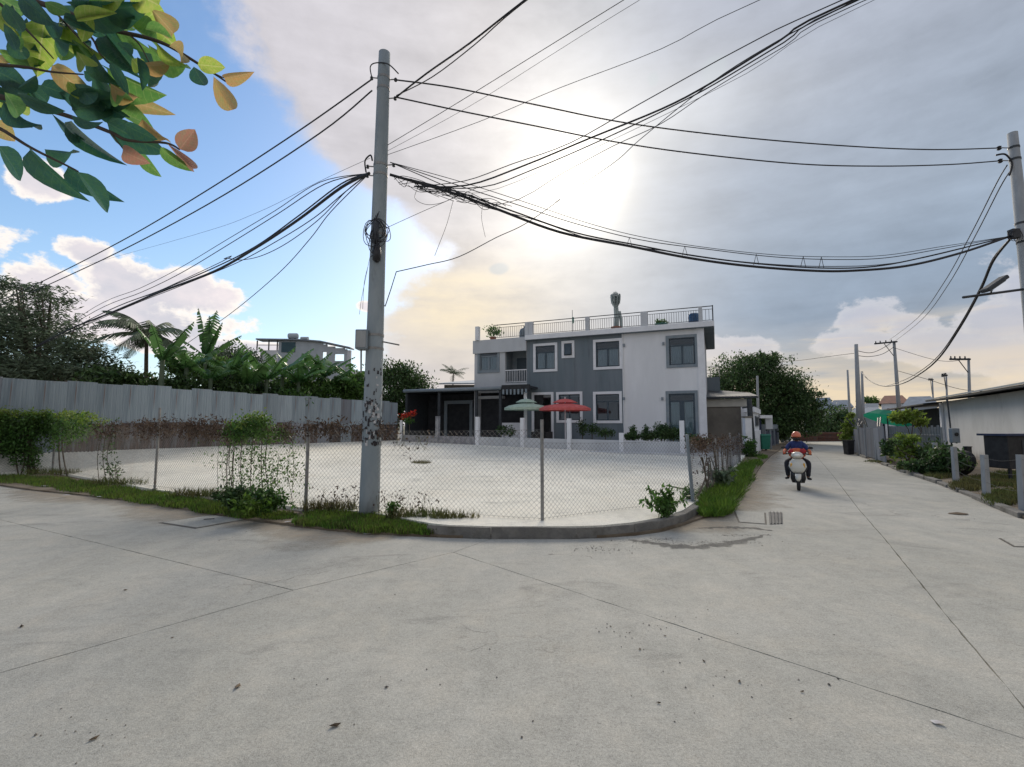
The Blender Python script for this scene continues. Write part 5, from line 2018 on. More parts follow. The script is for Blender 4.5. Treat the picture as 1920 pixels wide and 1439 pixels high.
L_ = (we2 - we).length
EM = Matrix.Translation(we) @ Matrix.Rotation(ang, 4, 'Z')
MB(EM).b2((0, 0, 0), (L_, .35, zt_)).build('wall', 'white', t)
MB(EM).b2((-.1, -.12, zt_ - .25), (L_ + .1, .45, zt_ + .05)).build('cornice', 'trim', t)
MB(EM).b2((-.06, -.1, 0), (L_ * .95, -.0, 1.35)).build('plinth', 'trim', t)
wn = MB(EM).b2((L_ * .3, -.05, 1.6), (L_ * .75, .0, zt_ - .45)).build('window', 'frame', t)
MB(EM).b2((L_ * .34, -.07, 1.68), (L_ * .71, -.05, zt_ - .53)).build('pane', 'dark', wn)

def gate(label, px0, d0, px1, d1_, pyt, nbar, mat, fascia):
    a, b = gate_line(px0, d0), gate_line(px1, d1_)
    t = thing('gate', label, 'gate', a, 'gates along the left of the road')
    L_ = (b - a).length
    zt_ = P(px0, pyt, d0).z
    GM = Matrix.Translation(a) @ Matrix.Rotation(atan2((b - a).y, (b - a).x), 4, 'Z')
    MB(GM).b2((0, -.05, zt_ - .35), (L_, .25, zt_)).build('lintel', fascia, t)
    for k in range(nbar):
        x_ = L_ * k / (nbar - 1)
        MB(GM).b2((x_ - .12, -.06, 0), (x_ + .12, .2, zt_ - .35)).build('post', 'surround', t)
    MB(GM).b2((0.1, .05, .1), (L_ - .1, .1, zt_ - .5)).build('leaf', mat, t)
    return t
MT['bluepaint'] = M('dark_blue_paint', (.02, .03, .07), (.03, .04, .08), 4, .5)
gate('dark blue gate with white lintel, nearer of the two along the road', 1434, 34, 1459, 42, 796, 4, 'bluepaint', 'surround')
gate('small greenish gate with pale posts, farther along the road', 1468, 46, 1480, 52, 799, 2, 'dkmetal', 'pale')
sg = gate_line(1430, 32.6)
t = thing('gate_canopy', 'small white canopy box projecting over the road beyond the white end wall', 'canopy', sg)
zc_ = P(1430, 782, 32.6).z
MB().box((sg.x, sg.y, zc_), (.8, 1.2, .2)).build('roof', 'trim', t)
MB().box((sg.x + .3, sg.y - .3, zc_ - .45), (.45, .12, .75)).build('panel', 'pale', t)
MB().tube([(sg.x + .38, sg.y - .3, 0), (sg.x + .38, sg.y - .3, zc_)], .05, 6).build('post', 'surround', t)
MB().b2((sg.x - .5, sg.y - .1, 0), (sg.x - .1, sg.y + .5, zc_ - .1)).build('pillar', 'bluepaint', t)
# wheelie bin
MT['bingreen'] = M('green_plastic', (.02, .16, .11), (.025, .19, .13), 5, .5)
bn = G(1433, 846)
t = thing('wheelie_bin', 'green plastic wheelie bin at the left edge of the road', 'bin', bn)
MB().loft([[(bn.x + a * .24, bn.y + b * .26, .12) for a, b in ((-1, -1), (1, -1), (1, 1), (-1, 1))], [(bn.x + a * .30, bn.y + b * .34, 1.0) for a, b in ((-1, -1), (1, -1), (1, 1), (-1, 1))]]).build('body', 'bingreen', t, bevel=.02)
MB().loft([[(bn.x + a * .32, bn.y + b * .37, 1.0) for a, b in ((-1, -1), (1, -1), (1, 1), (-1, 1))], [(bn.x + a * .27, bn.y + b * .3, 1.09) for a, b in ((-1, -1), (1, -1), (1, 1), (-1, 1))]]).build('lid', 'bingreen', t)
for a in (-.24, .24):
    MB().lathe((bn.x + a, bn.y + .25, .12), [(.11, -.03), (.11, .03)], 12, R=Matrix.Rotation(pi / 2, 3, 'Y')).build('wheel', 'tyre', t)
# far lamp by the left of the road
lp = gate_line(1487, 50)
t = thing('street_light', 'small pale street light on a thin post far down the left roadside', 'street light', lp)
zl = P(1487, 784, 50).z
MB().tube([lp, Vector((lp.x, lp.y, zl))], .05, 6).build('post', 'surround', t)
MB().box((lp.x - .45, lp.y, zl), (1.0, .3, .12)).build('lamp_head', 'trim', t)

# ------------------------------------------------------------------ right side: sheet panels, white shed, posts
S2, S1, S0, S3 = Vector((19.2, 18, 0)), Vector((24.2, 27, 0)), Vector((31.3, 40, 0)), Vector((17.4, 14.8, 0))
sh = thing('shed', 'long low white walled shed with dark sheet roof and open porch, right edge', 'shed', S1)
MT['shedwall'] = M('shed_wall', (.62, .62, .60), (.54, .54, .52), .8, .9, .2, 30, dirt=(.30, .29, .27), dscale=1.0, stretch=(1, 1, .5), zdirt=(.0, .5, (.22, .19, .16)))
su = (S2 - S1)
Ls = su.length
SHM = Matrix.Translation(S1) @ Matrix.Rotation(atan2(su.y, su.x), 4, 'Z')      # x toward the viewer, y to the right/inside?
inn = 1 if (SHM.to_3x3() @ Vector((0, 1, 0))).x > 0 else -1
ze = PL(1850, 742, S1, S2).z
Lx = (S3 - S1).length
wz = lambda s: ze
MB(SHM).b2((0, 0, .0), (Lx, .2 * inn, ze)).b2((Lx - .2, .2 * inn, 0), (Lx, 6 * inn, ze)).b2((0, .2 * inn, 0), (.2, 6 * inn, ze)).build('wall', 'shedwall', sh)
MB(SHM).b2((-.16, -.12 * inn, 0), (.18, -.01 * inn, ze - .05)).build('corner_pillar', 'trim', sh)
Lp = -(S0 - S1).length
mb = MB(SHM)
def roofslab(x0, x1, y0, y1, za, zb_, t=.07):
    return [(x0, y0, za), (x1, y0, za), (x1, y1, zb_), (x0, y1, zb_), (x0, y0, za + t), (x1, y0, za + t), (x1, y1, zb_ + t), (x0, y1, zb_ + t)], [(0, 1, 2, 3), (4, 7, 6, 5), (0, 4, 5, 1), (1, 5, 6, 2), (2, 6, 7, 3), (3, 7, 4, 0)]
mb.add(*roofslab(-.1, Lx + .6, -.7 * inn, 6.5 * inn, ze + .02, ze + .75))
mb.build('roof', 'dkmetal', sh)
MB(SHM).add(*roofslab(Lp, -.12, -.8 * inn, 6.5 * inn, ze - .12, ze + .6)).build('porch_roof', 'dkmetal', sh)
for gx_ in (.05, Lx - .15):
    MB(SHM).add([(gx_, .2 * inn, ze + .001), (gx_, 6 * inn, ze + .001), (gx_, 6 * inn, ze + .60), (gx_ + .1, .2 * inn, ze + .001), (gx_ + .1, 6 * inn, ze + .001), (gx_ + .1, 6 * inn, ze + .60)], [(0, 1, 2), (3, 5, 4), (0, 3, 4, 1), (1, 4, 5, 2), (2, 5, 3, 0)]).build('gable', 'shedwall', sh)
MB(SHM).b2((.2, 5.8 * inn, .0), (Lx - .2, 6 * inn, ze + .6)).build('rear_wall', 'shedwall', sh)
MB(SHM).b2((-.1, -.74 * inn, ze + .1), (Lx + .6, -.70 * inn, ze + .16)).build('roof_edge', 'surround', sh)
for f in (.28, .62, .97):
    MB(SHM).b2((Lp * f - .07, -.6 * inn, 0), (Lp * f + .07, -.46 * inn, ze - .13)).build('post', 'bluepaint', sh)
MB(SHM).b2((Lp, 4.2 * inn, 0), (-.1, 4.3 * inn, ze)).build('back_wall', 'dkmetal', sh)
MT['porchdark'] = M('porch_shaded_teal', (.022, .036, .042), (.03, .045, .05), 3, .8)  # teal darkened so its colour holds the shade under the porch
MT['tealwall'] = M('teal_paint', (.06, .11, .13), (.05, .09, .11), 2, .8)
MB(SHM).b2((Lp * .8, 1.2 * inn, 0), (-.02, 1.3 * inn, ze - .15)).build('porch_wall', 'porchdark', sh)
MB(SHM).b2((-1.2, 1.12 * inn, .1), (-.3, 1.19 * inn, 2.1)).build('door', 'tealwall', sh)
MB(SHM).b2((-2.9, 1.14 * inn, .9), (-1.8, 1.19 * inn, 2.2)).build('window', 'dark', sh)
# picket rail in front of the porch
pk = thing('picket_fence', 'weathered grey picket fence in front of the shed porch', 'fence', PL(1765, 805, S1, S0))
pa_, pb_ = P(1668, 800, 23.5), P(1764, 800, 19.5)
pa_.z = pb_.z = 0
pk.location = pa_
m_ = 20
for k in range(m_ + 1):
    q = pa_.lerp(pb_, k / m_)
    zt_ = 1.62 + .05 * sin(k * 3.1)
    MB().b2((q.x - .045, q.y - .012, .1), (q.x + .045, q.y + .012, zt_)).build('picket', 'surround', pk)
for z_ in (.5, 1.25):
    MB().tube([(pa_.x, pa_.y + .04, z_), (pb_.x, pb_.y + .04, z_)], .03, 5).build('rail', 'pole', pk)

# ribbed panel screen with posts
PA, PB = G(1598, 849), G(1662, 873)
ps = thing('panel_screen', 'grey ribbed sheet panels on rough posts at the right edge of the road', 'fence', PA)
pd2 = (PB - PA)
np_ = 9
rib = corr_mesh(1.0, 1.0, .16, .03, 'panel')
rib.materials.append(MT['galv_p'])
rr = random.Random(4)
for k in range(np_):
    q = PA.lerp(PB, k / np_)
    w_ = pd2.length / np_
    o = bpy.data.objects.new('panel', rib)
    COL.objects.link(o)
    o.parent = ps
    zt_ = PL(1598 + 64 * k / np_, 805 - 3 * (k > 5), PA, PB).z + rr.uniform(-.06, .06)
    o.location = q - ps.location + Vector((0, 0, .12))
    o.rotation_euler = (rr.uniform(-.02, .02), 0, atan2(pd2.y, pd2.x))
    o.scale = (w_ * 1.02, 1, zt_ - .1)
for f in (0.0, .33, .52, .8):
    q = PA.lerp(PB, f) + Vector((-.12, -.12, 0))
    MB().tube([q, q + Vector((rr.uniform(-.08, .08), 0, rr.uniform(1.5, 1.75)))], .055, 6).build('post', 'pole', ps)
for k in range(10):
    q = PA.lerp(PB, rr.random()) + Vector((.2, .3, 1.6))
    MB().tube([q, q + Vector((rr.uniform(-.5, .5), .4, rr.uniform(.2, .6)))], .03, 4).build('scrap_stick', 'dkmetal', ps)
# black bin at the far end of the panels
bb_ = G(1592, 853)
t = thing('bin', 'black square waste container at the far end of the ribbed panels', 'bin', bb_)
MB().loft([[(bb_.x + a * .17, bb_.y + b * .19, .02) for a, b in ((-1, -1), (1, -1), (1, 1), (-1, 1))], [(bb_.x + a * .20, bb_.y + b * .22, .78) for a, b in ((-1, -1), (1, -1), (1, 1), (-1, 1))]]).build('body', 'black', t, bevel=.02)
MB().box((bb_.x, bb_.y, .80), (.43, .47, .05)).build('lid', 'black', t)
# row of concrete posts with wire
posts = [(1793, 905, 838, 1788), (1850, 931, 853, 1845), (1920, 960, 853, 1914), (1703, 868, 826, 1703), (1755, 882, 830, 1753)]
cw = thing('post_and_wire_fence', 'row of short weathered concrete posts with wires at the right roadside', 'fence', G(1793, 905, .08))
pp = []
for bx, by, ty, tx in posts:
    b = G(bx, by, .06)
    tpt = P(tx, ty, b.y)
    pp.append((b, tpt))
    MB().tube([b - Vector((0, 0, .1)), tpt], [.075, .07], 4).build('post', 'pole', cw)
pp = sorted(pp, key=lambda t: -t[0].y)
nb_ = pp[-1][0] + (pp[-1][0] - pp[-2][0])
pp.append((nb_, nb_ + Vector((0, 0, 1.2))))
MB().tube([nb_, nb_ + Vector((0, 0, 1.2))], [.075, .07], 4).build('post', 'pole', cw)
for h in (.35, .65, .92):
    for a, b in zip(pp[:-1], pp[1:]):
        p, q = a[0].lerp(a[1], h), b[0].lerp(b[1], h)
        m_ = (p + q) / 2 - Vector((0, 0, .05))
        MB().tube(smooth_path([p, m_, q], 4), .0035, 4).build('wire', 'dkmetal', cw)
bp_ = G(1818, 884)
t = thing('short_post', 'short black wooden post behind the concrete posts near the white shed', 'post', bp_)
MB().box((bp_.x, bp_.y, P(1818, 838, bp_.y).z / 2), (.18, .14, P(1818, 838, bp_.y).z)).build('shaft', 'black', t, bevel=.01)
MB().box((bp_.x, bp_.y, P(1818, 838, bp_.y).z), (.2, .16, .03)).build('cap', 'dkmetal', t)
# meter box on a leaning steel pole
mp = G(1786, 880)
t = thing('meter_post', 'thin leaning post with a grey meter box before the white shed corner', 'meter post', mp)
tp_ = P(1776, 748, mp.y)
MB().tube(smooth_path([mp, mp.lerp(tp_, .5) + Vector((.04, 0, 0)), tp_], 4), .03, 6).build('pole', 'dkmetal', t)
c_ = P(1786, 817, mp.y)
bx = MB().box(c_ - Vector((0, .08, 0)), (.30, .16, .55)).build('meter_box', 'surround', t, bevel=.015)
MB().lathe(c_ - Vector((0, .17, -.05)), [(.07, -.01), (.07, .02)], 12, R=Matrix.Rotation(pi / 2, 3, 'X')).build('dial', 'black', bx)
# dark cabinet at the right edge
cb = P(1905, 860, 13.8)
cb.z = .1
t = thing('cabinet', 'dark metal cabinet under a flat lid by the shed wall at the right edge', 'cabinet', cb)
z0_, z1_ = P(1900, 880, 13.8).z, P(1900, 818, 13.8).z
MB().b2((cb.x - .2, cb.y, max(z0_, .1)), (cb.x + 1.3, cb.y + .7, z1_)).build('body', 'black', t, bevel=.01)
MB().b2((cb.x - .3, cb.y - .08, z1_), (cb.x + 1.4, cb.y + .8, z1_ + .06)).build('lid', 'bluepaint', t)
for x_ in (cb.x - .15, cb.x + 1.2):
    MB().b2((x_, cb.y + .05, .05), (x_ + .06, cb.y + .11, max(z0_, .11))).build('leg', 'black', t)
MB().b2((cb.x + .2, cb.y - .012, z0_ + .1), (cb.x + .6, cb.y, z1_ - .12)).build('door', 'dkmetal', t)
# green parasol over the roadside stall
MT['parasolg'] = M('bright_green_canvas', (.02, .30, .18), (.02, .24, .15), 4, .8, trans=.35)
gp_ = P(1665, 795, 24)
gp_.z = 0
t = thing('parasol', 'bright green tilted parasol above the roadside panels', 'parasol', gp_)
c_ = P(1664, 786, 24)
tilt = Matrix.Rotation(.35, 3, 'Y')
vs = [c_ + tilt @ Vector((0, 0, .45))]
for r_, z_ in ((.6, .30), (1.05, -.05)):
    for k in range(12):
        a = 2 * pi * k / 12
        f = 1 if k % 2 == 0 else .94
        vs.append(c_ + tilt @ Vector((r_ * cos(a) * f, r_ * sin(a) * f, z_)))
fs = [(0, 1 + k, 1 + (k + 1) % 12) for k in range(12)] + [(1 + k, 13 + k, 13 + (k + 1) % 12, 1 + (k + 1) % 12) for k in range(12)]
MB().add(vs, fs).build('canopy', 'parasolg', t)
MB().tube([gp_, c_ + Vector((0, 0, .35))], .03, 6).build('pole', 'dkmetal', t)
tree('shrub', 'dark overgrown heap of vines beside the old tyre', 15.8, [(1770, 862, 26, 20), (1790, 870, 20, 16), (1750, 868, 16, 16)], 3500, .12, 'leafdk', 1772, seed=18, cat='shrub', group='shrubs along the right roadside', trunk_r=.04, ry=.4)
ty = G(1808, 893)
t = thing('tyre', 'old black tyre leaning upright against the overgrown heap behind the concrete posts', 'tyre', ty)
vs, fs = [], []
for i in range(24):
    a = 2 * pi * i / 24
    for j in range(8):
        b = 2 * pi * j / 8
        R2 = .31 + .10 * cos(b)
        vs.append((ty.x + .09 * sin(b) + .1 * sin(a), ty.y + R2 * cos(a), .42 + R2 * sin(a)))
for i in range(24):
    for j in range(8):
        fs.append((i * 8 + j, i * 8 + (j + 1) % 8, ((i + 1) % 24) * 8 + (j + 1) % 8, ((i + 1) % 24) * 8 + j))
MB().add(vs, fs).build('tread', 'tyre', t, smooth=True)
MB().lathe((ty.x, ty.y, .42), [(.21, -.05), (.22, 0), (.21, .05)], 16, R=Matrix.Rotation(pi / 2, 3, 'Y')).build('rim', 'steel', t)

# ------------------------------------------------------------------ far background buildings
def block(label, px0, px1, pyt, depth, mat, roofmat=None, wins=(), dep=6, roof_h=.0, name='far_house', cat='house', group='houses far down the road'):
    a = P(px0, 800, depth)
    a.z = 0
    yd = Vector((a.x, a.y, 0)).normalized()
    xd = Vector((yd.y, -yd.x, 0))
    b = PL(px1, 800, a, a + xd)
    w_ = (Vector((b.x, b.y, 0)) - a).length
    zt_ = PL((px0 + px1) / 2, pyt, a, a + xd).z
    BMx = Matrix(((xd.x, yd.x, 0, a.x), (xd.y, yd.y, 0, a.y), (0, 0, 1, 0), (0, 0, 0, 1)))
    t = thing(name, label, cat, (a.x, a.y, -.05), group)
    MB(BMx).b2((0, 0, -.05), (w_, dep, zt_)).build('wall', mat, t)
    if roofmat:
        mb = MB(BMx)
        e = .3
        vs = [(-e, -e, zt_ + .02), (w_ + e, -e, zt_ + .02), (w_ + e, dep + e, zt_ + .02), (-e, dep + e, zt_ + .02),
              (w_ * .15, dep / 2, zt_ + roof_h + .05), (w_ * .85, dep / 2, zt_ + roof_h + .05)]
        mb.add(vs, [(0, 3, 2, 1), (0, 1, 5, 4), (1, 2, 5), (2, 3, 4, 5), (3, 0, 4)])
        mb.build('roof', roofmat, t)
    for wx0, wx1, wy0, wy1 in wins:
        p, q = PL(wx0, wy0, a, a + xd), PL(wx1, wy1, a, a + xd)
        s0_, s1_ = (p - a).dot(xd), (q - a).dot(xd)
        o = MB(BMx).b2((s0_, -.06, q.z), (s1_, -.005, p.z)).build('window', 'trim', t)
        MB(BMx).b2((s0_ + .08, -.09, q.z + .08), (s1_ - .08, -.062, p.z - .08)).build('pane', 'dark', o)
    return t
MT['farA'] = M('far_grey_render', (.44, .48, .51), (.38, .42, .45), 1, .9)
MT['farB'] = M('far_white_render', (.66, .67, .69), (.58, .59, .61), 1, .9, dirt=(.42, .42, .43), dscale=.5)
MT['farR'] = M('far_metal_roof', (.25, .29, .33), (.20, .23, .27), 2, .7)
MT['farT'] = M('rusty_tin_roof', (.30, .15, .10), (.22, .12, .09), 2, .8)
block('grey house with a blue grey hipped roof left of the far end of the road', 1528, 1566, 770, 72, 'farA', 'farR', [(1535, 1541, 782, 788), (1548, 1556, 781, 786)], roof_h=2.0)
block('low pale house in front of the blue grey roofed one at the road end', 1508, 1560, 788, 62, 'farB', 'farR', [(1515, 1521, 795, 801), (1532, 1541, 793, 800)], roof_h=1.0)
block('white flat house right of the thick roadside pole', 1608, 1650, 757, 60, 'farB', None, [(1614, 1626, 763, 770), (1634, 1646, 765, 772)])
block('pale house with rusty tin roof behind the crossarm pole', 1655, 1705, 757, 66, 'farB', 'farT', [(1662, 1670, 765, 772)], roof_h=1.2)
block('grey walled house behind the ribbed panels', 1598, 1660, 778, 44, 'farA', 'farR', [(1606, 1618, 784, 792)], roof_h=.7)
block('low house with a grey roof behind the shed', 1700, 1760, 762, 55, 'farA', 'farR', [(1712, 1722, 768, 775)], roof_h=1.2)
block('tiny white house on the horizon between the road trees', 1560, 1600, 764, 95, 'farB', 'farR', [(1570, 1576, 772, 778)], roof_h=1.5)
wlA, wlB = P(1500, 820, 51), P(1604, 820, 51)
t = thing('brick_wall', 'low reddish brick wall closing the far end of the road', 'wall', (wlA.x, 51, 0))
MT['brick'] = M('old_brick', (.16, .07, .05), (.11, .06, .05), 3, .9, rnd=.3, dirt=(.10, .10, .09), dscale=1)
for k in range(5):
    z_ = k * .19
    for j in range(3):
        x0 = wlA.x + (wlB.x - wlA.x) * j / 3
        MB().b2((x0, 51 + .01 * (k % 2), z_), (x0 + (wlB.x - wlA.x) / 3 - .04, 51.2, z_ + .17)).build('wall_course', 'brick', t)
MB().b2((wlA.x, 51.05, 0), (wlB.x, 51.15, .95)).build('core', 'kerb', t)

# grey building with tank, behind the banana plants
def ub():
    d = 52
    t = thing('apartment_building', 'unfinished grey building with rooftop tank and open window holes behind the bananas', 'building', P(480, 800, d))
    t.location.z = 0
    def X(px): return P(px, 700, d).x
    def Zh(py, px=560): return P(px, py, d).z
    mb = MB()
    # main wall with openings
    xs = [X(p) for p in (524, 603, 611, 626, 642, 649)]
    def wall(x0, x1, z0, z1): MB().b2((x0, d, z0), (x1, d + .25, z1)).build('wall', 'farA', t)
    wall(X(520), X(603), 0, Zh(641))
    wall(X(603), X(611), 0, Zh(672))
    wall(X(603), X(611), Zh(660), Zh(646))
    wall(X(611), X(626), 0, Zh(650))
    wall(X(626), X(644), 0, Zh(677))
    wall(X(626), X(644), Zh(664), Zh(653))
    wall(X(644), X(649), 0, Zh(655))
    MB().b2((X(649), d + .05, 0), (X(656), d + .35, Zh(657))).build('wall', 'farB', t)
    MB().b2((X(486), d + .02, 0), (X(520), d + .25, Zh(657))).build('wall', 'farB', t)
    # side returns and floor
    MB().b2((X(520), d + .25, 0), (X(520) + .25, d + 1.5, Zh(642))).build('side_wall', 'farA', t)
    MB().b2((X(655) - .2, d + .35, 0), (X(655), d + 6, Zh(690))).build('side_wall', 'farA', t)
    # sloping roof
    r0, r1, r2 = (X(479), Zh(638)), (X(560), Zh(639)), (X(656), Zh(654))
    m = MB()
    vs = []
    for y_ in (d - .3, d + 1.2):
        for x_, z_ in (r0, r1, (X(600), Zh(642)), r2):
            vs += [(x_, y_, z_), (x_, y_, z_ + .14)]
    fs = []
    for k in range(3):
        a = 2 * k
        fs += [(a, a + 2, a + 3, a + 1), (a + 8, a + 9, a + 11, a + 10), (a + 1, a + 3, a + 11, a + 9), (a, a + 8, a + 10, a + 2)]
    fs += [(0, 1, 9, 8), (6, 14, 15, 7)]
    m.add(vs, fs).build('roof', 'farR', t)
    for px in (480, 502, 518):
        MB().b2((X(px) - .06, d - .06, Zh(657)), (X(px) + .06, d + .01, Zh(639))).build('post', 'dkmetal', t)
    MB().b2((X(480), d - .07, Zh(648)), (X(520), d - .0, Zh(647))).build('railing', 'dkmetal', t)
    MB().b2((X(526), d - .05, Zh(661)), (X(552), d - .01, Zh(642))).build('cladding', 'tealwall', t)
    tk = thing('water_tank', 'round steel water tank on the grey building roof', 'water tank', (X(543), d + .5, Zh(639) + .14))
    w_ = X(553) - X(533)
    RX = Matrix.Rotation(pi / 2, 3, 'Y')
    zc = Zh(629)
    MB().lathe((X(533), d + .5, zc), [(.1, 0), (w_ * .25, .08), (w_ * .28, .2), (w_ * .28, w_ - .2), (w_ * .25, w_ - .08), (.1, w_)], 14, R=RX).build('drum', 'farA', tk, smooth=True)
    for f in (.25, .75):
        MB().b2((X(533) + w_ * f - .06, d + .3, Zh(639)), (X(533) + w_ * f + .06, d + .7, zc - w_ * .2)).build('cradle', 'dkmetal', tk)
    tk = thing('solar_heater', 'low solar water heater beside the round tank on the grey building', 'solar heater', (X(564), d + .5, Zh(638)))
    MB().tube([(X(558), d + .5, Zh(634)), (X(572), d + .5, Zh(634))], .22, 8).build('tank', 'farA', tk)
    MB().box((X(565), d + .2, Zh(637)), (.8, .6, .06)).build('collector', 'dkmetal', tk)
    for f in (559, 571):
        MB().tube([(X(f), d + .5, Zh(640)), (X(f), d + .5, Zh(635))], .04, 4).build('leg', 'dkmetal', tk)
ub()
rf = thing('low_shed', 'low dim roofed shed between the dark tree and the small palm', 'shed', P(840, 800, 40))
rf.location.z = 0
a_, b_ = P(832, 800, 42), P(889, 800, 42)
zt_ = P(860, 722, 42).z
MB().b2((a_.x, 42, 0), (b_.x, 46, zt_)).build('wall', 'beige', rf)
MB().add([(a_.x - .4, 41.6, zt_ + .0), (b_.x, 41.6, zt_ + .02), (b_.x, 46, zt_ + .7), (a_.x - .1, 46, zt_ + .5), (a_.x - .4, 41.6, zt_ + .12), (b_.x, 41.6, zt_ + .14), (b_.x, 46, zt_ + .82), (a_.x - .1, 46, zt_ + .62)],
         [(0, 1, 2, 3), (4, 7, 6, 5), (0, 4, 5, 1), (1, 5, 6, 2), (2, 6, 7, 3), (3, 7, 4, 0)]).build('roof', 'farA', rf)

# ------------------------------------------------------------------ trees
def fdep(px):
    u_ = (px - 960) / F
    t_ = (17.07 + u_ * 16) / (8.97 - u_ * 18)
    return 16 + 18 * t_


tree('tree', 'large feathery dark tree filling the left edge behind the metal fence', 23,
     [(-60, 640, 150, 90), (20, 590, 75, 48), (70, 620, 70, 52), (125, 640, 60, 42), (30, 680, 120, 45), (160, 672, 55, 32), (190, 690, 45, 26), (-140, 570, 90, 70), (95, 560, 46, 22), (30, 540, 50, 18), (110, 700, 110, 26), (40, 700, 100, 30), (170, 700, 60, 18), (215, 706, 40, 16)],
     42000, .24, 'leafhz', 60, seed=2, aspect=4.5, flat=.45, down=.15, trunk_r=.28, sub=.30)
tree('tree', 'dark low bushy tree directly right of the corner pole behind the fence', 40,
     [(745, 720, 45, 34), (720, 700, 30, 24), (780, 722, 28, 28), (760, 698, 24, 18), (800, 745, 16, 20), (735, 755, 30, 26), (770, 755, 34, 26), (738, 790, 20, 20)], 14000, .22, 'leafdk', 755, seed=3, group=None)
tree('tree', 'small rounded green tree on the skyline left of the grey building', 48, [(440, 668, 34, 20), (470, 676, 20, 14), (405, 676, 30, 14)], 4500, .26, 'leafhz', 440, seed=5)
tree('tree', 'big spreading dark green tree beyond the outbuilding along the road', 44,
     [(1375, 700, 36, 34), (1412, 690, 34, 30), (1448, 715, 42, 46), (1490, 745, 34, 44), (1400, 740, 60, 44), (1455, 770, 50, 40), (1508, 765, 22, 30), (1425, 672, 22, 12), (1448, 680, 14, 14), (1360, 720, 22, 26), (1500, 795, 34, 26), (1430, 800, 60, 24), (1520, 770, 14, 24), (1470, 735, 30, 26), (1390, 770, 50, 34), (1515, 745, 12, 12), (1475, 720, 20, 20), (1470, 800, 50, 24)],
     52000, .22, 'leafdk', 1440, seed=6, trunk_r=.3, ry=2.6, sub=.22)
tree('tree', 'dark bushy tree at the far end of the road before the pale houses', 58,
     [(1570, 785, 30, 22), (1590, 795, 22, 22), (1550, 800, 24, 16), (1575, 805, 30, 12)], 8000, .3, 'leafdk', 1572, seed=7, ry=2.0)
tree('tree', 'little tree topping the wires above the white house by the thick pole', 70, [(1622, 752, 14, 8), (1640, 756, 12, 7)], 1200, .3, 'leafmd', 1625, seed=8, ry=1.5)
tree('small_tree', 'thin yellow green sapling before the black waste container', 29, [(1592, 800, 7, 22), (1588, 822, 7, 14), (1595, 785, 5, 12)], 2200, .14, 'leafyl', 1590, seed=9, cat='sapling', trunk_r=.03, ry=.4)
tree('shrub', 'yellow green shrub spilling over the picket fence', 20.5, [(1700, 780, 18, 9), (1686, 788, 12, 7), (1722, 790, 8, 6)], 1500, .16, 'leafyl', 1700, seed=10, cat='shrub', group='shrubs along the right roadside', trunk_r=.05, ry=.5)
tree('shrub', 'mid green shrub in front of the picket fence beside the ribbed panels', 18.6, [(1698, 826, 12, 16), (1688, 848, 11, 14), (1712, 845, 10, 12)], 1900, .12, 'leafyl', 1697, seed=11, cat='shrub', group='shrubs along the right roadside', trunk_r=.05, ry=.5)
tree('shrub', 'low dark shrub on the verge, lowest of the roadside shrubs', 16.2, [(1735, 882, 18, 10), (1712, 872, 14, 9), (1755, 884, 15, 9)], 2200, .12, 'leafdk', 1732, seed=12, cat='shrub', group='shrubs along the right roadside', trunk_r=.04, ry=.5)
tree('shrub', 'dark climbing shrub between the picket fence and tarpaulin heap', 18, [(1755, 842, 14, 14), (1738, 852, 12, 13), (1670, 840, 6, 24)], 1900, .13, 'leafdk', 1750, seed=13, cat='shrub', group='shrubs along the right roadside', trunk_r=.04, ry=.5)
tree('shrub', 'dark hedge plant spilling along the grey wall left of the white end wall', 25.2, [(1404, 838, 8, 24), (1412, 860, 10, 14), (1420, 868, 12, 8)], 2600, .12, 'leafmd', 1408, seed=14, cat='shrub', trunk_r=.03, ry=.3)
tree('undergrowth_bush', 'dark mass of bushes filling the gap under the leaning banana leaves', 24, [(250, 722, 45, 20, -2), (330, 726, 50, 22, -1), (420, 735, 50, 26, .8), (200, 712, 40, 22, -3), (480, 742, 50, 24, 3)], 13000, .2, 'leafdk', 300, seed=15, cat='bush', trunk_r=.04, ry=1.0)
tree('undergrowth_bush', 'bright green bush right of the banana plants up to the corner pole', 30, [(650, 738, 26, 22, 1.5), (680, 728, 16, 26, 2), (600, 746, 30, 22, 0), (540, 752, 34, 20, -2.5)], 8000, .2, 'leafmd', 640, seed=16, cat='bush', trunk_r=.04, ry=1.0)
tree('undergrowth_bush', 'dark thicket standing at the back of the banana plants', 31, [(350, 690, 40, 22), (400, 695, 50, 26), (470, 706, 40, 18), (540, 722, 44, 16), (612, 724, 38, 14), (662, 720, 20, 14)], 9000, .26, 'leafmd', 450, seed=17, cat='bush', trunk_r=.04, ry=1.2)


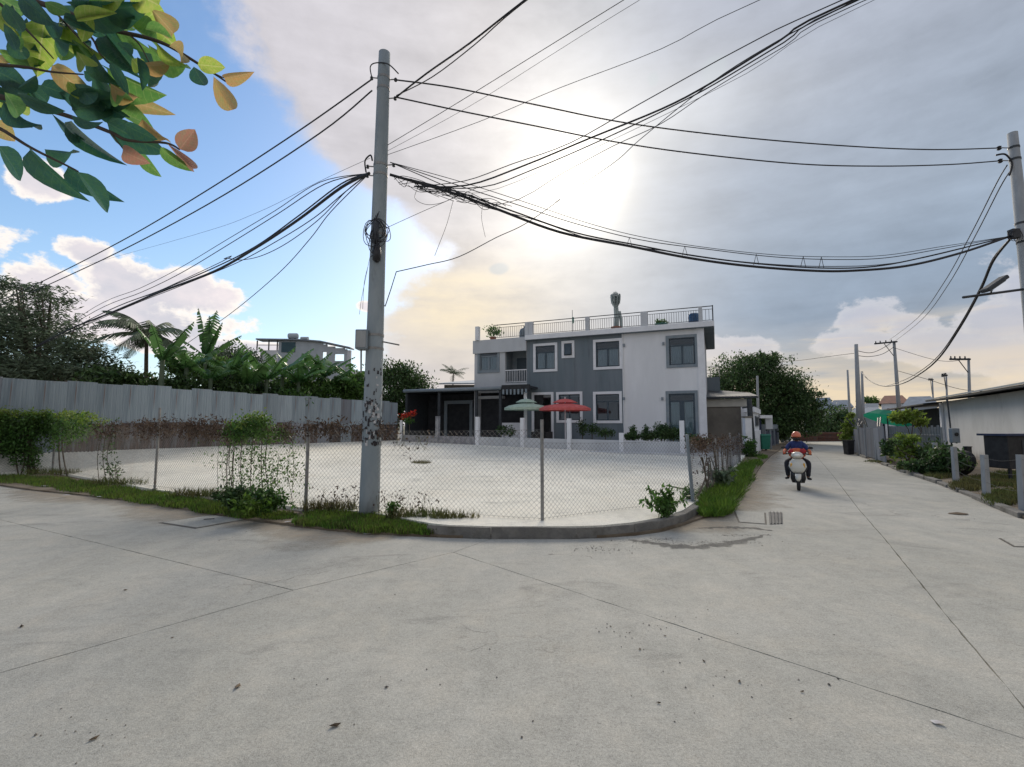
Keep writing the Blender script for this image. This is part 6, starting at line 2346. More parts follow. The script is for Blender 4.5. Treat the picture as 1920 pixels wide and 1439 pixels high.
# banana plants with single leaves
def banana_mesh(seed, L=1.0, w=.16, droop=.9):
    rr = random.Random(seed)
    n = 16
    vs, fs = [], []
    def mid(t):
        a = droop * t
        return Vector((0, L * (sin(a * 1.1) / 1.1 if a else t) * (t / max(a, 1e-6)) * 1.0 if False else L * t * cos(a * .75), L * (t * sin(1.15) * (1 - .62 * droop * t))))
    for i in range(n + 1):
        t = i / n
        ww = w * (sin(pi * min(1, t * .94 + .08)) ** .55)
        m = mid(t)
        vs.append(tuple(m))
        vs.append((m.x - ww, m.y, m.z - ww * .45))
        vs.append((m.x + ww, m.y, m.z - ww * .45))
    for i in range(1, n):
        a, b = i * 3, (i + 1) * 3
        # each lamina strip tears free of its neighbours
        for sgn, k in ((-1, 1), (1, 2)):
            tear = rr.random() < .6
            A_, B_ = Vector(vs[a + k]), Vector(vs[b + k])
            if tear:
                d = Vector((0, -.02 * rr.random(), -.05 * rr.random()))
                B2 = A_.lerp(B_, .72) + d
                o = len(vs)
                vs.append(tuple(B2))
                fs.append((a, b, o, a + k) if k == 2 else (a, a + k, o, b))
            else:
                fs.append((a, b, b + k, a + k) if k == 2 else (a, a + k, b + k, b))
    # stalk
    o = len(vs)
    r_ = .012
    for i in (0, 2, 8, 15):
        m = mid(i / n)
        rr_ = r_ * (1.4 - i / 14)
        vs += [(m.x - rr_, m.y, m.z), (m.x + rr_, m.y, m.z), (m.x, m.y, m.z - rr_ * 1.6)]
    for i in range(3):
        for j in range(3):
            a, b = o + i * 3 + j, o + i * 3 + (j + 1) % 3
            fs.append((a, b, b + 3, a + 3))
    me = bpy.data.meshes.new('leaf')
    me.from_pydata(vs, [], fs)
    me.materials.append(MT['banana'])
    return me


BM = [banana_mesh(i, 1.0, .13 + .02 * (i % 3), (.5, .8, 1.1, 1.3)[i % 4]) for i in range(8)]


def banana(label, px, py_top, depth, nl, seed, leafL=2.3, spread=1.0, up=None, group='banana plants behind the metal fence', lean=0.0, mat=None):
    rr = random.Random(seed)
    crown = P(px, py_top, depth)
    base = Vector((crown.x - lean, depth, .4))
    t = thing('banana_plant', label, 'banana plant', base, group)
    MB().tube(smooth_path([base, base.lerp(crown, .5), crown], 4), [.16 - .07 * i / 8 for i in range(9)], 8).build('trunk', 'leafhz', t, smooth=True)
    for k in range(nl):
        o = bpy.data.objects.new('leaf', BM[rr.randrange(len(BM))] if up is None else BM[rr.choice((0, 4))])
        COL.objects.link(o)
        o.parent = t
        o.location = crown - base + Vector((0, 0, -.1 * rr.random()))
        az_ = 2 * pi * k / nl + rr.uniform(-.4, .4)
        tl = rr.uniform(-.1, .35) * spread if up is None else up[k][0]
        if up is not None:
            az_ = up[k][1]
        o.rotation_euler = (tl, rr.uniform(-.2, .2), az_)
        s_ = leafL * rr.uniform(.75, 1.15)
        o.scale = (s_ * rr.uniform(.9, 1.2), s_, s_)
    return t


bl = [(305, 675, 24.5, 8, 1, 'banana plant at the left of the row, leaning over the metal fence'), (350, 690, 25, 9, 2, 'banana plant under the tall upright leafed one'),
      (430, 700, 26, 10, 3, 'banana plant with broad arching leaves left of the grey building'), (500, 712, 25, 11, 4, 'banana plant whose leaf hangs down over the fence sheets'),
      (560, 716, 27, 12, 5, 'full banana plant in front of the grey building centre'), (605, 706, 28, 11, 6, 'banana plant below the open window holes of the grey building'),
      (655, 712, 28, 9, 7, 'banana plant just left of the corner pole'), (530, 700, 30, 9, 8, 'hindmost banana plant below the rooftop tank'), (465, 720, 24.8, 8, 9, 'low banana plant close to the metal fence'),
      (395, 710, 24.6, 8, 10, 'short banana plant between the arching and the upright leafed ones'), (625, 725, 27.0, 9, 12, 'low banana plant with leaves over the fence near the corner pole')]
for px, py, dp_, nl, sd_, lb in bl:
    dp_ = fdep(px) + .9 + (dp_ - 24) * .45
    banana(lb, px, py, dp_, nl, sd_, leafL=1.85 if px < 440 else 2.3)
banana('tall traveller palm like plant with upright paddle leaves against the clouds', 385, 668, 30, 6, 11, leafL=2.7,
       up=[(-.1, -pi / 2 - .1), (.75, pi / 2), (.95, .2), (.55, -pi / 2), (.0, pi / 2 + .1), (.9, pi)], group=None)
# wind bent palm like plant left of it
def palm(name, label, crown, base_z, nf, L, seed, mat, droop=1.2, wind=0.0, leafw=.05, group=None, nleaf=22, r=.12):
    rr = random.Random(seed)
    base = Vector((crown.x - wind * .5, crown.y, base_z))
    t = thing(name, label, 'palm', base, group)
    MB().tube(smooth_path([base, base.lerp(crown, .5) + Vector((-.1, 0, 0)), crown], 4), [r * (1 - .4 * i / 8) for i in range(9)], 8).build('trunk', 'bark', t, smooth=True)
    for k in range(nf):
        az_ = 2 * pi * k / nf + rr.uniform(-.3, .3)
        el_ = rr.uniform(.1, 1.15)
        d0 = Vector((cos(az_) * cos(el_), sin(az_) * cos(el_), sin(el_)))
        pts = []
        p = crown.copy()
        d = d0
        st = L * rr.uniform(.8, 1.1) / 10
        for i in range(11):
            pts.append(p.copy())
            d = (d + Vector((wind * .06, 0, -droop * .085))).normalized()
            p = p + d * st
        mb = MB()
        mb.tube(pts, [.022 * (1 - .08 * i) for i in range(11)], 4)
        for i in range(nleaf):
            f = .12 + .86 * i / nleaf
            j = min(9, int(f * 10))
            q = pts[j].lerp(pts[j + 1], f * 10 - j)
            tg = (pts[j + 1] - pts[j]).normalized()
            sd_ = tg.cross(Vector((0, 0, 1)))
            sd_ = sd_.normalized() if sd_.length > .01 else Vector((1, 0, 0))
            ll = L * .26 * sin(pi * min(.97, f * .85 + .15)) ** .7
            for sg in (-1, 1):
                e = (sd_ * sg + tg * .55 + Vector((wind * .4, 0, -.55 - rr.random() * .3))).normalized() * ll
                w_ = tg * leafw * .5 * L * .5
                mb.add([q - w_, q + w_, q + e * .6 + w_ * .8, q + e, q + e * .6 - w_ * .8], [(0, 1, 2, 3, 4)])
        mb.build('frond', mat, t)
    return t
palm('palm', 'ragged wind bent palm with drooping grey green fronds behind the metal fence', P(275, 628, 23.5), .4, 17, 2.5, 4, 'leafhz', 1.5, -1.1, .075)
palm('palm', 'small distant coconut palm left of the house above the low shed', P(850, 702, 60), 0, 12, 2.2, 5, 'leafhz', 1.3, 0, .06, nleaf=12)

# ------------------------------------------------------------------ climbing plants on the chain link
def fpt(px, py, off=0.0):
    i = 0
    for k in range(len(FBp) - 1):
        if FBp[k] <= px < FBp[k + 1]:
            i = k
    A, B = FBx[i], FBx[i + 1]
    q = PL(px, py, A, B)
    u_ = (B - A).normalized()
    return q + Vector((u_.y, -u_.x, 0)) * off


def vine(name, label, regs, n, size, mat, seed, aspect=2.0, cat='climbing plant', group=None, stems=6, thick=.08, per=6, stem_mat='bark', base_y=None, stem_r=.008, sz=.06):
    rr = random.Random(seed)
    cx = sum(r[0] for r in regs) / len(regs)
    cy = max(r[1] + r[3] for r in regs)
    base = fpt(cx, cy)
    t = thing(name, label, cat, base, group)
    tot = sum(r[2] * r[3] * (r[4] if len(r) > 4 else 1) for r in regs)
    pts = []
    for r in regs:
        m = int(n * r[2] * r[3] * (r[4] if len(r) > 4 else 1) / tot / per)
        for _ in range(m):
            a = rr.uniform(0, 2 * pi)
            q = rr.random() ** .5
            x, y = r[0] + r[2] * q * cos(a), r[1] + r[3] * q * sin(a)
            x, y = r[0] + r[2] * rr.uniform(-1, 1) * (1 - .25 * q), r[1] + r[3] * rr.uniform(-1, 1) * (1 - .25 * q)
            c = fpt(x, y, rr.uniform(-thick, thick))
            for _ in range(per):
                pts.append(c + Vector((rr.gauss(0, sz), rr.gauss(0, sz * .6), rr.gauss(0, sz))))
    leaf_cloud(pts, size, aspect, seed, 0, .3).build('foliage', mat, t)
    mb = MB()
    for k in range(stems):
        r = rr.choice(regs)
        x = r[0] + rr.uniform(-.8, .8) * r[2]
        yb = base_y if base_y else r[1] + r[3]
        p0, p1, p2 = fpt(x + rr.uniform(-14, 14), yb, .03), fpt(x + rr.uniform(-8, 8), (yb + r[1] - r[3]) / 2, .05), fpt(x, r[1] - r[3] * .8, .0)
        mb.tube(smooth_path([p0, p1, p2], 5), stem_r, 4)
    o_ = mb.build('stem', stem_mat, t)
    o_['kind'] = 'stuff'
    return t


vine('hedge_plant', 'dense dark green creeper heaped over the fence at the left edge', [(-40, 812, 80, 46), (40, 815, 42, 42), (75, 795, 40, 22), (40, 850, 25, 25, .5), (120, 795, 55, 20), (130, 815, 40, 12, .7), (60, 870, 18, 26, .5), (110, 830, 30, 14, .4)],
     15000, .085, 'leafmd', 31, stems=14, thick=.22, base_y=905, stem_r=.02)
vine('hedge_plant', 'bright yellow green shoots along the top of the left creeper', [(40, 776, 60, 6), (120, 779, 60, 6), (170, 788, 28, 6, .6), (-40, 772, 60, 6)], 2400, .075, 'leafyl', 32, stems=3, thick=.2)
vine('creeper', 'sparse thin creeper hanging on the fence left of the second post', [(205, 850, 18, 45), (195, 800, 30, 14), (215, 890, 16, 14)], 420, .07, 'leafdk', 33, stems=6, base_y=908, per=3)
vine('creeper', 'brown dried creeper matted along the fence top on the left', [(240, 806, 60, 14), (330, 806, 70, 16), (400, 810, 50, 18), (640, 806, 70, 10), (720, 806, 24, 10), (540, 808, 40, 12), (290, 800, 40, 16), (380, 800, 50, 16), (600, 800, 40, 10), (200, 806, 30, 18)], 5600, .065, 'dryvine', 34, aspect=2.6, stems=34, thick=.1, stem_mat='dryvine', stem_r=.004)
vine('creeper', 'leafy green creeper with a rounded top climbing the middle of the left fence', [(470, 806, 40, 18), (478, 790, 22, 12), (440, 812, 22, 14), (515, 815, 30, 12, .6)], 3000, .06, 'leafmd', 35, stems=8, thick=.12, base_y=950)
vine('creeper', 'yellow green leaf tips crowning the middle creeper', [(478, 784, 20, 6), (455, 795, 22, 5)], 420, .06, 'leafyl', 36, stems=1, thick=.1)
vine('creeper', 'thin see through curtain of small leaves below the middle creeper', [(440, 870, 24, 55, .7), (480, 880, 34, 65), (515, 900, 24, 55), (545, 860, 18, 50, .6), (400, 850, 24, 30, .3), (560, 900, 14, 40, .3)], 1900, .055, 'leafmd', 37, stems=9, stem_r=.004, per=3, sz=.10, base_y=955)
vine('creeper', 'scraggly dry weeds through the fence between the pole and the middle post', [(640, 930, 55, 16, .5), (760, 945, 70, 20, .5), (770, 830, 40, 16, .3)], 420, .05, 'dryvine', 38, stems=30, per=3, stem_mat='drygrass', stem_r=.003)
vine('creeper', 'reddish dry creeper hanging over the fence at the road corner', [(1330, 832, 36, 12), (1372, 835, 18, 20), (1310, 835, 14, 10), (1385, 825, 8, 18)], 2600, .06, 'dryvine', 39, aspect=2.6, stems=6, thick=.12, stem_mat='dryvine')
t_ = vine('creeper', 'tangle of thick grey stems twisted on the fence by the road corner', [(1322, 885, 16, 34, .3), (1350, 860, 20, 30, .3)], 160, .06, 'dryvine', 40, stems=16, per=3, stem_mat='bark', base_y=935, stem_r=.014)

# weed at the end of the bare kerb
def weed(label, px, py, h, n, seed, mat='leafmd', size=.085, cat='weed', group=None):
    b = G(px, py, .12)
    rr = random.Random(seed)
    t = thing('weed', label, cat, b, group)
    pts = []
    mb = MB()
    for k in range(n):
        a = rr.uniform(0, 2 * pi)
        r_ = rr.uniform(.05, .55) * h / .5
        top = b + Vector((r_ * cos(a), r_ * sin(a) * .6, h * rr.uniform(.35, 1.0)))
        pth = smooth_path([b, b.lerp(top, .5) + Vector((0, 0, .05)), top], 4)
        mb.tube(pth, .005, 4)
        for p in pth[2:]:
            for _ in range(4):
                pts.append(p + Vector((rr.gauss(0, .02), rr.gauss(0, .02), rr.gauss(0, .02))))
    mb.build('stem', 'leafdk', t)
    leaf_cloud(pts, size, 2.2, seed).build('foliage', mat, t)
    return t
weed('leafy weed with upright shoots growing at the end of the bare kerb', 1248, 974, .52, 22, 51)
weed('low spreading weed at the foot of the middle creeper', 500, 962, .42, 44, 52, 'leafmd')
weed('broad dark weed in the grass left of the middle creeper', 440, 955, .42, 46, 53, 'leafdk', .08)
weed('ragged weed leaning over the road edge below the middle creeper', 468, 970, .3, 34, 57, 'grass', .08)
weed('small weed at the foot of the tall corner pole', 735, 968, .22, 14, 54, 'leafmd', .05)
weed('agave like clump of pale leaves behind the corner grass', 1350, 912, .45, 16, 55, 'leafhz', .12)
weed('small rough weed on the yard side of the leaning corner post', 1292, 938, .25, 18, 56, 'leafmd', .06)

# grass along the verges
def grass(label, centre_px, n, h, mat, seed, z=.03, bend=.35, name='grass', width=.006):
    rr = random.Random(seed)
    V, Fc = [], []
    tot = sum(r[2] * (r[3] + 3) for r in centre_px)
    for cx, cy, rx, ry, *rest in centre_px:
        hh = rest[0] if rest else 1.0
        m = int(n * rx * (ry + 3) / tot)
        for _ in range(m):
            a = rr.uniform(0, 2 * pi)
            q = sqrt(rr.random()) * rr.uniform(.8, 1.08)
            b = G(cx + rx * q * cos(a), cy + ry * q * sin(a), z)
            hgt = h * hh * rr.uniform(.4, 1.2)
            az_ = rr.uniform(0, 2 * pi)
            w_ = Vector((cos(az_), sin(az_), 0)) * width * rr.uniform(.7, 1.6)
            tip = b + Vector((rr.gauss(0, bend), rr.gauss(0, bend), 1)).normalized() * hgt
            m_ = b.lerp(tip, .55) + Vector((0, 0, hgt * .08))
            o = len(V)
            V += [tuple(b - w_), tuple(b + w_), tuple(m_ + w_ * .7), tuple(tip), tuple(m_ - w_ * .7)]
            Fc.append((o, o + 1, o + 2, o + 3, o + 4))
    mb = MB()
    mb.v, mb.f = V, Fc
    o = mb.build(name, mat)
    return tag(o, label, 'grass', None, 'stuff')


gl_ = [(20, 900, 50, 8), (-80, 890, 80, 8), (90, 905, 50, 10), (150, 914, 50, 11), (215, 925, 50, 11), (280, 935, 50, 11), (340, 944, 50, 10), (400, 954, 45, 11), (460, 962, 45, 11), (520, 968, 40, 8, .5), (590, 981, 42, 8), (640, 985, 45, 9, 1.0), (700, 990, 50, 11), (760, 994, 45, 9), (800, 997, 32, 7), (700, 975, 60, 6), (620, 968, 50, 6), (770, 985, 50, 5)]
grass('strip of short wild green grass along the left road edge', gl_, 30000, .11, 'grass', 61)
grass('sparse yellowed grass mixed into the left strip', gl_, 9000, .12, 'drygrass', 62)
grass('lush bright green grass clump at the road corner', [(1345, 955, 30, 14), (1330, 935, 26, 14), (1355, 925, 32, 14), (1375, 905, 24, 12), (1390, 890, 20, 10), (1400, 878, 16, 8), (1418, 868, 12, 5, .7), (1430, 858, 10, 4, .7), (1322, 960, 14, 10)], 26000, .17, 'grasslush', 63, width=.006, bend=.6)
grass('taller stray blades around the lush corner clump', [(1345, 950, 38, 20), (1360, 925, 38, 20), (1385, 900, 30, 18), (1410, 872, 22, 8)], 3500, .30, 'grass', 67, bend=.8)
grass('dry tufts along the right kerb and verge', [(1700, 880, 20, 3), (1760, 895, 30, 4), (1820, 912, 40, 10, .9), (1880, 935, 40, 14, .9), (1900, 900, 60, 14, 1), (1850, 905, 50, 10, 1), (1650, 866, 30, 2, .6), (1990, 960, 60, 20), (1960, 910, 60, 20)], 20000, .15, 'drygrass', 64, z=.05, width=.008)
grass('thin weeds rooted along the foot of the yard fence', [(100, 888, 60, 3), (220, 908, 60, 3), (400, 930, 90, 3), (620, 955, 60, 3), (780, 972, 60, 3), (850, 977, 50, 2)], 2500, .20, 'drygrass', 65, z=.1)

# litter and grit on the road
rr = random.Random(71)
mb = MB()
spots = [(1250, 1178, 150, 26, 34), (1130, 1030, 80, 8, 90), (1180, 1015, 60, 6, 30), (900, 1300, 500, 100, 14), (170, 1370, 90, 40, 16), (1380, 1280, 160, 30, 14), (1320, 1018, 130, 5, 240), (1390, 1003, 60, 4, 140), (1240, 1012, 40, 4, 110), (960, 1180, 900, 180, 24)]
for cx, cy, rx, ry, m in spots:
    for _ in range(m):
        px, py = cx + rr.gauss(0, .5) * rx, cy + rr.gauss(0, .5) * ry
        if py < 1003:
            continue
        b = G(px, py)
        s_ = rr.uniform(.003, .009) * (1.5 if rr.random() < .1 else 1)
        ca = rr.uniform(0, pi)
        vs = []
        for sx, sy, sz_ in ((1, 0, .3), (0, 1, .3), (-1, 0, .3), (0, -1, .3), (0, 0, 1), (0, 0, 0)):
            x = sx * s_ * rr.uniform(.6, 1.3)
            y = sy * s_ * rr.uniform(.6, 1.3)
            vs.append((b.x + x * cos(ca) - y * sin(ca), b.y + x * sin(ca) + y * cos(ca), .001 + sz_ * s_ * .9))
        mb.add(vs, [(0, 1, 4), (1, 2, 4), (2, 3, 4), (3, 0, 4)])
MT['grit'] = M('dark_grit', (.11, .10, .085), (.20, .18, .155), 40, .95, island=.4)
tag(mb.build('gravel', 'grit'), 'loose dark grit and crumbs scattered on the road', 'gravel', None, 'stuff')
# sandy dust drifted along both road edges, thinning towards the middle
def dust(label, line, widths, seed, side):
    rr = random.Random(seed)
    pts = smooth_path([Vector((p[0], p[1], 0)) for p in line], 6)
    n = len(pts)
    vs, fs, al = [], [], []
    ends = lambda i: min(1, i / 10, (n - 1 - i) / 10)
    for i, p in enumerate(pts):
        t = (pts[min(i + 1, n - 1)] - pts[max(i - 1, 0)]).normalized()
        s_ = Vector((t.y, -t.x, 0)) * side
        w_ = widths * (1 + .35 * sin(i * .35 + seed) + rr.uniform(-.1, .1))
        for k, f in enumerate((0, .25, .5, .75, 1)):
            q = p + s_ * (w_ * f - .02)
            vs.append((q.x, q.y, .0035))
            al.append((1 - f) * ends(i) - (1 - ends(i)) * .6)
    for i in range(n - 1):
        for k in range(4):
            a = i * 5 + k
            fs.append((a, a + 1, a + 6, a + 5))
    o = MB().add(vs, fs).build('sand', 'dust')
    at = o.data.attributes.new('thin', 'FLOAT', 'POINT')
    at.data.foreach_set('value', al)
    return tag(o, label, 'sand', None, 'stuff')


m = bpy.data.materials.new('sandy_dust')
m.use_nodes = True
nt = m.node_tree
E.nt = nt
vec = nt.nodes.new('ShaderNodeTexCoord').outputs['Object']
b = nt.nodes['Principled BSDF']
n_a = nnoise(vec, 2.2, 7, .65)
n_b = nnoise(vec, 45, 3, .7)
col = mixc(n_b.ss(.3, .7), (.40, .34, .25), (.30, .25, .19))
nt.links.new(col.s, b.inputs['Base Color'])
b.inputs['Roughness'].default_value = .95
at = nt.nodes.new('ShaderNodeAttribute')
at.attribute_name = 'thin'
fa = (E(at.outputs['Fac']) * 1.15 + (n_a - .5) * 1.3 + (n_b - .5) * .5 - .25).clamp() * .85
nt.links.new(fa.s, b.inputs['Alpha'])
MT['dust'] = m
dust('sandy dust along the left road edge below the grass strip', KL[1:14], 1.1, 1, 1)
dust('sandy dust along the corner kerb and grass', KL[18:], 1.0, 2, 1)
dust('sandy dust along the right edge of the road', KR[:-1], 1.3, 3, -1)
# windrows of swept dirt by the corner: low irregular ridges
MT['silt'] = M('silt', (.15, .145, .13), (.22, .21, .19), 9, .95, .5, 40)
m = MT['dust'].copy()
m.name = 'thin_silt'
for nd_ in m.node_tree.nodes:
    if nd_.type == 'MIX':
        nd_.inputs[6].default_value = (.15, .145, .13, 1)
        nd_.inputs[7].default_value = (.09, .088, .08, 1)
MT['siltfade'] = m
def ridge(label, pxs, w0, seed):
    rr = random.Random(seed)
    pts = smooth_path([G(*p) for p in pxs], 10)
    vs, fs = [], []
    n = len(pts)
    for i, p in enumerate(pts):
        t = (pts[min(i + 1, n - 1)] - pts[max(i - 1, 0)]).normalized()
        s_ = Vector((-t.y, t.x, 0))
        f = sin(pi * i / (n - 1)) ** .5
        w_ = w0 * f * rr.uniform(.5, 1.3) + .002
        h = .006 * f * rr.uniform(.5, 1.3)
        j = rr.gauss(0, w0 * .15)
        for a, z in ((-1, -.001), (-.4, h), (.3, h * .8), (1, -.001)):
            q = p + s_ * (a * w_ + j)
            vs.append((q.x, q.y, z + .001))
    for i in range(n - 1):
        for k in range(3):
            a = i * 4 + k
            fs.append((a, a + 1, a + 5, a + 4))
    o = MB().add(vs, fs).build('dirt_streak', 'siltfade')
    at = o.data.attributes.new('thin', 'FLOAT', 'POINT')
    at.data.foreach_set('value', [v for _ in range(n) for v in (0, .75, .85, 0)])
    tag(o, label, 'dirt', None, 'stuff')
ridge('grey streak of swept silt curving round the road corner', [(1178, 1012), (1230, 1020), (1300, 1026), (1370, 1018), (1440, 1002)], .17, 1)
ridge('thin streak of dark silt nearer the kerb at the corner', [(1300, 991), (1360, 989), (1410, 991), (1450, 996)], .12, 2)
# dead leaves and scraps, each its own thing
leafme = bpy.data.meshes.new('dead_leaf')
leafme.from_pydata([(-.5, 0, .1), (-.1, .25, .02), (.5, .05, .2), (.1, -.22, .03), (0, 0, .25)], [], [(0, 1, 4), (1, 2, 4), (2, 3, 4), (3, 0, 4)])
MT['deadleaf'] = M('dead_leaf', (.11, .08, .05), (.07, .05, .03), 8, .9, rnd=.4)
leafme.materials.append(MT['deadleaf'])
dl_ = [(235, 1107, 'dead leaf near the start of the short left joint'), (41, 1175, 'dead leaf close to the left photo edge'), (445, 1288, 'dead leaf alone in the left foreground'), (176, 1386, 'dark leaf near the bottom left corner'), (323, 1196, 'tiny dead leaf just below the long left joint'),
       (1247, 1193, 'dead leaf below the long right joint, nearest to it'), (1320, 1240, 'dead leaf low between the scattered crumbs and the joint'), (1386, 1278, 'dead leaf at the tail of the crumb trail'), (1504, 1297, 'curled dead leaf right of the crumb trail'), (1482, 1348, 'small dead leaf low right of centre'), (1145, 1175, 'dead leaf at the top of the crumb trail'), (1200, 1218, 'dead leaf midway in the crumb trail'), (628, 1361, 'tiny leaf in the bottom foreground left of centre'), (1235, 1318, 'small dead leaf alone below the crumb trail')]
for k, (px, py, lb) in enumerate(dl_):
    o = bpy.data.objects.new('dead_leaf', leafme)
    COL.objects.link(o)
    b = G(px, py, .004)
    o.location = b
    o.rotation_euler = (0, 0, k * 2.4)
    s_ = (.05, .06, .07, .055, .03)[k % 5] * (1.0 if px < 900 else .6)
    o.scale = (s_, s_, s_ * .8)
    tag(o, lb, 'leaf', 'dead leaves on the road')
scrap = [(1795, 964, 'brown leaf stalk lying on the road right side', 'deadleaf', .22), (1757, 1357, 'pale crumpled scrap by the long right joint', 'paper', .05), (83, 912, 'white litter scrap in the left grass strip', 'paper', .12), (124, 929, 'flat white litter scrap at the grass edge on the left', 'paper', .12), (186, 932, 'small pale litter scrap beside the flat white one', 'paper', .10),
         (306, 930, 'crumpled white paper in the grass near the second fence post', 'paper', .16), (418, 920, 'pale scrap lying behind the middle creeper stems', 'paper', .1), (540, 979, 'white scrap on bare dirt between creeper and middle post', 'paper', .09), (690, 1001, 'pale flat scrap at the road edge below the tall pole', 'paper', .12), (818, 990, 'pale broken tile scrap at the start of the kerb', 'paper', .14)]
for k, (px, py, lb, mt, s_) in enumerate(scrap):
    b = G(px, py, .05 if (py < 1000 and px < 1000) else .002)
    rr = random.Random(k)
    vs = [(b.x + s_ * cos(a) * rr.uniform(.5, 1) * (1 if k else 1.0), b.y + s_ * sin(a) * rr.uniform(.3, .7), b.z + rr.uniform(.003, .012)) for a in (0, 1, 2, 3.1, 4.2, 5.3)]
    vs.append((b.x, b.y, b.z + s_ * .16))
    vs.append((b.x, b.y, b.z))
    o = MB().add(vs, [(i, (i + 1) % 6, 6) for i in range(6)] + [((i + 1) % 6, i, 7) for i in range(6)]).build('scrap', mt)
    tag(o, lb, 'litter', 'scraps lying about')
# stick and stain patch in the yard
sa, sb = G(1250, 912, .12), G(1292, 920, .12)
o = MB().tube([sa, sb], .03, 5).build('timber', 'bark')
tag(o, 'brown plank lying in the yard by the leaning corner post', 'timber')
c_ = Z(790, 869, .22)
o = MB().loft([[(c_.x + .42 * cos(a * pi / 6) * f, c_.y + .22 * sin(a * pi / 6) * f, yard_z(c_.x, c_.y) + z_) for a in range(12)] for f, z_ in ((1, -.01), (.8, .035), (.3, .05))]).build('soil_patch', 'dirt')
tag(o, 'small dark mound of soil in the middle of the pale yard', 'soil')
gl2 = grass('few green tufts on the soil mound in the yard', [(790, 868, 20, 3)], 260, .10, 'drygrass', 66, z=.25)
# garden planting behind the low wall
def wallplant(label, pxs, n, size, mat, seed, off=.9, cat='plant', name='garden_plant', group='plants behind the garden wall', sm_=1.0):
    rr = random.Random(seed)
    cl = []
    for px, py, rx, rz_ in pxs:
        c = PL(px, py, WL2 + wnor * off, WR2 + wnor * off)
        k = c.y / F
        cl.append((c, (rx * k, .35, rz_ * k)))
    b = cl[0][0].copy()
    b.z = .3
    t = thing(name, label, cat, b, group)
    leaf_cloud(blob_points(cl, n, seed, per=14), size, 2.2, seed).build('foliage', mat, t)
    for c, r in cl:
        MB().tube([Vector((c.x, c.y, .2)), c], .03, 5).build('stem', 'bark', t)
    return t
wallplant('dark clipped hedge behind the low wall before the white house front', [(1185, 818, 16, 7), (1215, 818, 18, 7), (1245, 815, 22, 9), (1262, 812, 14, 9), (1290, 824, 18, 8), (1320, 832, 22, 8)], 7000, .12, 'leafdk', 81)
wallplant('slim dark cypress shrub behind the wall, leftmost of three', [(1187, 808, 5, 13)], 600, .09, 'leafdk', 82, cat='shrub')
wallplant('slim dark cypress shrub behind the wall, middle of three', [(1211, 808, 4, 12)], 500, .09, 'leafdk', 83, cat='shrub')
wallplant('rounded dark shrub before the glazed door', [(1240, 805, 18, 9)], 1100, .10, 'leafdk', 84, cat='shrub')
wallplant('low dark shrub left of the two parasols', [(945, 806, 14, 8), (958, 812, 8, 6)], 900, .12, 'leafdk', 85, cat='shrub')
wallplant('dark shrubs under the last grey wall window', [(1110, 806, 14, 10), (1135, 812, 20, 8), (1092, 800, 8, 14)], 1500, .12, 'leafdk', 86, cat='shrub', off=2.2)
MT['flower'] = M('red_flowers', (.62, .02, .03), (.55, .10, .03), 6, .6, island=.4, trans=.3)
fp = wallplant('potted plant with red flowers at the left end of the garden wall', [(768, 790, 8, 7)], 260, .14, 'leafmd', 87, off=.1, name='flowering_plant')
cl = []
for px, py, r in ((757, 781, 7), (774, 775, 7), (766, 778, 5)):
    c = PL(px, py, WL2 + wnor * .1, WR2 + wnor * .1)
    cl.append((c, (r * c.y / F, .2, r * c.y / F)))
leaf_cloud(blob_points(cl, 160, 5, per=8), .14, 1.4, 5).build('flower', 'flower', fp)
c_ = wq(752)
o = MB().box((c_.x, c_.y, 1.2), (.14, .14, 1.6)).build('post', 'trim', fp)

# ------------------------------------------------------------------ leafy branch reaching in from the top left, close to the viewer
def leaf_me(mat, cup=.12, bend=.12):
    n = 8
    vs, fs = [], []
    for i in range(n + 1):
        t = i / n
        w_ = .5 * (sin(pi * (t ** .85)) ** .75) if 0 < i < n else 0.0
        z = -bend * t * t
        y = t
        vs += [(0, y, z), (-w_ * .55, y, z + cup * w_ * .8), (w_ * .55, y, z + cup * w_ * .8), (-w_, y + .01, z + cup * w_ * 1.2), (w_, y + .01, z + cup * w_ * 1.2)]
    for i in range(n):
        a, b = i * 5, (i + 1) * 5
        fs += [(a, b, b + 1, a + 1), (a + 1, b + 1, b + 3, a + 3), (a, a + 2, b + 2, b), (a + 2, a + 4, b + 4, b + 2)]
    me = bpy.data.meshes.new('leaf')
    me.from_pydata(vs, [], fs)
    me.polygons.foreach_set('use_smooth', [True] * len(me.polygons))
    me.materials.append(MT[mat])
    return me


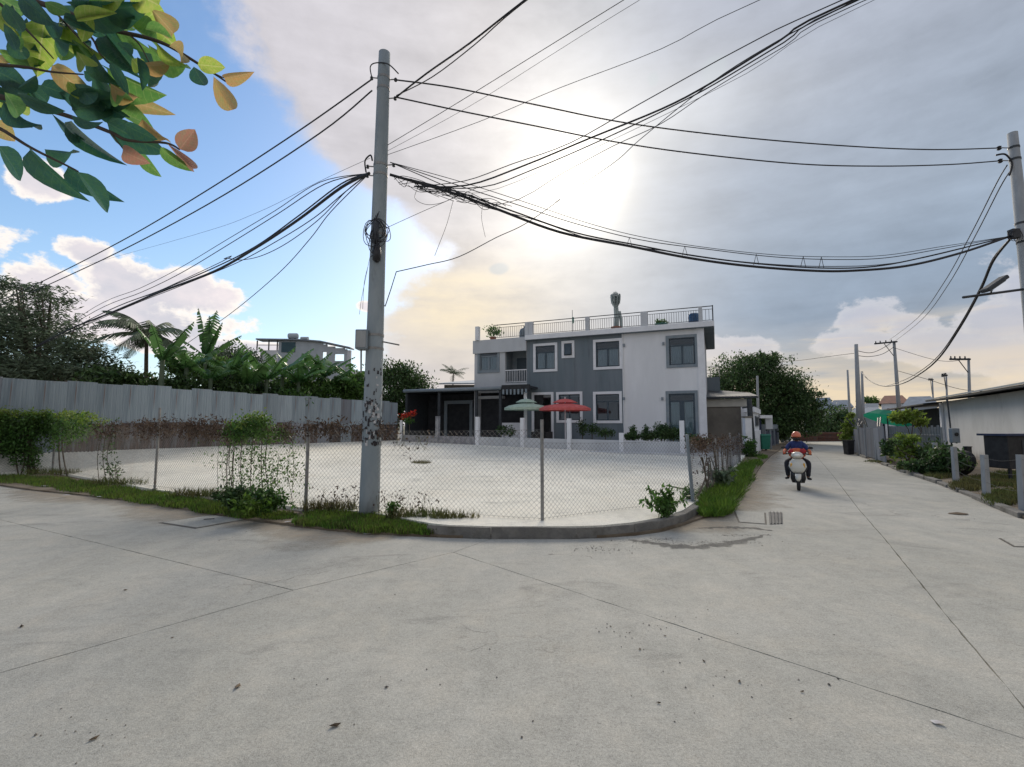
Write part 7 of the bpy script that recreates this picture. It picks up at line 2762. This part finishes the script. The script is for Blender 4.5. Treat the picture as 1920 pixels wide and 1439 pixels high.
def branch_leaf_mat(name, c1, c2, vein, trans):
    m = bpy.data.materials.new(name)
    m.use_nodes = True
    nt = m.node_tree
    E.nt = nt
    b = nt.nodes['Principled BSDF']
    vec = nt.nodes.new('ShaderNodeTexCoord').outputs['Object']
    sp = nt.nodes.new('ShaderNodeSeparateXYZ')
    nt.links.new(vec, sp.inputs[0])
    x, y = E(sp.outputs[0]), E(sp.outputs[1])
    ax_ = E.m('ABSOLUTE', x)
    rib_ = 1.0 - ax_.ss(.008, .035)
    side = E.m('SINE', (y - ax_ * .55) * 52.0)
    side = side.ss(.86, 1.0) * .35
    nse = nnoise(vec, 5.0, 6, .65)
    oi = nt.nodes.new('ShaderNodeObjectInfo')
    rnd = E(oi.outputs['Random'])
    col = mixc((nse.ss(.35, .7) + rnd * .5 - .25).clamp(), c1, c2)
    col = mixc((rib_ * .6 + side).clamp(), col, vein)
    spots = nnoise(vec, 22.0, 3, .5).ss(.68, .74)
    col = mixc(spots * .5, col, (.10, .07, .03))
    nt.links.new(col.s, b.inputs['Base Color'])
    b.inputs['Roughness'].default_value = .38
    b.inputs['Specular IOR Level'].default_value = .4
    bn = nt.nodes.new('ShaderNodeBump')
    bn.inputs['Strength'].default_value = .3
    bn.inputs['Distance'].default_value = .05
    nt.links.new((rib_ + side + nse * .4).s, bn.inputs['Height'])
    nt.links.new(bn.outputs[0], b.inputs['Normal'])
    t = nt.nodes.new('ShaderNodeBsdfTranslucent')
    nt.links.new(col.s, t.inputs[0])
    mx = nt.nodes.new('ShaderNodeMixShader')
    mx.inputs[0].default_value = trans
    nt.links.new(b.outputs[0], mx.inputs[1])
    nt.links.new(t.outputs[0], mx.inputs[2])
    nt.links.new(mx.outputs[0], nt.nodes['Material Output'].inputs[0])
    return m


MT['bl_d'] = branch_leaf_mat('branch_leaf_dark', (.03, .11, .085), (.05, .15, .07), (.08, .18, .10), .45)
MT['bl_g'] = branch_leaf_mat('branch_leaf_green', (.10, .25, .06), (.17, .33, .08), (.28, .40, .14), .6)
MT['bl_y'] = branch_leaf_mat('branch_leaf_yellow', (.30, .46, .07), (.46, .52, .12), (.58, .62, .25), .65)
MT['bl_o'] = branch_leaf_mat('branch_leaf_orange', (.50, .31, .13), (.38, .36, .14), (.62, .46, .24), .6)
MT['bl_r'] = branch_leaf_mat('branch_leaf_red', (.42, .19, .14), (.33, .23, .15), (.50, .30, .22), .55)
MT['twig'] = M('twig_bark', (.05, .04, .035), (.08, .06, .045), 30, .8)
LM = {k: [leaf_me('bl_' + k, c, b) for c, b in ((.15, .15), (.42, .22), (.28, .38))] for k in 'dgyor'}
BD = 1.25
bo = P(-120, 60, BD)
br_ = thing('leafy_branch', 'leafy branch with green, orange and reddish leaves hanging in at the top left', 'branch', bo)
def Q(zx, zy, d=BD): return P(zx / 3, zy / 3, d)
LV = [(1260, 440, 1405, 425, 70, 'o'), (1200, 430, 1325, 655, 105, 'o'), (1110, 365, 1255, 375, 90, 'y'), (950, 260, 1110, 330, 85, 'o'), (830, 250, 1130, 510, 120, 'g'), (1090, 375, 1150, 510, 90, 'd'),
      (730, 10, 960, 230, 210, 'y'), (850, 50, 1010, 220, 120, 'o'), (740, 150, 930, 255, 160, 'g'), (400, 30, 760, 130, 180, 'd'), (560, 170, 740, 390, 180, 'd'), (740, 230, 920, 525, 62, 'd'), (600, 380, 870, 560, 190, 'g'),
      (740, 330, 810, 410, 90, 'y'), (250, 120, 210, 395, 160, 'y'), (290, 370, 525, 570, 120, 'o'), (400, 170, 340, 360, 95, 'g'), (470, 400, 605, 430, 120, 'd'), (405, 620, 660, 560, 160, 'd'), (520, 400, 640, 680, 150, 'd'),
      (230, 480, 410, 540, 95, 'd'), (0, 300, 215, 365, 95, 'g'), (20, 130, 115, 310, 62, 'd'), (150, 100, 200, 330, 95, 'd'), (-20, 400, 130, 480, 130, 'd'), (20, 570, 225, 815, 125, 'd'), (100, 530, 330, 640, 95, 'd'),
      (290, 640, 505, 835, 62, 'd'), (400, 680, 622, 925, 62, 'd'), (400, 650, 600, 745, 75, 'd'), (600, 690, 900, 860, 155, 'd'), (640, 620, 890, 700, 150, 'g'), (800, 670, 940, 830, 150, 'o'), (1010, 842, 1095, 735, 110, 'r'),
      (690, 850, 782, 905, 95, 'r'), (785, 855, 872, 985, 80, 'g'), (900, 830, 1050, 962, 70, 'g'), (940, 808, 1135, 990, 50, 'r'), (-30, 680, 70, 790, 105, 'o'), (-10, 820, 150, 1020, 140, 'd'), (170, 840, 330, 1085, 125, 'd'),
      (250, 840, 480, 930, 150, 'd'), (380, 940, 635, 1130, 105, 'd'), (430, 965, 662, 1210, 105, 'd'), (-20, -20, 200, 120, 170, 'g'), (100, -30, 270, 130, 130, 'd'), (250, 10, 400, 90, 100, 'g'), (330, 90, 570, 390, 62, 'y'),
      (430, 290, 510, 410, 110, 'y'), (560, -10, 730, 60, 110, 'y'), (380, -50, 570, 60, 150, 'd'), (720, -70, 920, 60, 170, 'y'), (230, 90, 400, 210, 110, 'd'), (-10, 60, 70, 210, 90, 'y'), (620, 470, 790, 590, 120, 'o'),
      (640, 150, 830, 300, 70, 'g'), (300, 210, 470, 330, 110, 'd'), (60, 200, 170, 300, 60, 'g'), (480, 500, 660, 640, 120, 'd'), (700, 560, 880, 620, 90, 'o'), (-60, 500, 60, 560, 90, 'd'), (30, 20, 130, 200, 90, 'd'), (190, 60, 300, 260, 110, 'd'),
      (470, 100, 640, 220, 100, 'd'), (-60, 560, 60, 690, 60, 'd'), (600, 60, 800, 150, 110, 'd'), (880, 240, 1040, 400, 70, 'y'), (470, 40, 700, 30, 120, 'g'),
      (530, 300, 650, 520, 120, 'd'), (420, 470, 560, 600, 110, 'd'), (560, 560, 720, 700, 130, 'd'), (600, 200, 720, 400, 100, 'd'), (140, 480, 330, 600, 100, 'd'), (330, 520, 520, 640, 90, 'd'), (700, 700, 850, 790, 90, 'd'), (120, 250, 260, 420, 110, 'd'), (0, 450, 170, 560, 80, 'd'), (360, 30, 480, 180, 100, 'd'), (620, 500, 760, 640, 100, 'g')]
rr = random.Random(77)
for k in range(30):
    x = rr.uniform(-60, 860)
    y = rr.uniform(-30, 620 if x < 600 else 480) 
    if y > 560 - .1 * x or (x > 520 and y < 140 and x > 700) or (x > 640 and y < 380 - (860 - x) * .9 and y > 250):
        continue
    a = rr.gauss(.7, .6)
    L_ = rr.uniform(120, 220)
    LV.append((x, y, x + L_ * cos(a), y + L_ * sin(a), rr.uniform(55, 105), rr.choices('dgyo', [6, 3, 1.4, .5])[0]))
rr = random.Random(91)
for (x0, y0, x1_, y1_, w_, cl_) in LV:
    d0 = BD + rr.uniform(-.12, .14)
    d1_ = d0 + rr.uniform(-.04, .03)
    a, b = Q(x0, y0, d0), Q(x1_, y1_, d1_)
    yv = (b - a)
    L_ = yv.length
    yv.normalize()
    view = ((a + b) / 2 - Vector((0, 0, CAM_Z))).normalized()
    xv = yv.cross(view).normalized()
    xv = (Matrix.Rotation(rr.uniform(-.9, .9), 3, yv) @ xv)
    zv = xv.cross(yv)
    wid = w_ / 3 / F * d0 * 1.05
    if zv.z > 0 and rr.random() < .5:
        zv, xv = -zv, -xv
    M4 = Matrix(((xv.x * wid, yv.x * L_, zv.x * L_, a.x - bo.x), (xv.y * wid, yv.y * L_, zv.y * L_, a.y - bo.y), (xv.z * wid, yv.z * L_, zv.z * L_, a.z - bo.z), (0, 0, 0, 1)))
    o = bpy.data.objects.new('leaf', rr.choice(LM[cl_]))
    COL.objects.link(o)
    o.parent = br_
    o.matrix_local = M4
for pts, r0 in (([(-300, -150), (230, 20), (400, 80), (620, 165), (820, 212), (950, 260), (1100, 350), (1200, 412), (1270, 460)], .0085), ([(-300, 480), (0, 545), (200, 600), (400, 660), (620, 745), (720, 790), (930, 805), (1010, 842)], .0085),
                ([(-200, 640), (0, 725), (170, 830), (370, 930), (440, 965)], .006), ([(-150, 350), (0, 365), (150, 380), (290, 405), (470, 420)], .006), ([(-100, -60), (30, 50), (200, 220), (300, 330)], .005),
                ([(400, 80), (520, 220), (560, 300), (640, 380)], .004), ([(720, 190), (790, 260), (860, 400)], .003), ([(620, 745), (670, 810), (700, 850)], .0025), ([(1200, 412), (1260, 440)], .002), ([(330, 90), (440, 210), (520, 290)], .003)):
    pp_ = smooth_path([Q(*p) for p in pts], 5)
    k_ = len(pp_)
    MB().tube(pp_, [r0 * (1 - .75 * i / k_) for i in range(k_)], 7).build('twig', 'twig', br_, smooth=True)
mains = [Q(-300, -150), Q(-300, 480), Q(-200, 640), Q(-150, 350), Q(-100, -60)]
hub = P(-420, 300, BD + .3)
mb = MB()
for m_ in mains:
    mb.tube(smooth_path([m_, m_.lerp(hub, .5), hub], 4), [.009 + .001 * i for i in range(9)], 7)
mb.tube([hub, hub + Vector((-1.2, .5, -.4))], [.03, .05], 8)
mb.build('bough', 'twig', br_, smooth=True)
